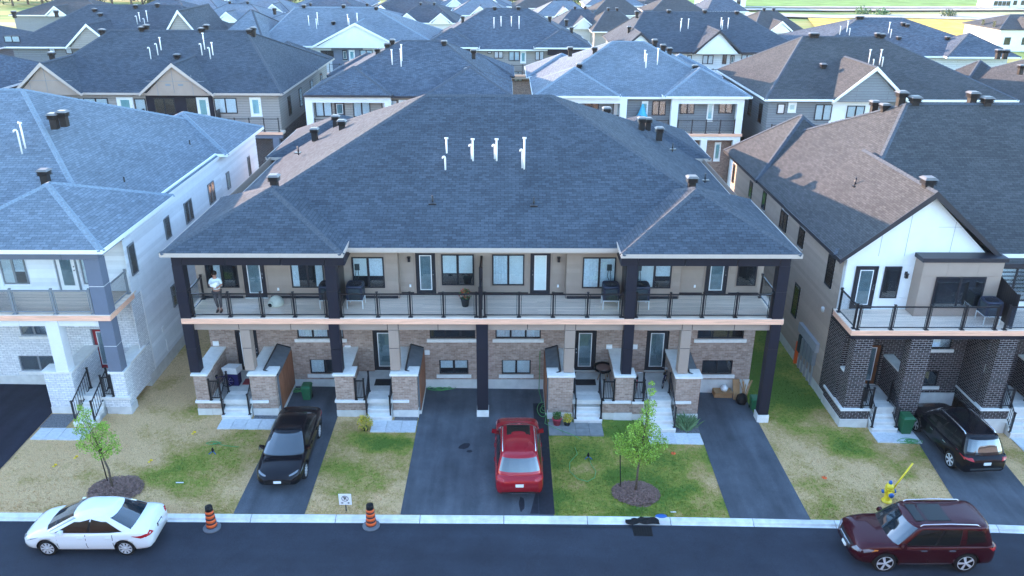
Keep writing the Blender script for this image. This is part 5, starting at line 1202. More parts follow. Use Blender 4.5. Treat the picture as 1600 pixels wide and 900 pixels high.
def whitehouse(label, px0, px1, pyb, hgt, wall, roof, name='house', depth=9, group='buildings at the edge of the fields', gab=False, rs=2.8):
    a = onground(px0, pyb); c = onground(px1, pyb); Y = a.y; z = 0
    T = thing(name, label, 'house' if name == 'house' else 'building', ((a.x + c.x) / 2, Y, 0), group=group)
    b = MB(); b.box(a.x, c.x, Y, Y + depth, -1, hgt); b.build('wall', wall, T)
    b = MB(); cp = []
    hip(b, cp, a.x - .5, c.x + .5, Y - .5, Y + depth + .5, hgt, a.x + (c.x - a.x) * .35, Y + depth / 2, a.x + (c.x - a.x) * .65, Y + depth / 2, hgt + rs)
    if gab: gable(b, cp, a.x + (c.x - a.x) * .28, a.x + (c.x - a.x) * .5, Y - .7, Y + 4, hgt, hgt + 2.0)
    b.build('roof', [roof, 'eave_black', wall], T); capmesh(cp, 'ridge_cap', 'cap_dark', T)
    F = Fr('front', Y); w_ = c.x - a.x
    for i in range(4): 
        for z0 in ((1.0, 4.2) if hgt > 6 else (1.2,)): window(F, a.x + w_ * (.08 + .24 * i), a.x + w_ * (.08 + .24 * i) + 1.2, z0, z0 + 1.4, T, kind='dark', n=1, detail=False)
    Fs = Fr('left', a.x)
    for y_ in (2, 6): window(Fs, Y + y_, Y + y_ + 1.0, 4.0, 5.4, T, kind='dark', n=1, detail=False)
    return T
hh = whitehouse('cream walled house with brown roof at the right edge by the straw field', 1556, 1668, 80, 4.1, 'panel_white', 'sh_brown', gab=True, depth=13, rs=2.2)
whitehouse('bright white flat building at the top right corner beyond the road', 1549, 1575, 14, 7.5, 'panel_white', 'eave_white', name='building')
whitehouse('pale grey house with dark window at the very top right corner', 1577, 1625, 14, 5, 'panel_white', 'sh_light')
whitehouse('long white unfinished building beyond the road at the top right of the roofs', 1094, 1163, 13, 4.6, 'panel_white', 'eave_white', name='building')
whitehouse('low white shed near the top edge between the roofs and the green field', 1000, 1040, 8, 3.5, 'panel_white', 'eave_white', name='building')
# fields and country road
def gstrip(name, mat, pts_near, pts_far, dz):
    vs = []; n = len(pts_near)
    for q in pts_near + pts_far: p = atZ(q[0], q[1], 0); vs.append((p.x, p.y, dz))
    me = bpy.data.meshes.new(name); me.from_pydata(vs, [], [(i, i + 1, n + i + 1, n + i) for i in range(n - 1)]); me.materials.append(MT[mat]); me.update()
    o = bpy.data.objects.new(name, me); COL.objects.link(o); o['kind'] = 'structure'
gstrip('straw_field', 'straw', [(1290, 66), (1450, 72), (1700, 80)], [(1260, 28), (1450, 28), (1700, 26)], .35)
gstrip('dirt_track', 'dirt', [(1120, 26), (1300, 31), (1420, 31), (1500, 33), (1640, 36)], [(1130, 21), (1300, 26), (1420, 25), (1500, 25), (1640, 27)], .5)
gstrip('country_road', 'dirt', [(1050, 17), (1300, 19), (1640, 18)], [(1050, 14), (1300, 16), (1640, 15)], .45)
gstrip('green_field', 'greenf', [(1040, 14), (1300, 14), (1640, 13)], [(1040, -8), (1300, -8), (1640, -8)], .42)
gstrip('grey_field', 'dirt', [(1100, 13.6), (1400, 14.5), (1560, 14.4)], [(1100, 12.4), (1400, 12), (1560, 12)], .46)

# ------------------------------------------------------------------ cars
def paint(name, c, rough=.25, metal=.3, coat=1.0):
    m, t, b = nodes(name); b.inputs["Base Color"].default_value = (*c, 1); b.inputs["Roughness"].default_value = rough; b.inputs["Metallic"].default_value = metal
    b.inputs["Coat Weight"].default_value = coat; b.inputs["Coat Roughness"].default_value = .03; b.inputs["Specular IOR Level"].default_value = .5 * coat
    geo = N(t, "ShaderNodeTexCoord"); nz = N(t, "ShaderNodeTexNoise"); nz.inputs["Scale"].default_value = 1.5; t.links.new(geo.outputs["Object"], nz.inputs["Vector"])
    mr = N(t, "ShaderNodeMapRange"); mr.inputs[3].default_value = rough * .8; mr.inputs[4].default_value = rough * 1.25; t.links.new(nz.outputs[0], mr.inputs[0]); t.links.new(mr.outputs[0], b.inputs["Roughness"])
    return m
MT['p_white'] = paint('white_car_paint', (.80, .82, .82), .3, 0); MT['p_black'] = paint('black_car_paint', (.004, .0045, .008), .2, .1, .35)
MT['p_red'] = paint('red_car_paint', (.36, .010, .022), .25, .3, .6); MT['p_maroon'] = paint('maroon_car_paint', (.050, .0035, .009), .22, .3, .45)
def interp(tab, x):
    xs_ = [p[0] for p in tab]; return [float(np.interp(x, xs_, [p[i] for p in tab])) for i in range(1, len(tab[0]))]
def smoothtab(tab, x, e=.06):
    return [sum(v) / 3 for v in zip(interp(tab, x - e), interp(tab, x), interp(tab, x + e))]
def car(name, label, cat, loc, rz, paintm, S):
    """S: table of the car's real shape.  x forward, y left, z up"""
    T = thing(name, label, cat, loc, rz)
    # hull: [x, half width, bottom, shoulder, top]
    tab = S['hull']; x0, x1 = tab[0][0], tab[-1][0]
    nx = 60; xs_ = [x0 + (x1 - x0) * (.5 - .5 * math.cos(math.pi * i / nx)) for i in range(nx + 1)]
    secs = []
    def sec(x):
        hw, zb, zs, zt = smoothtab(tab, x)
        pr = [(0, zb), (.55 * hw, zb), (.86 * hw, zb + .01), (.955 * hw, zb + .07), (.985 * hw, zb + .16), (hw, zb + (zs - zb) * .42), (.998 * hw, zb + (zs - zb) * .62), (.985 * hw, zb + (zs - zb) * .72),
              (.982 * hw, zb + (zs - zb) * .88), (.955 * hw, zs), (.90 * hw, zs + (zt - zs) * .55), (.74 * hw, zt), (.4 * hw, zt + .018), (0, zt + .024)]
        return pr
    m = 14; V_ = []; Fc = []
    for x in xs_:
        p = sec(x); V_ += [(x, y, z) for y, z in p] + [(x, -y, z) for y, z in p[-2:0:-1]]
    k = 2 * m - 2
    for i in range(nx):
        for j in range(k): Fc.append((i * k + j, (i + 1) * k + j, (i + 1) * k + (j + 1) % k, i * k + (j + 1) % k))
    Fc += [tuple(range(k)), tuple(nx * k + j for j in range(k - 1, -1, -1))]
    b = MB(); b.add(V_, Fc, 0, True); body = b.build('body', [paintm, 'trimblack'], T, local=True)
    wr, wb = S['wheel_r'], S['axles']; hwm = max(t[1] for t in tab)
    cb = MB()
    for ax in wb:
        for s in (1, -1):
            n = 28; ra = wr + .055
            vs = [(ax + ra * math.cos(2 * math.pi * i / n), s * (hwm - .30 + q * .5), wr + ra * math.sin(2 * math.pi * i / n)) for q in (0, 1) for i in range(n)]
            fs = [(i, (i + 1) % n, n + (i + 1) % n, n + i) for i in range(n)] + [tuple(range(n - 1, -1, -1)), tuple(range(n, 2 * n))]
            if s > 0: fs = [tuple(reversed(f)) for f in fs]
            cb.add(vs, fs, 0, False)
    cut = cb.build('cutter', ['trimblack'], T, local=True)
    bm = bmesh.new(); bm.from_mesh(cut.data); bmesh.ops.recalc_face_normals(bm, faces=bm.faces); bm.to_mesh(cut.data); bm.free()
    bm = bmesh.new(); bm.from_mesh(body.data); bmesh.ops.recalc_face_normals(bm, faces=bm.faces); bm.to_mesh(body.data); bm.free()
    md = body.modifiers.new('arches', 'BOOLEAN'); md.operation = 'DIFFERENCE'; md.object = cut; md.solver = 'EXACT'
    try: md.material_mode = 'TRANSFER'
    except Exception: pass
    bpy.context.view_layer.update()
    me2 = bpy.data.meshes.new_from_object(body.evaluated_get(bpy.context.evaluated_depsgraph_get())); body.modifiers.clear(); body.data = me2
    bpy.data.objects.remove(cut)
    # greenhouse: rings from belt to roof
    G = S['cabin']; (bx0, bx1, bw, bz), (tx0, tx1, tw, tz) = G
    NL = 9; ring = []
    def ringpt(lv, u):   # u in 0..1 round the plan, starting at front centre towards +y
        e = lv; x0_, x1_ = bx0 + (tx0 - bx0) * e, bx1 + (tx1 - bx1) * e
        bul = math.sin(min(1, e) * math.pi * .5)
        w_ = bw + (tw - bw) * (e ** 1.25); z = bz + (tz - bz) * (1 - (1 - e) ** 1.12)
        cr = .20
        side = [(x1_ + .10, 0), (x1_ + .07, w_ * .5), (x1_ - .02, w_ * .80), (x1_ - .12, w_ * .955), (x1_ - .30, w_)]
        L_ = (x0_ + .30); mid = [(x1_ - .30 + (L_ - x1_ + .30) * i / 12, w_ * (1 + .012 * math.sin(math.pi * i / 12))) for i in range(1, 13)]
        back = [(x0_ + .12, w_ * .955), (x0_ + .03, w_ * .80), (x0_ - .03, w_ * .5), (x0_ - .05, 0)]
        half = side + mid + back
        return half, z
    lv = [-.12, 0, .12, .28, .45, .62, .78, .9, 1.0]
    V_ = []; rows = []
    for e in lv:
        h_, z = ringpt(max(0, e), 0); z = z if e >= 0 else bz - .12
        full = [(x, y, z) for x, y in h_] + [(x, -y, z) for x, y in h_[-2:0:-1]]; rows.append(full)
    # domed roof rings
    for f_, dz in ((.93, .028), (.78, .05), (.5, .068), (.2, .075)):
        cx = (tx0 + tx1) / 2; rows.append([(cx + (x - cx) * f_, y * f_, tz + dz) for x, y, z in rows[8]])
    K2 = len(rows[0]); 
    for r_ in rows: V_ += r_
    Fc = [(i * K2 + j, i * K2 + (j + 1) % K2, (i + 1) * K2 + (j + 1) % K2, (i + 1) * K2 + j) for i in range(len(rows) - 1) for j in range(K2)]
    Fc.append(tuple((len(rows) - 1) * K2 + j for j in range(K2)))
    b = MB(); b.add(V_, Fc, 0, True); cabn = b.build('cabin', [paintm], T, local=True)
    def patch(j0, j1, e0, e1, nm, mat='carglass', off=.006, m_=6):
        """pane lying just outside the cabin shell between ring positions and levels"""
        n_ = m_ * max(1, int(abs(j1 - j0))); b = MB(); vs = []
        def P_(jf, e):
            h_, z = ringpt(e, 0); full = [(x, y) for x, y in h_] + [(x, -y) for x, y in h_[-2:0:-1]]
            jf = jf % K2; i = int(jf); t = jf - i; a = full[i % K2]; c = full[(i + 1) % K2]
            return Vector((a[0] + (c[0] - a[0]) * t, a[1] + (c[1] - a[1]) * t, z))
        for q in range(7):
            for i in range(n_ + 1):
                jf = j0 + (j1 - j0) * i / n_; e = (e0[0] + (e0[1] - e0[0]) * i / n_) + ((e1[0] + (e1[1] - e1[0]) * i / n_) - (e0[0] + (e0[1] - e0[0]) * i / n_)) * q / 6
                p = P_(jf, e); d1 = P_(jf + .01, e) - P_(jf - .01, e); d2 = P_(jf, min(1, e + .02)) - P_(jf, max(0, e - .02)); nn = d1.cross(d2)
                if nn.length < 1e-9: nn = Vector((p.x, p.y, 0))
                nn.normalize()
                if nn.dot(Vector((p.x - (bx0 + bx1) / 2, p.y * 2, .3))) < 0: nn = -nn
                vs.append(tuple(p + nn * off))
        b.add(vs, [(q * (n_ + 1) + i, q * (n_ + 1) + i + 1, (q + 1) * (n_ + 1) + i + 1, (q + 1) * (n_ + 1) + i) for q in range(6) for i in range(n_)], 0, True)
        return b.build(nm, mat, T, local=True)
    patch(-3.1, 3.1, (.04, .04), (.93, .93), 'windscreen', 'screen'); 
    half = 5 + 12 + 4 - 1; rc = half   # rear centre index
    patch(rc - 2.7, rc + 2.7, (.22, .22) if S.get('hatch') else (.06, .06), (.90, .90), 'rear_window', 'screen')
    for s in (1, -1):
        for a, c, lo, hi in S['panes']:
            j0, j1 = (a, c) if s > 0 else (K2 - c, K2 - a)
            e0, e1 = (lo, hi) if s > 0 else (lo[::-1], hi[::-1])
            patch(j0, j1, e0, e1, 'side_window', 'sideglass', off=.010, m_=3)
        a, c = S['panes'][0][0] - .1, S['panes'][1][1] + .1; j0, j1 = (a, c) if s > 0 else (K2 - c, K2 - a)
        patch(j0, j1, (.03, .03), (S['band'], S['band']), 'window_surround', 'trimblack', off=.004, m_=3) if S.get('band') else None
    # helper on the hull side
    def sy(x, z):
        p = sec(x); 
        for (y0, z0), (y1, z1) in zip(p, p[1:]):
            if z0 <= z <= z1 and z1 > z0: return y0 + (y1 - y0) * (z - z0) / (z1 - z0)
        return p[9][0]
    def strip(pts, wd, s, mat, nm, off=.004):
        b = MB(); vs = []
        for i, (x, z) in enumerate(pts):
            a = pts[max(0, i - 1)]; c = pts[min(len(pts) - 1, i + 1)]; dx, dz_ = c[0] - a[0], c[1] - a[1]; l = math.hypot(dx, dz_) or 1; nx_, nz_ = -dz_ / l * wd / 2, dx / l * wd / 2
            for q in (1, -1):
                X, Z = x + nx_ * q, z + nz_ * q; vs.append((X, s * (sy(X, Z) + off), Z))
        b.add(vs, [(2 * i, 2 * i + 2, 2 * i + 3, 2 * i + 1) for i in range(len(pts) - 1)]); return b.build(nm, mat, T, local=True)
    zb_, zs_ = interp(tab, 0)[1], interp(tab, 0)[2]
    for s in (1, -1):
        for dx in S['seams']:
            strip([(dx - .03, zb_ + .16), (dx, zb_ + .3), (dx, zs_ - .05), (dx, zs_ + .0)], .02, s, 'trimblack', 'door_seam')
        strip([(wb[1] - wr - .1, zb_ + .13), (wb[0] + wr + .1, zb_ + .13)], S.get('sill_w', .05), s, S.get('sill', 'trimblack'), 'sill_trim', .006)
        for hx in S['handles']:
            b = MB(); Y = s * (sy(hx, zs_ - .12) + .012); b.box(hx - .11, hx + .11, min(Y, Y + s * .025), max(Y, Y + s * .025), zs_ - .135, zs_ - .095); b.build('door_handle', S.get('handle', paintm), T, local=True)
        mx, my, mz = S['mirror']; b = MB(); b.hexa([(mx - .09, s * my, mz), (mx + .07, s * my, mz), (mx + .10, s * (my + .2), mz + .02), (mx - .06, s * (my + .2), mz + .02), (mx - .09, s * my, mz + .11), (mx + .04, s * my, mz + .12), (mx + .05, s * (my + .18), mz + .15), (mx - .06, s * (my + .18), mz + .15)])
        b.build('wing_mirror', S.get('mirrorm', paintm), T, local=True)
    # lamps, grille, bumpers, plates: closed shells lying on the hull ends
    def shell(pts, th, mat, nm):   # polygon of 3-D points on the body, pushed slightly outwards
        c = sum((Vector(p) for p in pts), Vector()) / len(pts); b = MB(); n = len(pts); d = Vector((c.x, c.y * .8, 0)).normalized() * th
        b.add([tuple(Vector(p)) for p in pts] + [tuple(Vector(p) + d) for p in pts] + [tuple(c + d * 1.25)], [tuple((i, (i + 1) % n, n + (i + 1) % n, n + i)) for i in range(n)] + [(n + i, n + (i + 1) % n, 2 * n) for i in range(n)], 0, False)
        return b.build(nm, mat, T, local=True)
    def side_y(x, z): return sy(x, z)
    def nose(end, y, z):
        """x of the hull surface at the front (end=1) or rear (-1) for a given y, z"""
        rng_ = [x1 - i * .01 for i in range(80)] if end > 0 else [x0 + i * .01 for i in range(80)]
        for x in rng_:
            p = sec(x); zb2, zt2 = p[0][1], p[-1][1]
            if zb2 <= z <= zt2 and sy(x, min(z, p[9][1])) >= abs(y) and not (z > p[9][1] and abs(y) > p[9][0] - (z - p[9][1]) * 1.5): return x
        return rng_[-1]
    def onend(end, poly, th, mat, nm, s=1, sub=5):
        b = MB(); n = len(poly)
        c = (sum(p[0] for p in poly) / n, sum(p[1] for p in poly) / n)
        pts = []; loops = []
        for k_ in range(sub + 1):
            f_ = 1 - k_ / (sub + .0001)
            for i in range(n):
                a, e = poly[i], poly[(i + 1) % n]
                for q in range(4):
                    y = c[0] + ((a[0] + (e[0] - a[0]) * q / 4) - c[0]) * f_; z = c[1] + ((a[1] + (e[1] - a[1]) * q / 4) - c[1]) * f_
                    pts.append((nose(end, y, z) + end * (th if k_ > 0 else -.02), y * s, z))
        R_ = n * 4
        b.add(pts, [(k_ * R_ + i, k_ * R_ + (i + 1) % R_, (k_ + 1) * R_ + (i + 1) % R_, (k_ + 1) * R_ + i) for k_ in range(sub) for i in range(R_)], 0, False)
        return b.build(nm, mat, T, local=True)
    for it in S['front']: 
        for s in ((1, -1) if it[3] else (1,)): onend(1, it[0], it[4] if len(it) > 4 else .012, it[1], it[2], s)
    for it in S['rear']:
        for s in ((1, -1) if it[3] else (1,)): onend(-1, it[0], it[4] if len(it) > 4 else .012, it[1], it[2], s)
    for it in S.get('side', []):
        for s in (1, -1):
            b = MB(); vs = [(x, s * (sy(x, z) + .010), z) for x, z in it[0]]; cx_ = sum(v[0] for v in vs) / len(vs); cz_ = sum(v[2] for v in vs) / len(vs)
            vs.append((cx_, s * (sy(cx_, cz_) + .018), cz_)); n = len(it[0])
            b.add(vs, [(i, (i + 1) % n, n) for i in range(n)]); b.build(it[2], it[1], T, local=True)
    # wheels
    wheel0 = None
    for ax in wb:
        for s in (1, -1):
            yo = s * (hwm - .02)
            b = MB(); prof = [(wr * .72, -.10), (wr * .9, -.11), (wr * .985, -.08), (wr, -.04), (wr, .04), (wr * .985, .08), (wr * .9, .11), (wr * .72, .10)]
            n = 26; vs = []
            for r_, q in prof:
                for j in range(n): t = 2 * math.pi * j / n; vs.append((ax + r_ * math.cos(t), yo - s * .11 + q, wr + r_ * math.sin(t)))
            b.add(vs, [(i * n + j, i * n + (j + 1) % n, (i + 1) * n + (j + 1) % n, (i + 1) * n + j) for i in range(7) for j in range(n)], 0, True)
            b.add([(ax + wr * .66 * math.cos(2 * math.pi * j / n), yo - s * .09, wr + wr * .66 * math.sin(2 * math.pi * j / n)) for j in range(n)], [tuple(range(n))], 0)
            wh = b.build('wheel', 'rubber', T, local=True)
            b = MB(); yf = yo - s * .012
            for j in range(n):
                t, u = 2 * math.pi * j / n, 2 * math.pi * (j + 1) / n
                b.add([(ax + a_ * math.cos(v), yf - (s * .012 if a_ < wr * .64 else 0), wr + a_ * math.sin(v)) for a_, v in ((wr * .75, t), (wr * .75, u), (wr * .66, u), (wr * .66, t))], [(0, 1, 2, 3)])
            sp = S.get('spokes', 8)
            for j in range(sp):
                t = 2 * math.pi * j / sp; d = Vector((math.cos(t), 0, math.sin(t))); q = Vector((-math.sin(t), 0, math.cos(t))); c = Vector((ax, yf, wr)); o_ = Vector((0, -s * .02, 0))
                b.add([tuple(c + q * .03), tuple(c + d * wr * .68 + q * wr * .13), tuple(c + d * wr * .68 - q * wr * .13), tuple(c - q * .03), tuple(c + d * wr * .35 + o_)], [(0, 1, 2, 3)])
            b.lathe([(.055, -.01), (.05, .01)], (0, 0, 0), 10) if 0 else None
            b.tube([(ax, yf - s * .01, wr), (ax, yf + s * .012, wr)], .055, 10)
            b.build('rim', 'rim', wh, local=True)
    if S.get('rails'):
        for s in (1, -1):
            b = MB(); a, c = S['rails']; yy = tw * .93
            b.tube([(a, s * yy, tz + .0), (a + .12, s * yy, tz + .075), ((a + c) / 2, s * yy * .99, tz + .105), (c - .12, s * yy * .98, tz + .07), (c, s * yy * .98, tz - .01)], .022, 6); b.build('roof_rail', 'chrome', T, local=True)
    if S.get('sunroof'):
        for a, c, w_, zz in S['sunroof']:
            b = MB(); vs = [(a, -w_, tz + zz), (c, -w_, tz + zz), (c, w_, tz + zz), (a, w_, tz + zz), (a + .03, -w_ + .03, tz + zz + .012), (c - .03, -w_ + .03, tz + zz + .012), (c - .03, w_ - .03, tz + zz + .012), (a + .03, w_ - .03, tz + zz + .012)]
            b.hexa(vs); b.build('sunroof', 'sideglass', T, local=True)
    for fn in S.get('more', []): fn(T)
    return T
sedan = dict(
    hull=[(-2.28, .60, .42, .70, .74), (-2.24, .76, .30, .86, .93), (-2.12, .84, .24, .93, 1.02), (-1.8, .885, .22, .94, 1.05), (-1.2, .89, .21, .93, 1.03), (0, .885, .20, .89, .96), (1.0, .885, .21, .87, .95), (1.5, .875, .22, .82, .90), (1.9, .84, .23, .74, .81), (2.12, .76, .25, .66, .72), (2.24, .62, .30, .58, .62), (2.28, .45, .38, .52, .55)],
    cabin=((-1.86, 1.38, .815, .93), (-.88, .34, .585, 1.41)), wheel_r=.32, axles=(-1.35, 1.35),
    panes=[(4.3, 9.4, (.05, .08), (.62, .90)), (9.9, 15.2, (.10, .20), (.90, .66))], seams=(.95, -.05, -.98), handles=(.12, -.85), mirror=(.78, .80, .93), spokes=9, band=.72,
    front=[([(.40, .56), (.78, .66), (.80, .74), (.60, .72), (.42, .64)], 'lens', 'headlight', 1), ([(-.34, .52), (.34, .52), (.38, .60), (-.38, .60)], 'trimblack', 'grille', 0), ([(-.5, .30), (.5, .30), (.44, .44), (-.44, .44)], 'trimblack', 'air_intake', 0)],
    rear=[([(.50, .80), (.84, .76), (.84, .90), (.62, .95)], 'red', 'tail_light', 1), ([(-.24, .72), (.24, .72), (.24, .86), (-.24, .86)], 'trimblack', 'plate_recess', 0), ([(-.16, .74), (.16, .74), (.16, .84), (-.16, .84)], 'plate', 'licence_plate', 0, .04), ([(-.7, .30), (.7, .30), (.64, .40), (-.64, .40)], 'trimblack', 'bumper_trim', 0)],
    side=[([(2.05, .60), (1.72, .72), (1.55, .78), (1.85, .72)], 'lens', 'headlight'), ([(-1.62, .84), (-1.95, .74), (-2.16, .78), (-2.10, .88)], 'red', 'tail_light')])
def sh_(d, **k): q = dict(d); q.update(k); return q
wc = onground(128, 862)
WY = 22.18
_c = car('white_sedan', 'white compact sedan parked at the kerb on the left, nose pointing left', 'car', (-13.86, WY, g(-14) - .085), math.pi, 'p_white', sh_(sedan, mirrorm='p_white', sill='p_white'))
camry = sh_(sedan,
    front=[([(.42, .66), (.80, .745), (.81, .785), (.60, .755), (.42, .69)], 'lens', 'headlight', 1), ([(-.55, .36), (.55, .36), (.62, .52), (.30, .60), (-.30, .60), (-.62, .52)], 'trimblack', 'grille', 0), ([(-.16, .42), (.16, .42), (.16, .53), (-.16, .53)], 'plate', 'licence_plate', 0, .04)],
    cabin=((-1.82, 1.22, .80, .93), (-1.0, .30, .57, 1.40)), spokes=10)
car('black_sedan', 'glossy black sedan parked on the narrow driveway, front facing the street', 'car', (-8.42, 26.95, g(-8.4) + .022), -math.pi / 2 + .02, 'p_black', camry)
suv = dict(
    hull=[(-2.28, .66, .48, .86, .90), (-2.22, .82, .34, .98, 1.03), (-2.05, .895, .28, 1.03, 1.08), (-1.2, .925, .26, 1.03, 1.08), (0, .925, .25, 1.0, 1.06), (1.0, .92, .26, .98, 1.07), (1.5, .91, .27, .95, 1.05), (1.95, .87, .30, .86, .96), (2.15, .80, .33, .78, .86), (2.27, .66, .40, .70, .74), (2.31, .5, .46, .62, .66)],
    cabin=((-2.12, 1.22, .85, 1.03), (-1.80, .42, .66, 1.66)), wheel_r=.355, axles=(-1.32, 1.32), hatch=True, band=.86,
    panes=[(4.3, 8.7, (.05, .06), (.60, .90)), (9.1, 12.6, (.06, .08), (.90, .88)), (12.9, 15.8, (.10, .22), (.88, .74))], seams=(.95, -.02, -.95), handles=(.15, -.80), mirror=(.80, .84, 1.03), spokes=5, rails=(-1.5, .35), handle='chrome',
    front=[([(.42, .72), (.86, .82), (.84, .90), (.5, .84)], 'lens', 'headlight', 1), ([(-.42, .58), (.42, .58), (.46, .78), (-.46, .78)], 'trimblack', 'grille', 0)],
    rear=[([(.56, .92), (.88, .90), (.88, 1.0), (.70, 1.04), (.56, 1.0)], 'red', 'tail_light', 1), ([(-.72, .34), (.72, .34), (.80, .50), (-.80, .50)], 'trimblack', 'bumper_trim', 0), ([(-.16, .70), (.16, .70), (.16, .82), (-.16, .82)], 'plate', 'licence_plate', 0, .04), ([(-.5, .36), (.5, .36), (.5, .42), (-.5, .42)], 'chrome', 'skid_plate', 0, .025)],
    side=[([(2.05, .76), (1.75, .84), (1.60, .90), (1.9, .88)], 'lens', 'headlight'), ([(-1.75, .98), (-2.1, .90), (-2.2, .96), (-2.12, 1.02)], 'red', 'tail_light')])
redsuv = sh_(suv, cabin=((-2.10, 1.18, .84, 1.03), (-1.72, .40, .66, 1.66)), hull=[(a, b_ * .985, c, d, e) for a, b_, c, d, e in suv['hull']], sunroof=[(-.42, .28, .45, .058)], rails=(-1.45, .25), handle='p_red')
car('red_suv', 'bright red crossover parked on the double driveway, rear to the street, dark sunroof', 'car', (.55, 26.5, g(.5) + .022), math.pi / 2 + .01, 'p_red', redsuv)
car('black_suv', 'black crossover with silver roof rails on the right driveway, rear to the street', 'car', (18.85, 28.55, g(18.5) + .022), math.pi / 2 + .06, 'p_black', sh_(suv, sunroof=[(-.9, .0, .36, .062)], spokes=6,
    rear=[([(.52, .88), (.86, .94), (.88, 1.02), (.62, 1.02)], 'red', 'tail_light', 1), ([(-.16, .72), (.16, .72), (.16, .84), (-.16, .84)], 'plate', 'licence_plate', 0, .04), ([(-.78, .50), (.78, .50), (.80, .58), (-.80, .58)], 'acside', 'bumper_trim', 0), ([(-.5, .34), (.5, .34), (.55, .42), (-.55, .42)], 'chrome', 'skid_plate', 0, .03)]))
big = sh_(suv,
    hull=[(-2.50, .70, .52, .90, .96), (-2.44, .88, .38, 1.05, 1.12), (-2.25, .96, .32, 1.12, 1.17), (-1.2, .985, .29, 1.12, 1.17), (0, .985, .28, 1.10, 1.16), (1.1, .98, .29, 1.09, 1.18), (1.6, .97, .30, 1.08, 1.17), (2.1, .93, .34, 1.02, 1.11), (2.35, .88, .38, .95, 1.02), (2.47, .76, .44, .84, .90), (2.52, .6, .50, .72, .78)],
    cabin=((-2.36, 1.24, .925, 1.14), (-2.12, .52, .755, 1.80)), wheel_r=.41, axles=(-1.43, 1.43), seams=(1.02, -.02, -1.0), handles=(.18, -.82), mirror=(.92, .90, 1.12), spokes=5, rails=(-1.75, .35),
    panes=[(4.3, 8.3, (.06, .06), (.55, .88)), (8.6, 11.9, (.06, .08), (.88, .86)), (12.9, 15.9, (.10, .22), (.86, .78))], sunroof=[(.05, .40, .48, .058), (-.85, -.02, .48, .066)], sill='chrome', sill_w=.035,
    front=[([(.50, .78), (.93, .82), (.92, .98), (.62, .95)], 'lens', 'headlight', 1), ([(-.50, .60), (.50, .60), (.56, .92), (-.56, .92)], 'trimblack', 'grille', 0), ([(-.47, .80), (.47, .80), (.48, .83), (-.48, .83)], 'chrome', 'grille_bar', 0, .03), ([(-.47, .70), (.47, .70), (.48, .73), (-.48, .73)], 'chrome', 'grille_bar', 0, .03), ([(-.1, .74), (.1, .74), (.1, .80), (-.1, .80)], 'chrome', 'badge', 0, .04), ([(-.16, .50), (.16, .50), (.16, .61), (-.16, .61)], 'plate', 'licence_plate', 0, .045), ([(-.75, .38), (.75, .38), (.7, .46), (-.7, .46)], 'trimblack', 'air_intake', 0)],
    side=[([(2.22, .84), (1.98, .90), (1.85, .97), (2.1, 1.0), (2.28, .95)], 'lens', 'headlight'), ([(1.99, .89), (1.78, .95), (1.76, .99), (1.9, .99)], 'amber', 'indicator_lens'), ([(-2.12, 1.06), (-2.3, .92), (-2.38, .96), (-2.34, 1.08)], 'red', 'tail_light')])
_m = car('maroon_suv', 'large maroon SUV with chrome roof rails on the road at the right, nose pointing left', 'car', (14.12, 22.02, g(14.4) - .085), math.pi, 'p_maroon', big)

_c.scale = (.955, .955, .97); _m.scale = (.95, .95, .96)

# ------------------------------------------------------------------ street things
def barrel(px, py, label):
    q = onground(px, py); z0 = q.z - .085
    T = thing('traffic_barrel', label, 'traffic barrel', (q.x, q.y, z0), group='orange and black traffic barrels along the kerb')
    b = MB(); b.lathe([(.35, 0), (.36, .04), (.33, .07), (.24, .08), (.22, .11)], n=24); b.build('base', 'basegrey', T, local=True)
    cols = ['bandblack', 'orange', 'bandblack', 'orange', 'bandblack', 'orange', 'bandblack', 'orange', 'trimblack']; z = .10; hs = [.05, .13, .075, .13, .075, .13, .075, .11, .19]
    for c, h_ in zip(cols, hs):
        r0, r1 = .225 - .08 * (z / 1.05), .225 - .08 * ((z + h_) / 1.05); b = MB()
        k = .006 if c == 'bandblack' else 0
        b.lathe([(r0 + k, z), (r1 + k, z + h_), (r1 * .5, z + h_)], n=22); b.build('band' if c != 'trimblack' else 'top', c, T, local=True); z += h_
    b = MB(); b.lathe([(.10, z - .01), (.10, z + .025), (.05, z + .03)], n=14); b.build('handle', 'trimblack', T, local=True); T.scale = (.86, .86, .88)
barrel(331, 822, 'orange and black striped barrel at the kerb beside the narrow left driveway')
barrel(580, 819, 'orange and black striped barrel at the kerb just right of the no parking sign')
# no parking sign: circled P struck out, arrows both ways
q = onground(541, 799); T = thing('parking_sign', 'small white no parking sign on a low stake in the front lawn near the kerb', 'sign', tuple(q))
b = MB(); b.box(-.225, .225, -.012, .012, .30, .76); b.build('board', 'panel_white', T, local=True)
b = MB(); b.box(-.02, .02, .013, .03, -.1, .70); b.build('stake', 'acside', T, local=True)
b = MB(); n = 28
for i in range(n):
    t, u = 2 * math.pi * i / n, 2 * math.pi * (i + 1) / n
    b.add([(r_ * math.cos(v), -.015, .575 + r_ * math.sin(v)) for r_, v in ((.125, t), (.125, u), (.105, u), (.105, t))], [(0, 1, 2, 3)])
b.add([(-.085, -.016, .65), (-.07, -.016, .665), (.085, -.016, .50), (.07, -.016, .485)], [(0, 1, 2, 3)]); b.build('ring', 'black', T, local=True)
cu = bpy.data.curves.new('letter', 'FONT'); cu.body = 'P'; cu.size = .20; cu.align_x = 'CENTER'; cu.align_y = 'CENTER'; cu.offset = .006; cu.materials.append(MT['black'])
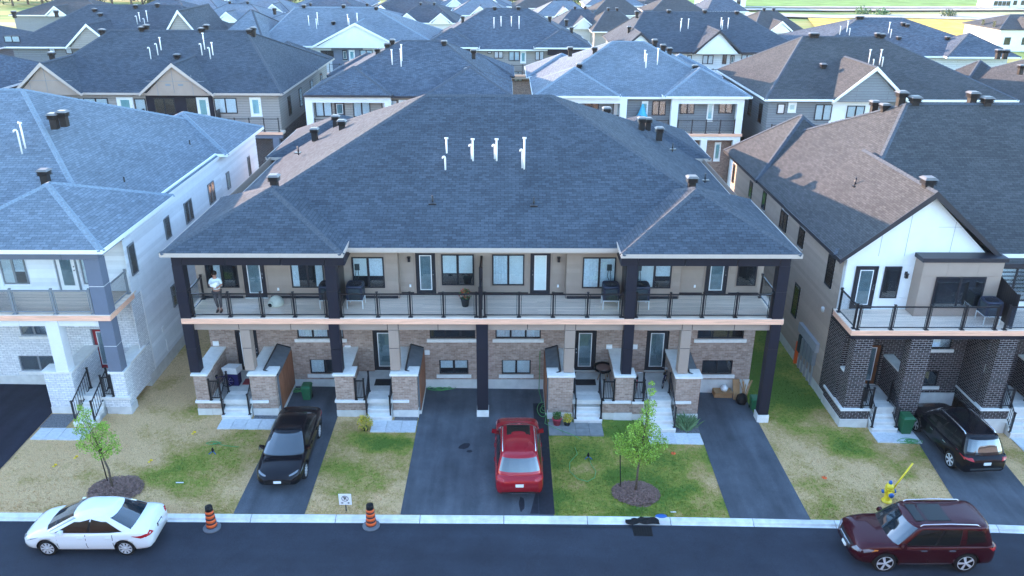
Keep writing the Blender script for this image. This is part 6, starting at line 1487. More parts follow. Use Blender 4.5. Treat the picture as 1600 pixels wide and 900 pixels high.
tmp = bpy.data.objects.new('letter', cu); COL.objects.link(tmp); bpy.context.view_layer.update(); lm = bpy.data.meshes.new_from_object(tmp.evaluated_get(bpy.context.evaluated_depsgraph_get())); bpy.data.objects.remove(tmp)
o = bpy.data.objects.new('letter', lm); COL.objects.link(o); o.parent = T; o.location = (0, -.0145, .575); o.rotation_euler = (math.pi / 2, 0, 0)
for s in (-1, 1):
    b = MB(); b.add([(s * .17, -.015, .385), (s * .10, -.015, .425), (s * .10, -.015, .345)], [(0, 1, 2)]); b.add([(s * .10, -.015, .375), (s * .06, -.015, .375), (s * .06, -.015, .395), (s * .10, -.015, .395)], [(0, 1, 2, 3)]); b.build('arrow', 'black', T, local=True)
# hydrant with marker pole
q = onground(1385, 783); T = thing('fire_hydrant', 'yellow fire hydrant with blue caps and a tilted yellow marker pole behind the maroon SUV', 'fire hydrant', tuple(q))
b = MB(); b.lathe([(.19, 0), (.19, .05), (.13, .06), (.12, .1), (.12, .55), (.155, .57), (.155, .61), (.13, .63)], n=18); b.build('barrel', 'yellow', T, local=True)
b = MB(); b.lathe([(.155, .63), (.15, .70), (.10, .78), (.04, .81), (.035, .88), (.02, .88)], n=18); b.build('bonnet', 'yellow', T, local=True)
b = MB(); b.lathe([(.06, .80), (.07, .84), (.05, .92), (.02, .93)], n=12); b.build('cap', 'blue', T, local=True)
for s in (-1, 1):
    b = MB(); b.tube([(s * .1, 0, .46), (s * .20, 0, .46)], .065, 10); b.build('nozzle', 'yellow', T, local=True)
    b = MB(); b.tube([(s * .20, 0, .46), (s * .25, 0, .46)], .075, 10); b.build('cap', 'blue', T, local=True)
b = MB(); b.tube([(0, -.1, .44), (0, -.22, .44)], .09, 12); b.build('nozzle', 'yellow', T, local=True); b = MB(); b.tube([(0, -.22, .44), (0, -.27, .44)], .1, 12); b.build('cap', 'blue', T, local=True)
b = MB(); b.tube([(.12, 0, .5), (.72, .1, 1.65)], .033, 8); b.build('marker_pole', 'yellow', T, local=True)

# ------------------------------------------------------------------ trees, mulch, plants
def leaves(n, centres, size, mat, name, parent, up=.3):
    rs = np.random.default_rng(int(abs(centres[0][0] * 97 + centres[0][1] * 13)) % 9999 + n)
    V = []; Fs = []
    tot = sum(c[3] ** 2 for c in centres)
    for cx, cy, cz, r_ in centres:
        m = int(n * r_ ** 2 / tot)
        for _ in range(m):
            d = rs.normal(size=3); d /= np.linalg.norm(d); rr = r_ * rs.uniform(.25, 1.08) ** .6
            p = np.array([cx, cy, cz]) + d * rr * np.array([1, 1, .85])
            a = rs.normal(size=3); a /= np.linalg.norm(a); b_ = np.cross(a, rs.normal(size=3)); b_ /= np.linalg.norm(b_)
            s = size * rs.uniform(.6, 1.3); o = len(V)
            V += [tuple(p - a * s), tuple(p + b_ * s * .42), tuple(p + a * s), tuple(p - b_ * s * .42)]; Fs.append((o, o + 1, o + 2, o + 3))
    b = MB(); b.add(V, Fs); return b.build(name, mat, parent)
def mulch(cx, cy, r_):
    o_ = splat('mulch_bed', cx, cy, r_, r_ * .82, .012, 'mulch', 4, 40)
    rs = np.random.default_rng(int(abs(cx) * 10)); V = []; Fs = []
    for _ in range(2600):
        t = rs.uniform(0, 6.28); k = r_ * math.sqrt(rs.uniform()) * 1.05; x, y = cx + k * math.cos(t), cy + k * .82 * math.sin(t); z = g(x) + .02 + .09 * max(0, 1 - (k / r_) ** 2) + rs.uniform(0, .03)
        a = rs.uniform(0, 6.28); l = rs.uniform(.02, .06); w_ = rs.uniform(.008, .018); dx, dy = math.cos(a), math.sin(a); h_ = rs.uniform(-.02, .02); o = len(V)
        V += [(x - dx * l - dy * w_, y - dy * l + dx * w_, z - h_), (x + dx * l - dy * w_, y + dy * l + dx * w_, z + h_), (x + dx * l + dy * w_, y + dy * l - dx * w_, z + h_ + .01), (x - dx * l + dy * w_, y - dy * l - dx * w_, z - h_ + .01)]; Fs.append((o, o + 1, o + 2, o + 3))
    b = MB(); b.add(V, Fs); o = b.build('mulch', 'mulch', None); tag(o, 'ring of brown wood mulch under the young tree at x', 'mulch', kind='stuff'); return o
def tree(px, py, label, ht, lean, cents, n, mlabel, mr):
    q = onground(px, py); T = thing('young_tree', label, 'tree', tuple(q), group='young street trees')
    top = Vector((lean[0], lean[1], ht * .85)); b = MB(); pts = [(0, 0, -.05), (.02, .0, ht * .3), (lean[0] * .6, lean[1] * .6, ht * .6), tuple(top)]
    b.tube(pts, [.045, .038, .026, .012], 8)
    tr = b.build('trunk', 'bark', T, local=True)
    for c in cents:
        s0 = Vector(pts[1]).lerp(Vector(pts[3]), random.uniform(.15, .6)); e = Vector(c[:3]); b = MB(); mid = s0.lerp(e, .5) + Vector((0, 0, .08)); b.tube([s0, mid, e], [.018, .011, .005], 5); b.build('branch', 'bark', tr, local=True)
    leaves(n, [(c[0] + q.x, c[1] + q.y, c[2] + q.z, c[3]) for c in cents], .046, 'leaf', 'crown', T)
    o = mulch(q.x + (.15 if px < 800 else .0), q.y - .05, mr); o['label'] = mlabel
    return T, q
T1, q1 = tree(176, 764, 'young tree with sparse light green crown behind the white sedan', 2.9, (-.28, .05),
     [(-.5, 0, 2.05, .42), (-.2, .1, 2.5, .42), (-.55, .05, 2.95, .30), (-.35, 0, 3.3, .22), (.25, 0, 2.15, .38), (.45, -.1, 1.85, .26), (-.05, -.1, 1.7, .36), (-.75, .1, 2.5, .24), (.1, .1, 2.65, .25), (-.48, 0, 3.55, .14)], 2600, 'ring of brown wood mulch under the young tree behind the white sedan', .95)
T2, q2 = tree(993, 770, 'young tree with bright green crown in the lawn right of the red crossover', 3.6, (.22, .15),
     [(-.55, 0, 2.0, .40), (-.2, -.1, 2.1, .50), (.35, 0, 2.05, .52), (.8, .05, 2.25, .30), (-.75, .1, 2.35, .26), (-.2, .1, 2.65, .36), (.15, .1, 2.9, .42), (.45, .1, 2.7, .32), (.25, .15, 3.4, .30), (.3, .15, 3.8, .24), (.32, .15, 4.3, .18), (.3, .15, 4.65, .12), (-.1, -.1, 1.65, .34), (.35, 0, 1.6, .3)], 4600, 'ring of reddish brown mulch under the young tree right of the red crossover', .86)
for (Q, dx, lab) in ((q1, -.42, 'thin dark stake beside the young tree behind the white sedan'), (q2, -.62, 'thin dark stake beside the young tree right of the red crossover')):
    b = MB(); b.tube([(Q.x + dx + .1, Q.y + .35, Q.z - .05), (Q.x + dx, Q.y + .4, Q.z + 1.55)], .022, 6); tag(b.build('tree_stake', 'post', None), lab, 'stake', 'tree stakes')
def potplant(px, py, z, label, name, potm, leafm, flower, pr=.16, ph=.26, hr=.28, base=None, n=260, Y=None):
    q = onground(px, py) if Y is None else atY(px, py, Y)
    if z is not None: q = atZ(px, py, z)
    T = thing(name, label, 'potted plant', tuple(q)); b = MB(); b.lathe([(pr * .7, 0), (pr, ph), (pr * 1.08, ph), (pr * 1.08, ph + .03), (pr * .9, ph + .03)], n=16); b.build('pot', potm, T, local=True)
    leaves(n, [(q.x, q.y, q.z + ph + hr * .7, hr), (q.x + .05, q.y, q.z + ph + hr * 1.3, hr * .6)], .05, leafm, 'foliage', T)
    if flower: leaves(n // 2, [(q.x, q.y - .03, q.z + ph + hr * 1.0, hr * 1.05), (q.x - .1, q.y - .03, q.z + ph + hr * 1.5, hr * .5)], .035, flower, 'petals', T)
    return T
potplant(571, 672, None, 'round yellow and green flowering plant beside the concrete steps in the front lawn', 'flowering_plant', 'pot', 'leafyel', 'floweryel', .14, .12, .34, n=420)
potplant(870, 664, None, 'small green plant in a red pot against the brick pier', 'potted_plant', 'pink', 'leafdk', None, .20, .32, .2)
potplant(886, 665, None, 'yellow flowers in a dark pot between the red pot and the steps', 'potted_plant', 'pot', 'leafyel', 'floweryel', .15, .2, .22)
potplant(727, 478, DZ, 'charcoal hanging-style pot of orange-red flowers by the balcony railing left of the screen', 'flower_pot', 'pot', 'leafdk', 'flowerred', .19, .33, .26)
q = onground(1072, 671); T = thing('ornamental_grass', 'tuft of ornamental grass in front of the brick pier by the right steps', 'grass tuft', tuple(q)); b = MB()
for i in range(260):
    a = random.uniform(0, 6.28); l = random.uniform(.35, .75); r_ = random.uniform(.1, .55); x0, y0 = random.gauss(0, .12), random.gauss(0, .08)
    b.add([(x0 - .01, y0, 0), (x0 + .01, y0, 0), (x0 + r_ * math.cos(a) * .6 + .008, y0 + r_ * math.sin(a) * .5, l * .8), (x0 + r_ * math.cos(a), y0 + r_ * math.sin(a) * .7, l)], [(0, 1, 2, 3)])
b.build('blades', 'leafpurp', T, local=True)
# hoses
def hose(label, base, loops, r0, squash=.6, zoff=.03, tail=None):
    pts = []; n = loops * 16; ph = random.uniform(0, 6)
    for i in range(n + 1):
        t = i / 16 * 2 * math.pi; r_ = r0 * (.62 + .42 * math.sin(i * .23 + ph)); pts.append((base.x + r_ * math.cos(t) + .06 * math.sin(i * .11), base.y + r_ * squash * math.sin(t), base.z + zoff + .012 * (i / 16) + .015 * math.sin(i * 1.3)))
    if tail: pts += [tuple(p) for p in tail]
    b = MB(); b.tube(pts, .012, 6); o = b.build('garden_hose', 'hose', None); return tag(o, label, 'garden hose', 'green garden hoses')
hose('coiled green hose lying at the foot of the brick wall on the double driveway', onground(688, 609), 5, .62, .3, .04, [tuple(onground(716, 604) + Vector((0, .05, .05)))])
hose('green hose heap beside the green bin behind the black sedan', onground(466, 612), 4, .36, .5, .04)
hose('green hose trailing down the wall and across to the red pot', Vector((1.72, 30.6, .04)), 3, .28, 2.4, .03, [(1.75, 29.5, .05), (2.2, 29.1, .05), (2.9, 28.6, .05), (3.2, 28.3, .03)])
b = MB(); b.tube([(.62 + 1.0, 32.42, 2.0), (1.62, 32.4, .9), (1.6, 32.2, .1), (1.7, 31.2, .05)], .016, 6); tag(b.build('garden_hose', 'hose', None), 'green hose hanging straight down the brick wall right of the double driveway', 'garden hose', 'green garden hoses')
lp = [onground(*p) for p in ((898, 700), (902, 711), (890, 724), (890, 738), (903, 750), (918, 754), (929, 748), (931, 738), (924, 728), (921, 719))]
b = MB(); b.tube([tuple(p + Vector((0, 0, .05))) for p in lp], .014, 6); tag(b.build('garden_hose', 'hose', None), 'loop of green hose on the lawn right of the red crossover', 'garden hose', 'green garden hoses')
hose('tangle of bright green hose on the left lawn by the black sedan', onground(334, 694), 2, .34, .35, .03, [tuple(onground(352, 698) + Vector((0, 0, .05))), tuple(onground(373, 700) + Vector((0, 0, .05)))])
hose('tangle of green hose at the end of the paved landing on the right lawn', onground(1420, 691), 6, .5, .35, .03)
def sprinkler(px, py, label):
    q = onground(px, py); T = thing('lawn_sprinkler', label, 'sprinkler', tuple(q), group='lawn sprinklers'); b = MB()
    b.tube([(-.14, -.1, .02), (0, 0, .1), (.14, -.1, .02)], .018, 6); b.tube([(0, .14, .02), (0, 0, .1)], .018, 6); b.build('stand', 'blue', T, local=True)
    b = MB(); b.lathe([(.04, .08), (.05, .16), (.03, .24), (.015, .27)], n=10); b.build('head', 'trimblack', T, local=True)
sprinkler(919, 716, 'dark blue sprinkler on the lawn inside the hose loop'); sprinkler(333, 708, 'dark blue sprinkler on the left lawn beside the hose tangle')
# bins
def bin_(px, py, label, s=1.0, Y=None):
    q = onground(px, py); T = thing('green_bin', label, 'bin', tuple(q), group='green wheeled bins'); b = MB()
    b.hexa([(-.2 * s, -.2 * s, .06), (.2 * s, -.2 * s, .06), (.2 * s, .22 * s, .06), (-.2 * s, .22 * s, .06), (-.26 * s, -.27 * s, .86 * s), (.26 * s, -.27 * s, .86 * s), (.26 * s, .28 * s, .86 * s), (-.26 * s, .28 * s, .86 * s)])
    b.box(-.28 * s, .28 * s, -.29 * s, .30 * s, .83 * s, .865 * s); b.build('body', 'green', T, local=True)
    b = MB(); b.hexa([(-.28 * s, -.30 * s, .87 * s), (.28 * s, -.30 * s, .87 * s), (.28 * s, .3 * s, .87 * s), (-.28 * s, .3 * s, .87 * s), (-.2 * s, -.2 * s, .95 * s), (.2 * s, -.2 * s, .95 * s), (.22 * s, .3 * s, .95 * s), (-.22 * s, .3 * s, .95 * s)]); b.build('lid', 'green', T, local=True)
    for k in (-1, 1): b = MB(); b.tube([(k * .2 * s, .2 * s, .1), (k * .25 * s, .2 * s, .1)], .1 * s, 12); b.build('wheel', 'rubber', T, local=True)
bin_(481, 624, 'green wheeled bin beside the storage box above the black sedan', .8); bin_(1412, 676, 'green wheeled bin at the foot of the dark brick pier on the right', .95); bin_(1177, 640, 'small green bin beside the dark corner column on the right of the middle block', .7)
bb = onground(1172, 634); b = MB(); b.lathe([(.2, 0), (.27, .2), (.22, .4), (.08, .5)], (bb.x - .35, bb.y + .2, bb.z), 12); tag(b.build('rubbish_bag', 'trimblack', None), 'black rubbish bag next to the small green bin', 'bag')
q = onground(1130, 622); T = thing('cardboard_box', 'brown cardboard box against the wall at the end of the right driveway', 'box', tuple(q))
b = MB(); b.box(-.42, .40, -.02, .48, 0, .30); b.build('carton', 'card', T, local=True); b = MB(); b.hexa([(-.42, -.02, .301), (.40, -.02, .301), (.40, -.2, .36), (-.42, -.2, .36), (-.42, -.015, .306), (.40, -.015, .306), (.40, -.195, .368), (-.42, -.195, .368)]); b.build('flap', 'card', T, local=True)
b = MB(); b.lathe([(.14, 0), (.18, .12), (.1, .24), (.04, .28)], (q.x + .05, q.y + .2, q.z + .301), 10); tag(b.build('plastic_bag', 'white', None), 'white plastic bag lying on the brown cardboard box', 'bag')
b = MB()
for i in range(16):
    a = random.uniform(-1, 1); b.tube([(11.0 + random.gauss(0, .08), 32.0, g(11)), (11.0 + a * .35, 32.15, g(11) + random.uniform(.6, 1.0))], .018, 5)
tag(b.build('cardboard_bundle', 'card', None), 'bundle of brown cardboard tubes leaning on the wall left of the corner column', 'bundle')
b = MB(); b.hexa([(10.5, 31.9, g(10)), (10.8, 31.9, g(10)), (10.8, 31.98, g(10)), (10.5, 31.98, g(10)), (10.5, 32.3, .6), (10.8, 32.3, .6), (10.8, 32.38, .6), (10.5, 32.38, .6)]); tag(b.build('cardboard_sheet', 'card', None), 'flattened cardboard leaning on the wall between box and bundle', 'cardboard')
# survey flags and litter
for px, py, m, lab in ((86, 729, 'yellow', 'yellow survey flag on the dry lawn at the far left'), (119, 716, 'yellow', 'small yellow survey flag nearer the left tree'), (235, 722, 'yellow', 'yellow survey flag between the left tree and the green patch'), (1288, 747, 'orange', 'orange marker disc on the lawn left of the hydrant'), (1052, 709, 'orange', 'orange marker disc on the lawn right of the bright green tree'), (303, 678, 'yellow', 'yellow marker near the left paved landing')):
    q = onground(px, py); T = thing('survey_marker', lab, 'marker', tuple(q), group='lawn markers'); b = MB(); b.tube([(0, 0, 0), (0, 0, .12)], .006, 5); b.build('pin', 'acside', T, local=True); b = MB()
    if m == 'yellow': b.box(-.01, .1, -.004, .004, .06, .13); b.box(-.09, .0, -.05, .05, .012, .018)
    else: b.lathe([(.10, .02), (.10, .03), (.02, .035)], n=12)
    b.build('flag', m, T, local=True)
for px, py, l, lab in ((281, 755, .14, 'white stick lying on the left lawn'), (1052, 801, .1, 'scrap of white litter by the kerb under the right tree')):
    q = onground(px, py); b = MB(); b.box(q.x - l, q.x + l, q.y - .02, q.y + .02, q.z + .02, q.z + .04); tag(b.build('litter', 'white', None), lab, 'litter')
q = onground(1033, 807); b = MB(); b.lathe([(.22, 0), (.2, .03), (.1, .05)], (q.x, q.y, q.z + .01), 14, sq=.5); tag(b.build('valve_cover', 'blue', None), 'small blue cover on the kerb near the storm drain', 'cover')
# storm drain with dark silt cloth
T = thing('storm_drain', 'storm drain grate in the gutter with torn dark silt cloth', 'drain', (4.95, 22.95, g(5) - .085)); b = MB()
b.box(-.38, .30, -.34, .16, .002, .012); b.build('grate_frame', 'trimblack', T, local=True)
for i in range(7): b = MB(); b.box(-.34 + i * .09, -.29 + i * .09, -.30, .12, .012, .02); b.build('grate_bar', 'trimblack', T, local=True)
b = MB(); rs = np.random.default_rng(5); vs = [(-.6 + .12 * (i % 11) + rs.uniform(-.03, .03), .17 + .12 * (i // 11) + rs.uniform(-.03, .03), .09 + rs.uniform(0, .05)) for i in range(44)]
b.add(vs, [(j * 11 + i, j * 11 + i + 1, j * 11 + i + 12, j * 11 + i + 11) for j in range(3) for i in range(10) if not (j == 2 and i < 2)]); b.build('silt_cloth', 'trimblack', T, local=True)

# ------------------------------------------------------------------ things on the balconies and porches
def ac(x, y, z, label, grp='outdoor air conditioner units on the balconies'):
    T = thing('air_conditioner', label, 'air conditioner', (x, y, z), group=grp); T.scale = (.88, .88, .95)
    b = MB(); b.lathe([(.37, .42), (.37, .98)], n=32, box=1.0)
    T_b = b.build('coil', 'acside', T, local=True)
    b = MB()
    for i in range(4): a = math.pi / 4 + math.pi / 2 * i; b.box(.475 * math.cos(a) - .05, .475 * math.cos(a) + .05, .475 * math.sin(a) - .05, .475 * math.sin(a) + .05, .425, .975)
    b.build('guard', 'ac', T, local=True)
    b = MB(); b.lathe([(.385, .97), (.405, 1.0), (.405, 1.06), (.36, 1.10), (.31, 1.06), (.1, 1.05)], n=32, box=.9); b.build('top_ring', 'ac', T, local=True)
    b = MB(); b.lathe([(.32, 1.065), (.30, 1.07)], n=20); b.build('fan_opening', 'trimblack', T, local=True)
    b = MB()
    for i in range(12): a = 2 * math.pi * i / 12; b.tube([(.05 * math.cos(a), .05 * math.sin(a), 1.09), (.34 * math.cos(a), .34 * math.sin(a), 1.09)], .006, 4)
    b.build('fan_grille', 'ac', T, local=True)
    b = MB(); b.box(-.4, .4, -.4, .4, .39, .42); b.build('tray', 'white', T, local=True)
    for sx in (-1, 1):
        for sy_ in (-1, 1): b = MB(); b.box(sx * .37 - .018, sx * .37 + .018, sy_ * .37 - .018, sy_ * .37 + .018, 0, .39); b.build('leg', 'white', T, local=True)
for x, lab in ((-7.42, 'air conditioner left of the second balcony column'), (-6.28, 'air conditioner right of the second balcony column'), (4.50, 'air conditioner left of the third balcony column'), (5.78, 'air conditioner right of the third balcony column')):
    ac(x, 31.35, DZ, lab)
    b = MB(); yy = 32.1; b.box(x - .1, x + .1, yy - .07, yy, DZ + 1.35, DZ + 1.62); dd = b.build('isolator_box', 'acside', H)
    b = MB(); b.tube([(x - .04, yy - .05, DZ + 1.35), (x - .08, yy - .12, DZ + 1.1), (x - .02, yy - .35, DZ + 1.0)], .014, 5); b.tube([(x + .04, yy - .05, DZ + 1.35), (x + .07, yy - .12, DZ + 1.1), (x + .03, yy - .35, DZ + 1.0)], .014, 5); b.build('conduit', 'acside', dd)
ac(20.45, 30.75, KD, 'air conditioner on the balcony of the right house beside the black slatted screen')
# round cream pet house on the balcony
q = atZ(432, 476, DZ); T = thing('pet_house', 'cream dome shaped pet house on the left balcony', 'pet house', tuple(q)); b = MB()
b.lathe([(.30, 0), (.33, .04), (.32, .16), (.24, .30), (.12, .38), (.04, .40)], n=18); b.build('dome', 'basket', T, local=True)
b = MB(); b.tube([(-.14, -.24, .14), (-.17, -.345, .13)], .12, 14); b.build('entrance', 'basket', T, local=True); b = MB(); b.tube([(-.171, -.346, .13), (-.173, -.352, .13)], .095, 14); b.build('opening', 'void', T, local=True)
# porch bits
def mat_(x0, x1, y0, y1, z, label, m='mat'): b = MB(); b.box(x0, x1, y0, y1, z + .003, z + .022); tag(b.build('doormat', m, None), label, 'doormat')
mat_(-5.75, -5.0, 31.2, 31.75, .92, 'black striped doormat on the porch of the second entrance'); mat_(3.2, 4.1, 31.3, 31.8, .88, 'dark doormat on the porch of the third entrance'); mat_(-11.6, -11.05, 31.3, 31.8, .9, 'dark red doormat on the first porch', 'reddoor')
def bicycle(x, y, z, rz, label, m):
    T = thing('bicycle', label, 'bicycle', (x, y, z), rz, group='bicycles on the porches')
    for ax in (-.34, .34):
        b = MB(); pts = [(ax + .24 * math.cos(t * math.pi / 9), 0, .26 + .24 * math.sin(t * math.pi / 9)) for t in range(19)]; b.tube(pts, .018, 5, cap=False); wl = b.build('wheel', 'rubber', T, local=True)
        b = MB()
        for k in range(6): a = k * math.pi / 3; b.tube([(ax, 0, .26), (ax + .23 * math.cos(a), 0, .26 + .23 * math.sin(a))], .004, 3)
        b.build('spoke', 'rim', wl, local=True)
    b = MB(); b.tube([(-.34, 0, .26), (-.12, 0, .56), (.22, 0, .56), (.34, 0, .26)], .018, 6); b.tube([(-.12, 0, .56), (-.02, 0, .28), (.22, 0, .56)], .018, 6); b.build('frame', m, T, local=True)
    b = MB(); b.tube([(.22, 0, .56), (.2, 0, .72)], .015, 5); b.tube([(.2, -.2, .74), (.2, .2, .74)], .014, 5); b.build('handlebar', 'chrome', T, local=True); b = MB(); b.box(-.24, -.04, -.05, .05, .62, .66); b.tube([(-.14, 0, .55), (-.14, 0, .63)], .012, 5); b.build('saddle', 'trimblack', T, local=True)
bicycle(-12.45, 31.0, .9, .3, 'dark blue bicycle among clutter on the first porch behind the left brick pier', 'purple'); bicycle(7.15, 31.4, .86, 1.2, 'small purple bicycle leaning by the door of the fourth entrance', 'purple'); bicycle(5.85, 31.0, .86, 1.35, 'pink and black child bicycle on the fourth porch behind the railing', 'pink')
b = MB(); b.hexa([(-12.3, 31.2, 1.5), (-11.7, 31.15, 1.5), (-11.6, 31.6, 1.5), (-12.2, 31.65, 1.5), (-12.35, 31.1, 1.85), (-11.7, 31.05, 1.85), (-11.6, 31.6, 1.78), (-12.2, 31.65, 1.78)]); b.box(-12.25, -11.7, 31.2, 31.6, .9, 1.5, 1); tag(b.build('storage_tote', ['white', 'purple'], None), 'blue tote topped with a white lid on the first porch', 'tote')
T = thing('papasan_chair', 'dark round bowl chair on the third porch between door and pier', 'chair', (4.45, 31.9, .88)); b = MB(); b.lathe([(.02, .34), (.25, .38), (.42, .52), (.46, .62), (.43, .63), (.38, .55), (.2, .43), (.02, .42)], n=20); b.build('seat', 'trimblack', T, local=True)
b = MB()
for i in range(4): a = i * math.pi / 2 + .5; b.tube([(.28 * math.cos(a), .28 * math.sin(a), 0), (.15 * math.cos(a), .15 * math.sin(a), .38)], .018, 5)
b.build('base', 'card', T, local=True); b = MB(); b.lathe([(.05, .46), (.30, .50), (.33, .58), (.28, .61), (.05, .56)], n=16); b.build('cushion', 'mulch', T, local=True)
T = thing('umbrella', 'closed light blue sun umbrella on the balcony of the pale block behind', 'umbrella', (11.2, 65.9, 4.7)); b = MB(); b.lathe([(.55, 1.15), (.3, 1.6), (.05, 2.3)], n=10); b.build('canopy', plain('light_blue_cloth', (.08, .42, .62), .7), T, local=True); b = MB(); b.tube([(0, 0, 0), (0, 0, 2.4)], .03, 6); b.build('pole', 'white', T, local=True)

# ------------------------------------------------------------------ the man on the balcony
q = atZ(341, 488, DZ)
T = thing('person', 'person in pale t-shirt and brown trousers on the left balcony holding a white bundle', 'person', (q.x + .02, q.y + .12, DZ + .005), .12)
def skinmesh(name, verts, edges, radii, mat, parent, root=0, sub=2):
    me = bpy.data.meshes.new(name); me.from_pydata(verts, edges, []); me.materials.append(MT[mat]); o = bpy.data.objects.new(name, me); COL.objects.link(o); o.parent = parent
    md = o.modifiers.new('skin', 'SKIN'); md.use_smooth_shade = True
    for i, r_ in enumerate(radii): me.skin_vertices[0].data[i].radius = (r_, r_) if not isinstance(r_, tuple) else r_
    for i in range(len(radii)): me.skin_vertices[0].data[i].use_root = (i == root)
    o.modifiers.new('sub', 'SUBSURF').levels = sub; o.modifiers[-1].render_levels = sub
    bpy.context.view_layer.update(); m2 = bpy.data.meshes.new_from_object(o.evaluated_get(bpy.context.evaluated_depsgraph_get())); o.modifiers.clear(); o.data = m2
    for p in m2.polygons: p.use_smooth = True
    if not m2.materials: m2.materials.append(MT[mat])
    return o
# body: pelvis, spine, neck, head, arms folded in front, legs with the weight on one foot
bv = [(0, 0, .93), (0, .01, 1.12), (0, .0, 1.33), (0, 0, 1.46), (0, -.01, 1.55), (0, -.02, 1.64), (0, -.01, 1.72),
      (.17, 0, 1.42), (.245, -.02, 1.20), (.10, -.21, 1.13), (-.02, -.25, 1.15),
      (-.17, 0, 1.42), (-.245, -.02, 1.20), (-.10, -.23, 1.20), (.03, -.26, 1.22),
      (.09, 0, .90), (.10, -.03, .50), (.07, .02, .10), (.09, -.10, .04),
      (-.09, 0, .90), (-.085, -.01, .50), (-.05, .06, .10), (-.07, -.06, .04)]
be = [(0, 1), (1, 2), (2, 3), (3, 4), (4, 5), (5, 6), (3, 7), (7, 8), (8, 9), (9, 10), (3, 11), (11, 12), (12, 13), (13, 14), (0, 15), (15, 16), (16, 17), (17, 18), (0, 19), (19, 20), (20, 21), (21, 22)]
br = [(.14, .10), (.13, .09), (.15, .10), (.09, .07), .05, .088, .075, .06, .042, .034, .026, .06, .042, .034, .026, .085, .055, .036, .03, .085, .055, .036, .03]
body = skinmesh('body', bv, be, br, 'skin', T)
tv = [(0, 0, .96), (0, .01, 1.12), (0, 0, 1.33), (0, 0, 1.45), (.17, 0, 1.42), (.235, -.02, 1.22), (-.17, 0, 1.42), (-.235, -.02, 1.22)]
skinmesh('t_shirt', tv, [(0, 1), (1, 2), (2, 3), (3, 4), (4, 5), (3, 6), (6, 7)], [(.175, .125), (.165, .115), (.185, .125), (.10, .085), .08, .065, .08, .065], 'tee', T)
skinmesh('trousers', [(0, 0, .94), (.09, 0, .86), (.10, -.03, .50), (.072, .02, .13), (-.09, 0, .86), (-.085, -.01, .50), (-.052, .06, .13)], [(0, 1), (1, 2), (2, 3), (0, 4), (4, 5), (5, 6)], [(.165, .12), .11, .075, .055, .11, .075, .055], 'trousers', T)
b = MB(); b.lathe([(.102, -.05), (.106, .0), (.095, .06), (.05, .10), (.01, .11)], (0, .012, 1.71), 18); b.build('hair', 'hair', T, local=True)
for s in (-1, 1):
    b = MB(); b.lathe([(.012, -.01), (.014, 0), (.012, .01)], (s * .036, -.105, 1.675), 8); b.build('eye', 'trimblack', T, local=True)
    b = MB(); b.lathe([(.012, -.025), (.02, 0), (.012, .028)], (s * .095, -.01, 1.665), 8); b.build('ear', 'skin', T, local=True)
    fx = (.09, -.10) if s > 0 else (-.07, -.06)
    b = MB(); b.hexa([(fx[0] - .045, fx[1] - .12, 0), (fx[0] + .045, fx[1] - .12, 0), (fx[0] + .04, fx[1] + .15, 0), (fx[0] - .04, fx[1] + .15, 0), (fx[0] - .035, fx[1] - .10, .05), (fx[0] + .035, fx[1] - .10, .05), (fx[0] + .035, fx[1] + .13, .09), (fx[0] - .035, fx[1] + .13, .09)]); b.build('shoe', 'trimblack', T, local=True)
    hand0 = Vector((-.02, -.25, 1.15)) if s > 0 else Vector((.03, -.26, 1.22))
    for k in range(4):
        L_ = (.062, .072, .068, .054)[k]; o_ = hand0 + Vector((-s * .02, -.005, .026 - .017 * k)); b = MB(); b.tube([o_, o_ + Vector((-s * L_ * .6, -.012, -.004)), o_ + Vector((-s * L_, .008, -.012))], [.0095, .009, .007], 6); b.build('finger', 'skin', T, local=True)
    b = MB(); b.tube([hand0 + Vector((s * .0, -.01, .02)), hand0 + Vector((-s * .025, -.02, .055))], [.011, .008], 6); b.build('thumb', 'skin', T, local=True)
b = MB(); b.hexa([(-.012, -.118, 1.635), (.012, -.118, 1.635), (.016, -.10, 1.635), (-.016, -.10, 1.635), (-.006, -.112, 1.675), (.006, -.112, 1.675), (.01, -.10, 1.675), (-.01, -.10, 1.675)]); b.build('nose', 'skin', T, local=True)
b = MB(); b.box(-.024, .024, -.110, -.10, 1.605, 1.612); b.build('mouth', 'reddoor', T, local=True)
bq = skinmesh('white_bundle', [(q.x + .02 - .12, q.y + .12 - .30, DZ + 1.27), (q.x + .02 + .04, q.y + .12 - .32, DZ + 1.33), (q.x + .02 + .20, q.y + .12 - .27, DZ + 1.42), (q.x + .02 + .12, q.y + .12 - .32, DZ + 1.20)], [(0, 1), (1, 2), (1, 3)], [.06, .08, .075, .06], 'white', None)
tag(bq, 'white cloth bundle held in the arms of the person on the left balcony', 'cloth bundle')

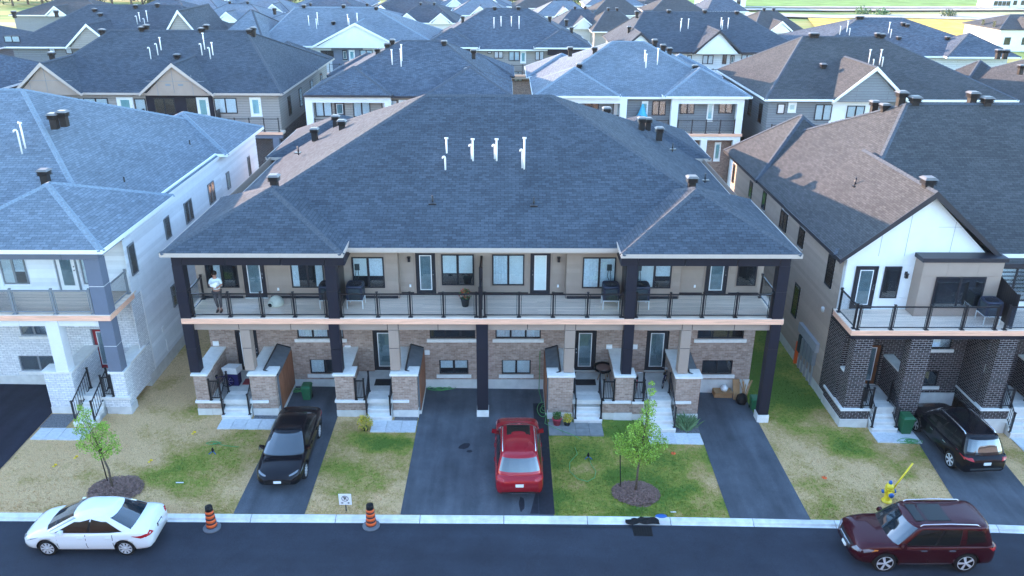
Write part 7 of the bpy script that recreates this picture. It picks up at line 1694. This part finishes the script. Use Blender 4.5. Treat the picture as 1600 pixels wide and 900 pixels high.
# ------------------------------------------------------------------ tree line on the horizon
def far_trees(pts):
    for i, (px, py, w_, h_, lab) in enumerate(pts):
        q = atZ(px, py, 0); T = thing('far_tree', lab, 'tree', tuple(q), group='trees beyond the houses'); b = MB(); b.tube([(0, 0, -1), (0, 0, h_ * .5)], [.4, .2], 6); b.build('trunk', 'bark', T, local=True)
        cs = [(q.x + random.uniform(-.5, .5) * w_, q.y + random.uniform(-.3, .3) * w_, q.z + h_ * random.uniform(.35, .9), w_ * random.uniform(.22, .36)) for _ in range(9)]
        leaves(900, cs, .55, 'forest', 'crown', T)
FT = [(20 + i * 23 + random.uniform(-6, 6), random.uniform(6, 10), random.uniform(8, 13), random.uniform(6, 9.5)) for i in range(20)] + [(770, 5, 10, 7), (795, 6, 12, 8), (815, 5, 10, 7), (838, 6, 11, 7), (905, 4, 10, 6), (922, 5, 9, 5)]
for i in range(14): FT.append((i * 34 + random.uniform(-8, 8), 1.5, random.uniform(9, 14), random.uniform(8, 12)))
ft = []
for i, (a, c, w_, h_) in enumerate(FT): ft.append((a, c, w_, h_, 'dark green tree in the wood along the horizon behind the roofs'))
far_trees(ft)
for px, py, lab in ((1478, 28, 'leafy bush at the end of the dirt heap in the fields'), (1375, 26, 'pale green bush beside the country road'), (1345, 24, 'light green bush in the field near the country road')):
    q = atZ(px, py, 0); T = thing('field_bush', lab, 'bush', tuple(q)); leaves(300, [(q.x, q.y, 1.0, 1.9), (q.x + 1.5, q.y, .8, 1.4)], .35, 'forest' if px > 1400 else 'leafdk', 'foliage', T)
# air: pale haze round the whole place
hz = MB(); hz.box(-420, 560, -30, 420, -3, 19.6 + 8); ho = hz.build('haze', [], None); ho['kind'] = 'stuff'
hm = bpy.data.materials.new('haze_air'); hm.use_nodes = True; t = hm.node_tree; t.nodes.clear(); pv = t.nodes.new('ShaderNodeVolumePrincipled'); pv.inputs['Color'].default_value = (.85, .92, 1, 1); pv.inputs['Density'].default_value = .00012
mo = t.nodes.new('ShaderNodeOutputMaterial'); t.links.new(pv.outputs[0], mo.inputs['Volume']); ho.data.materials.append(hm)
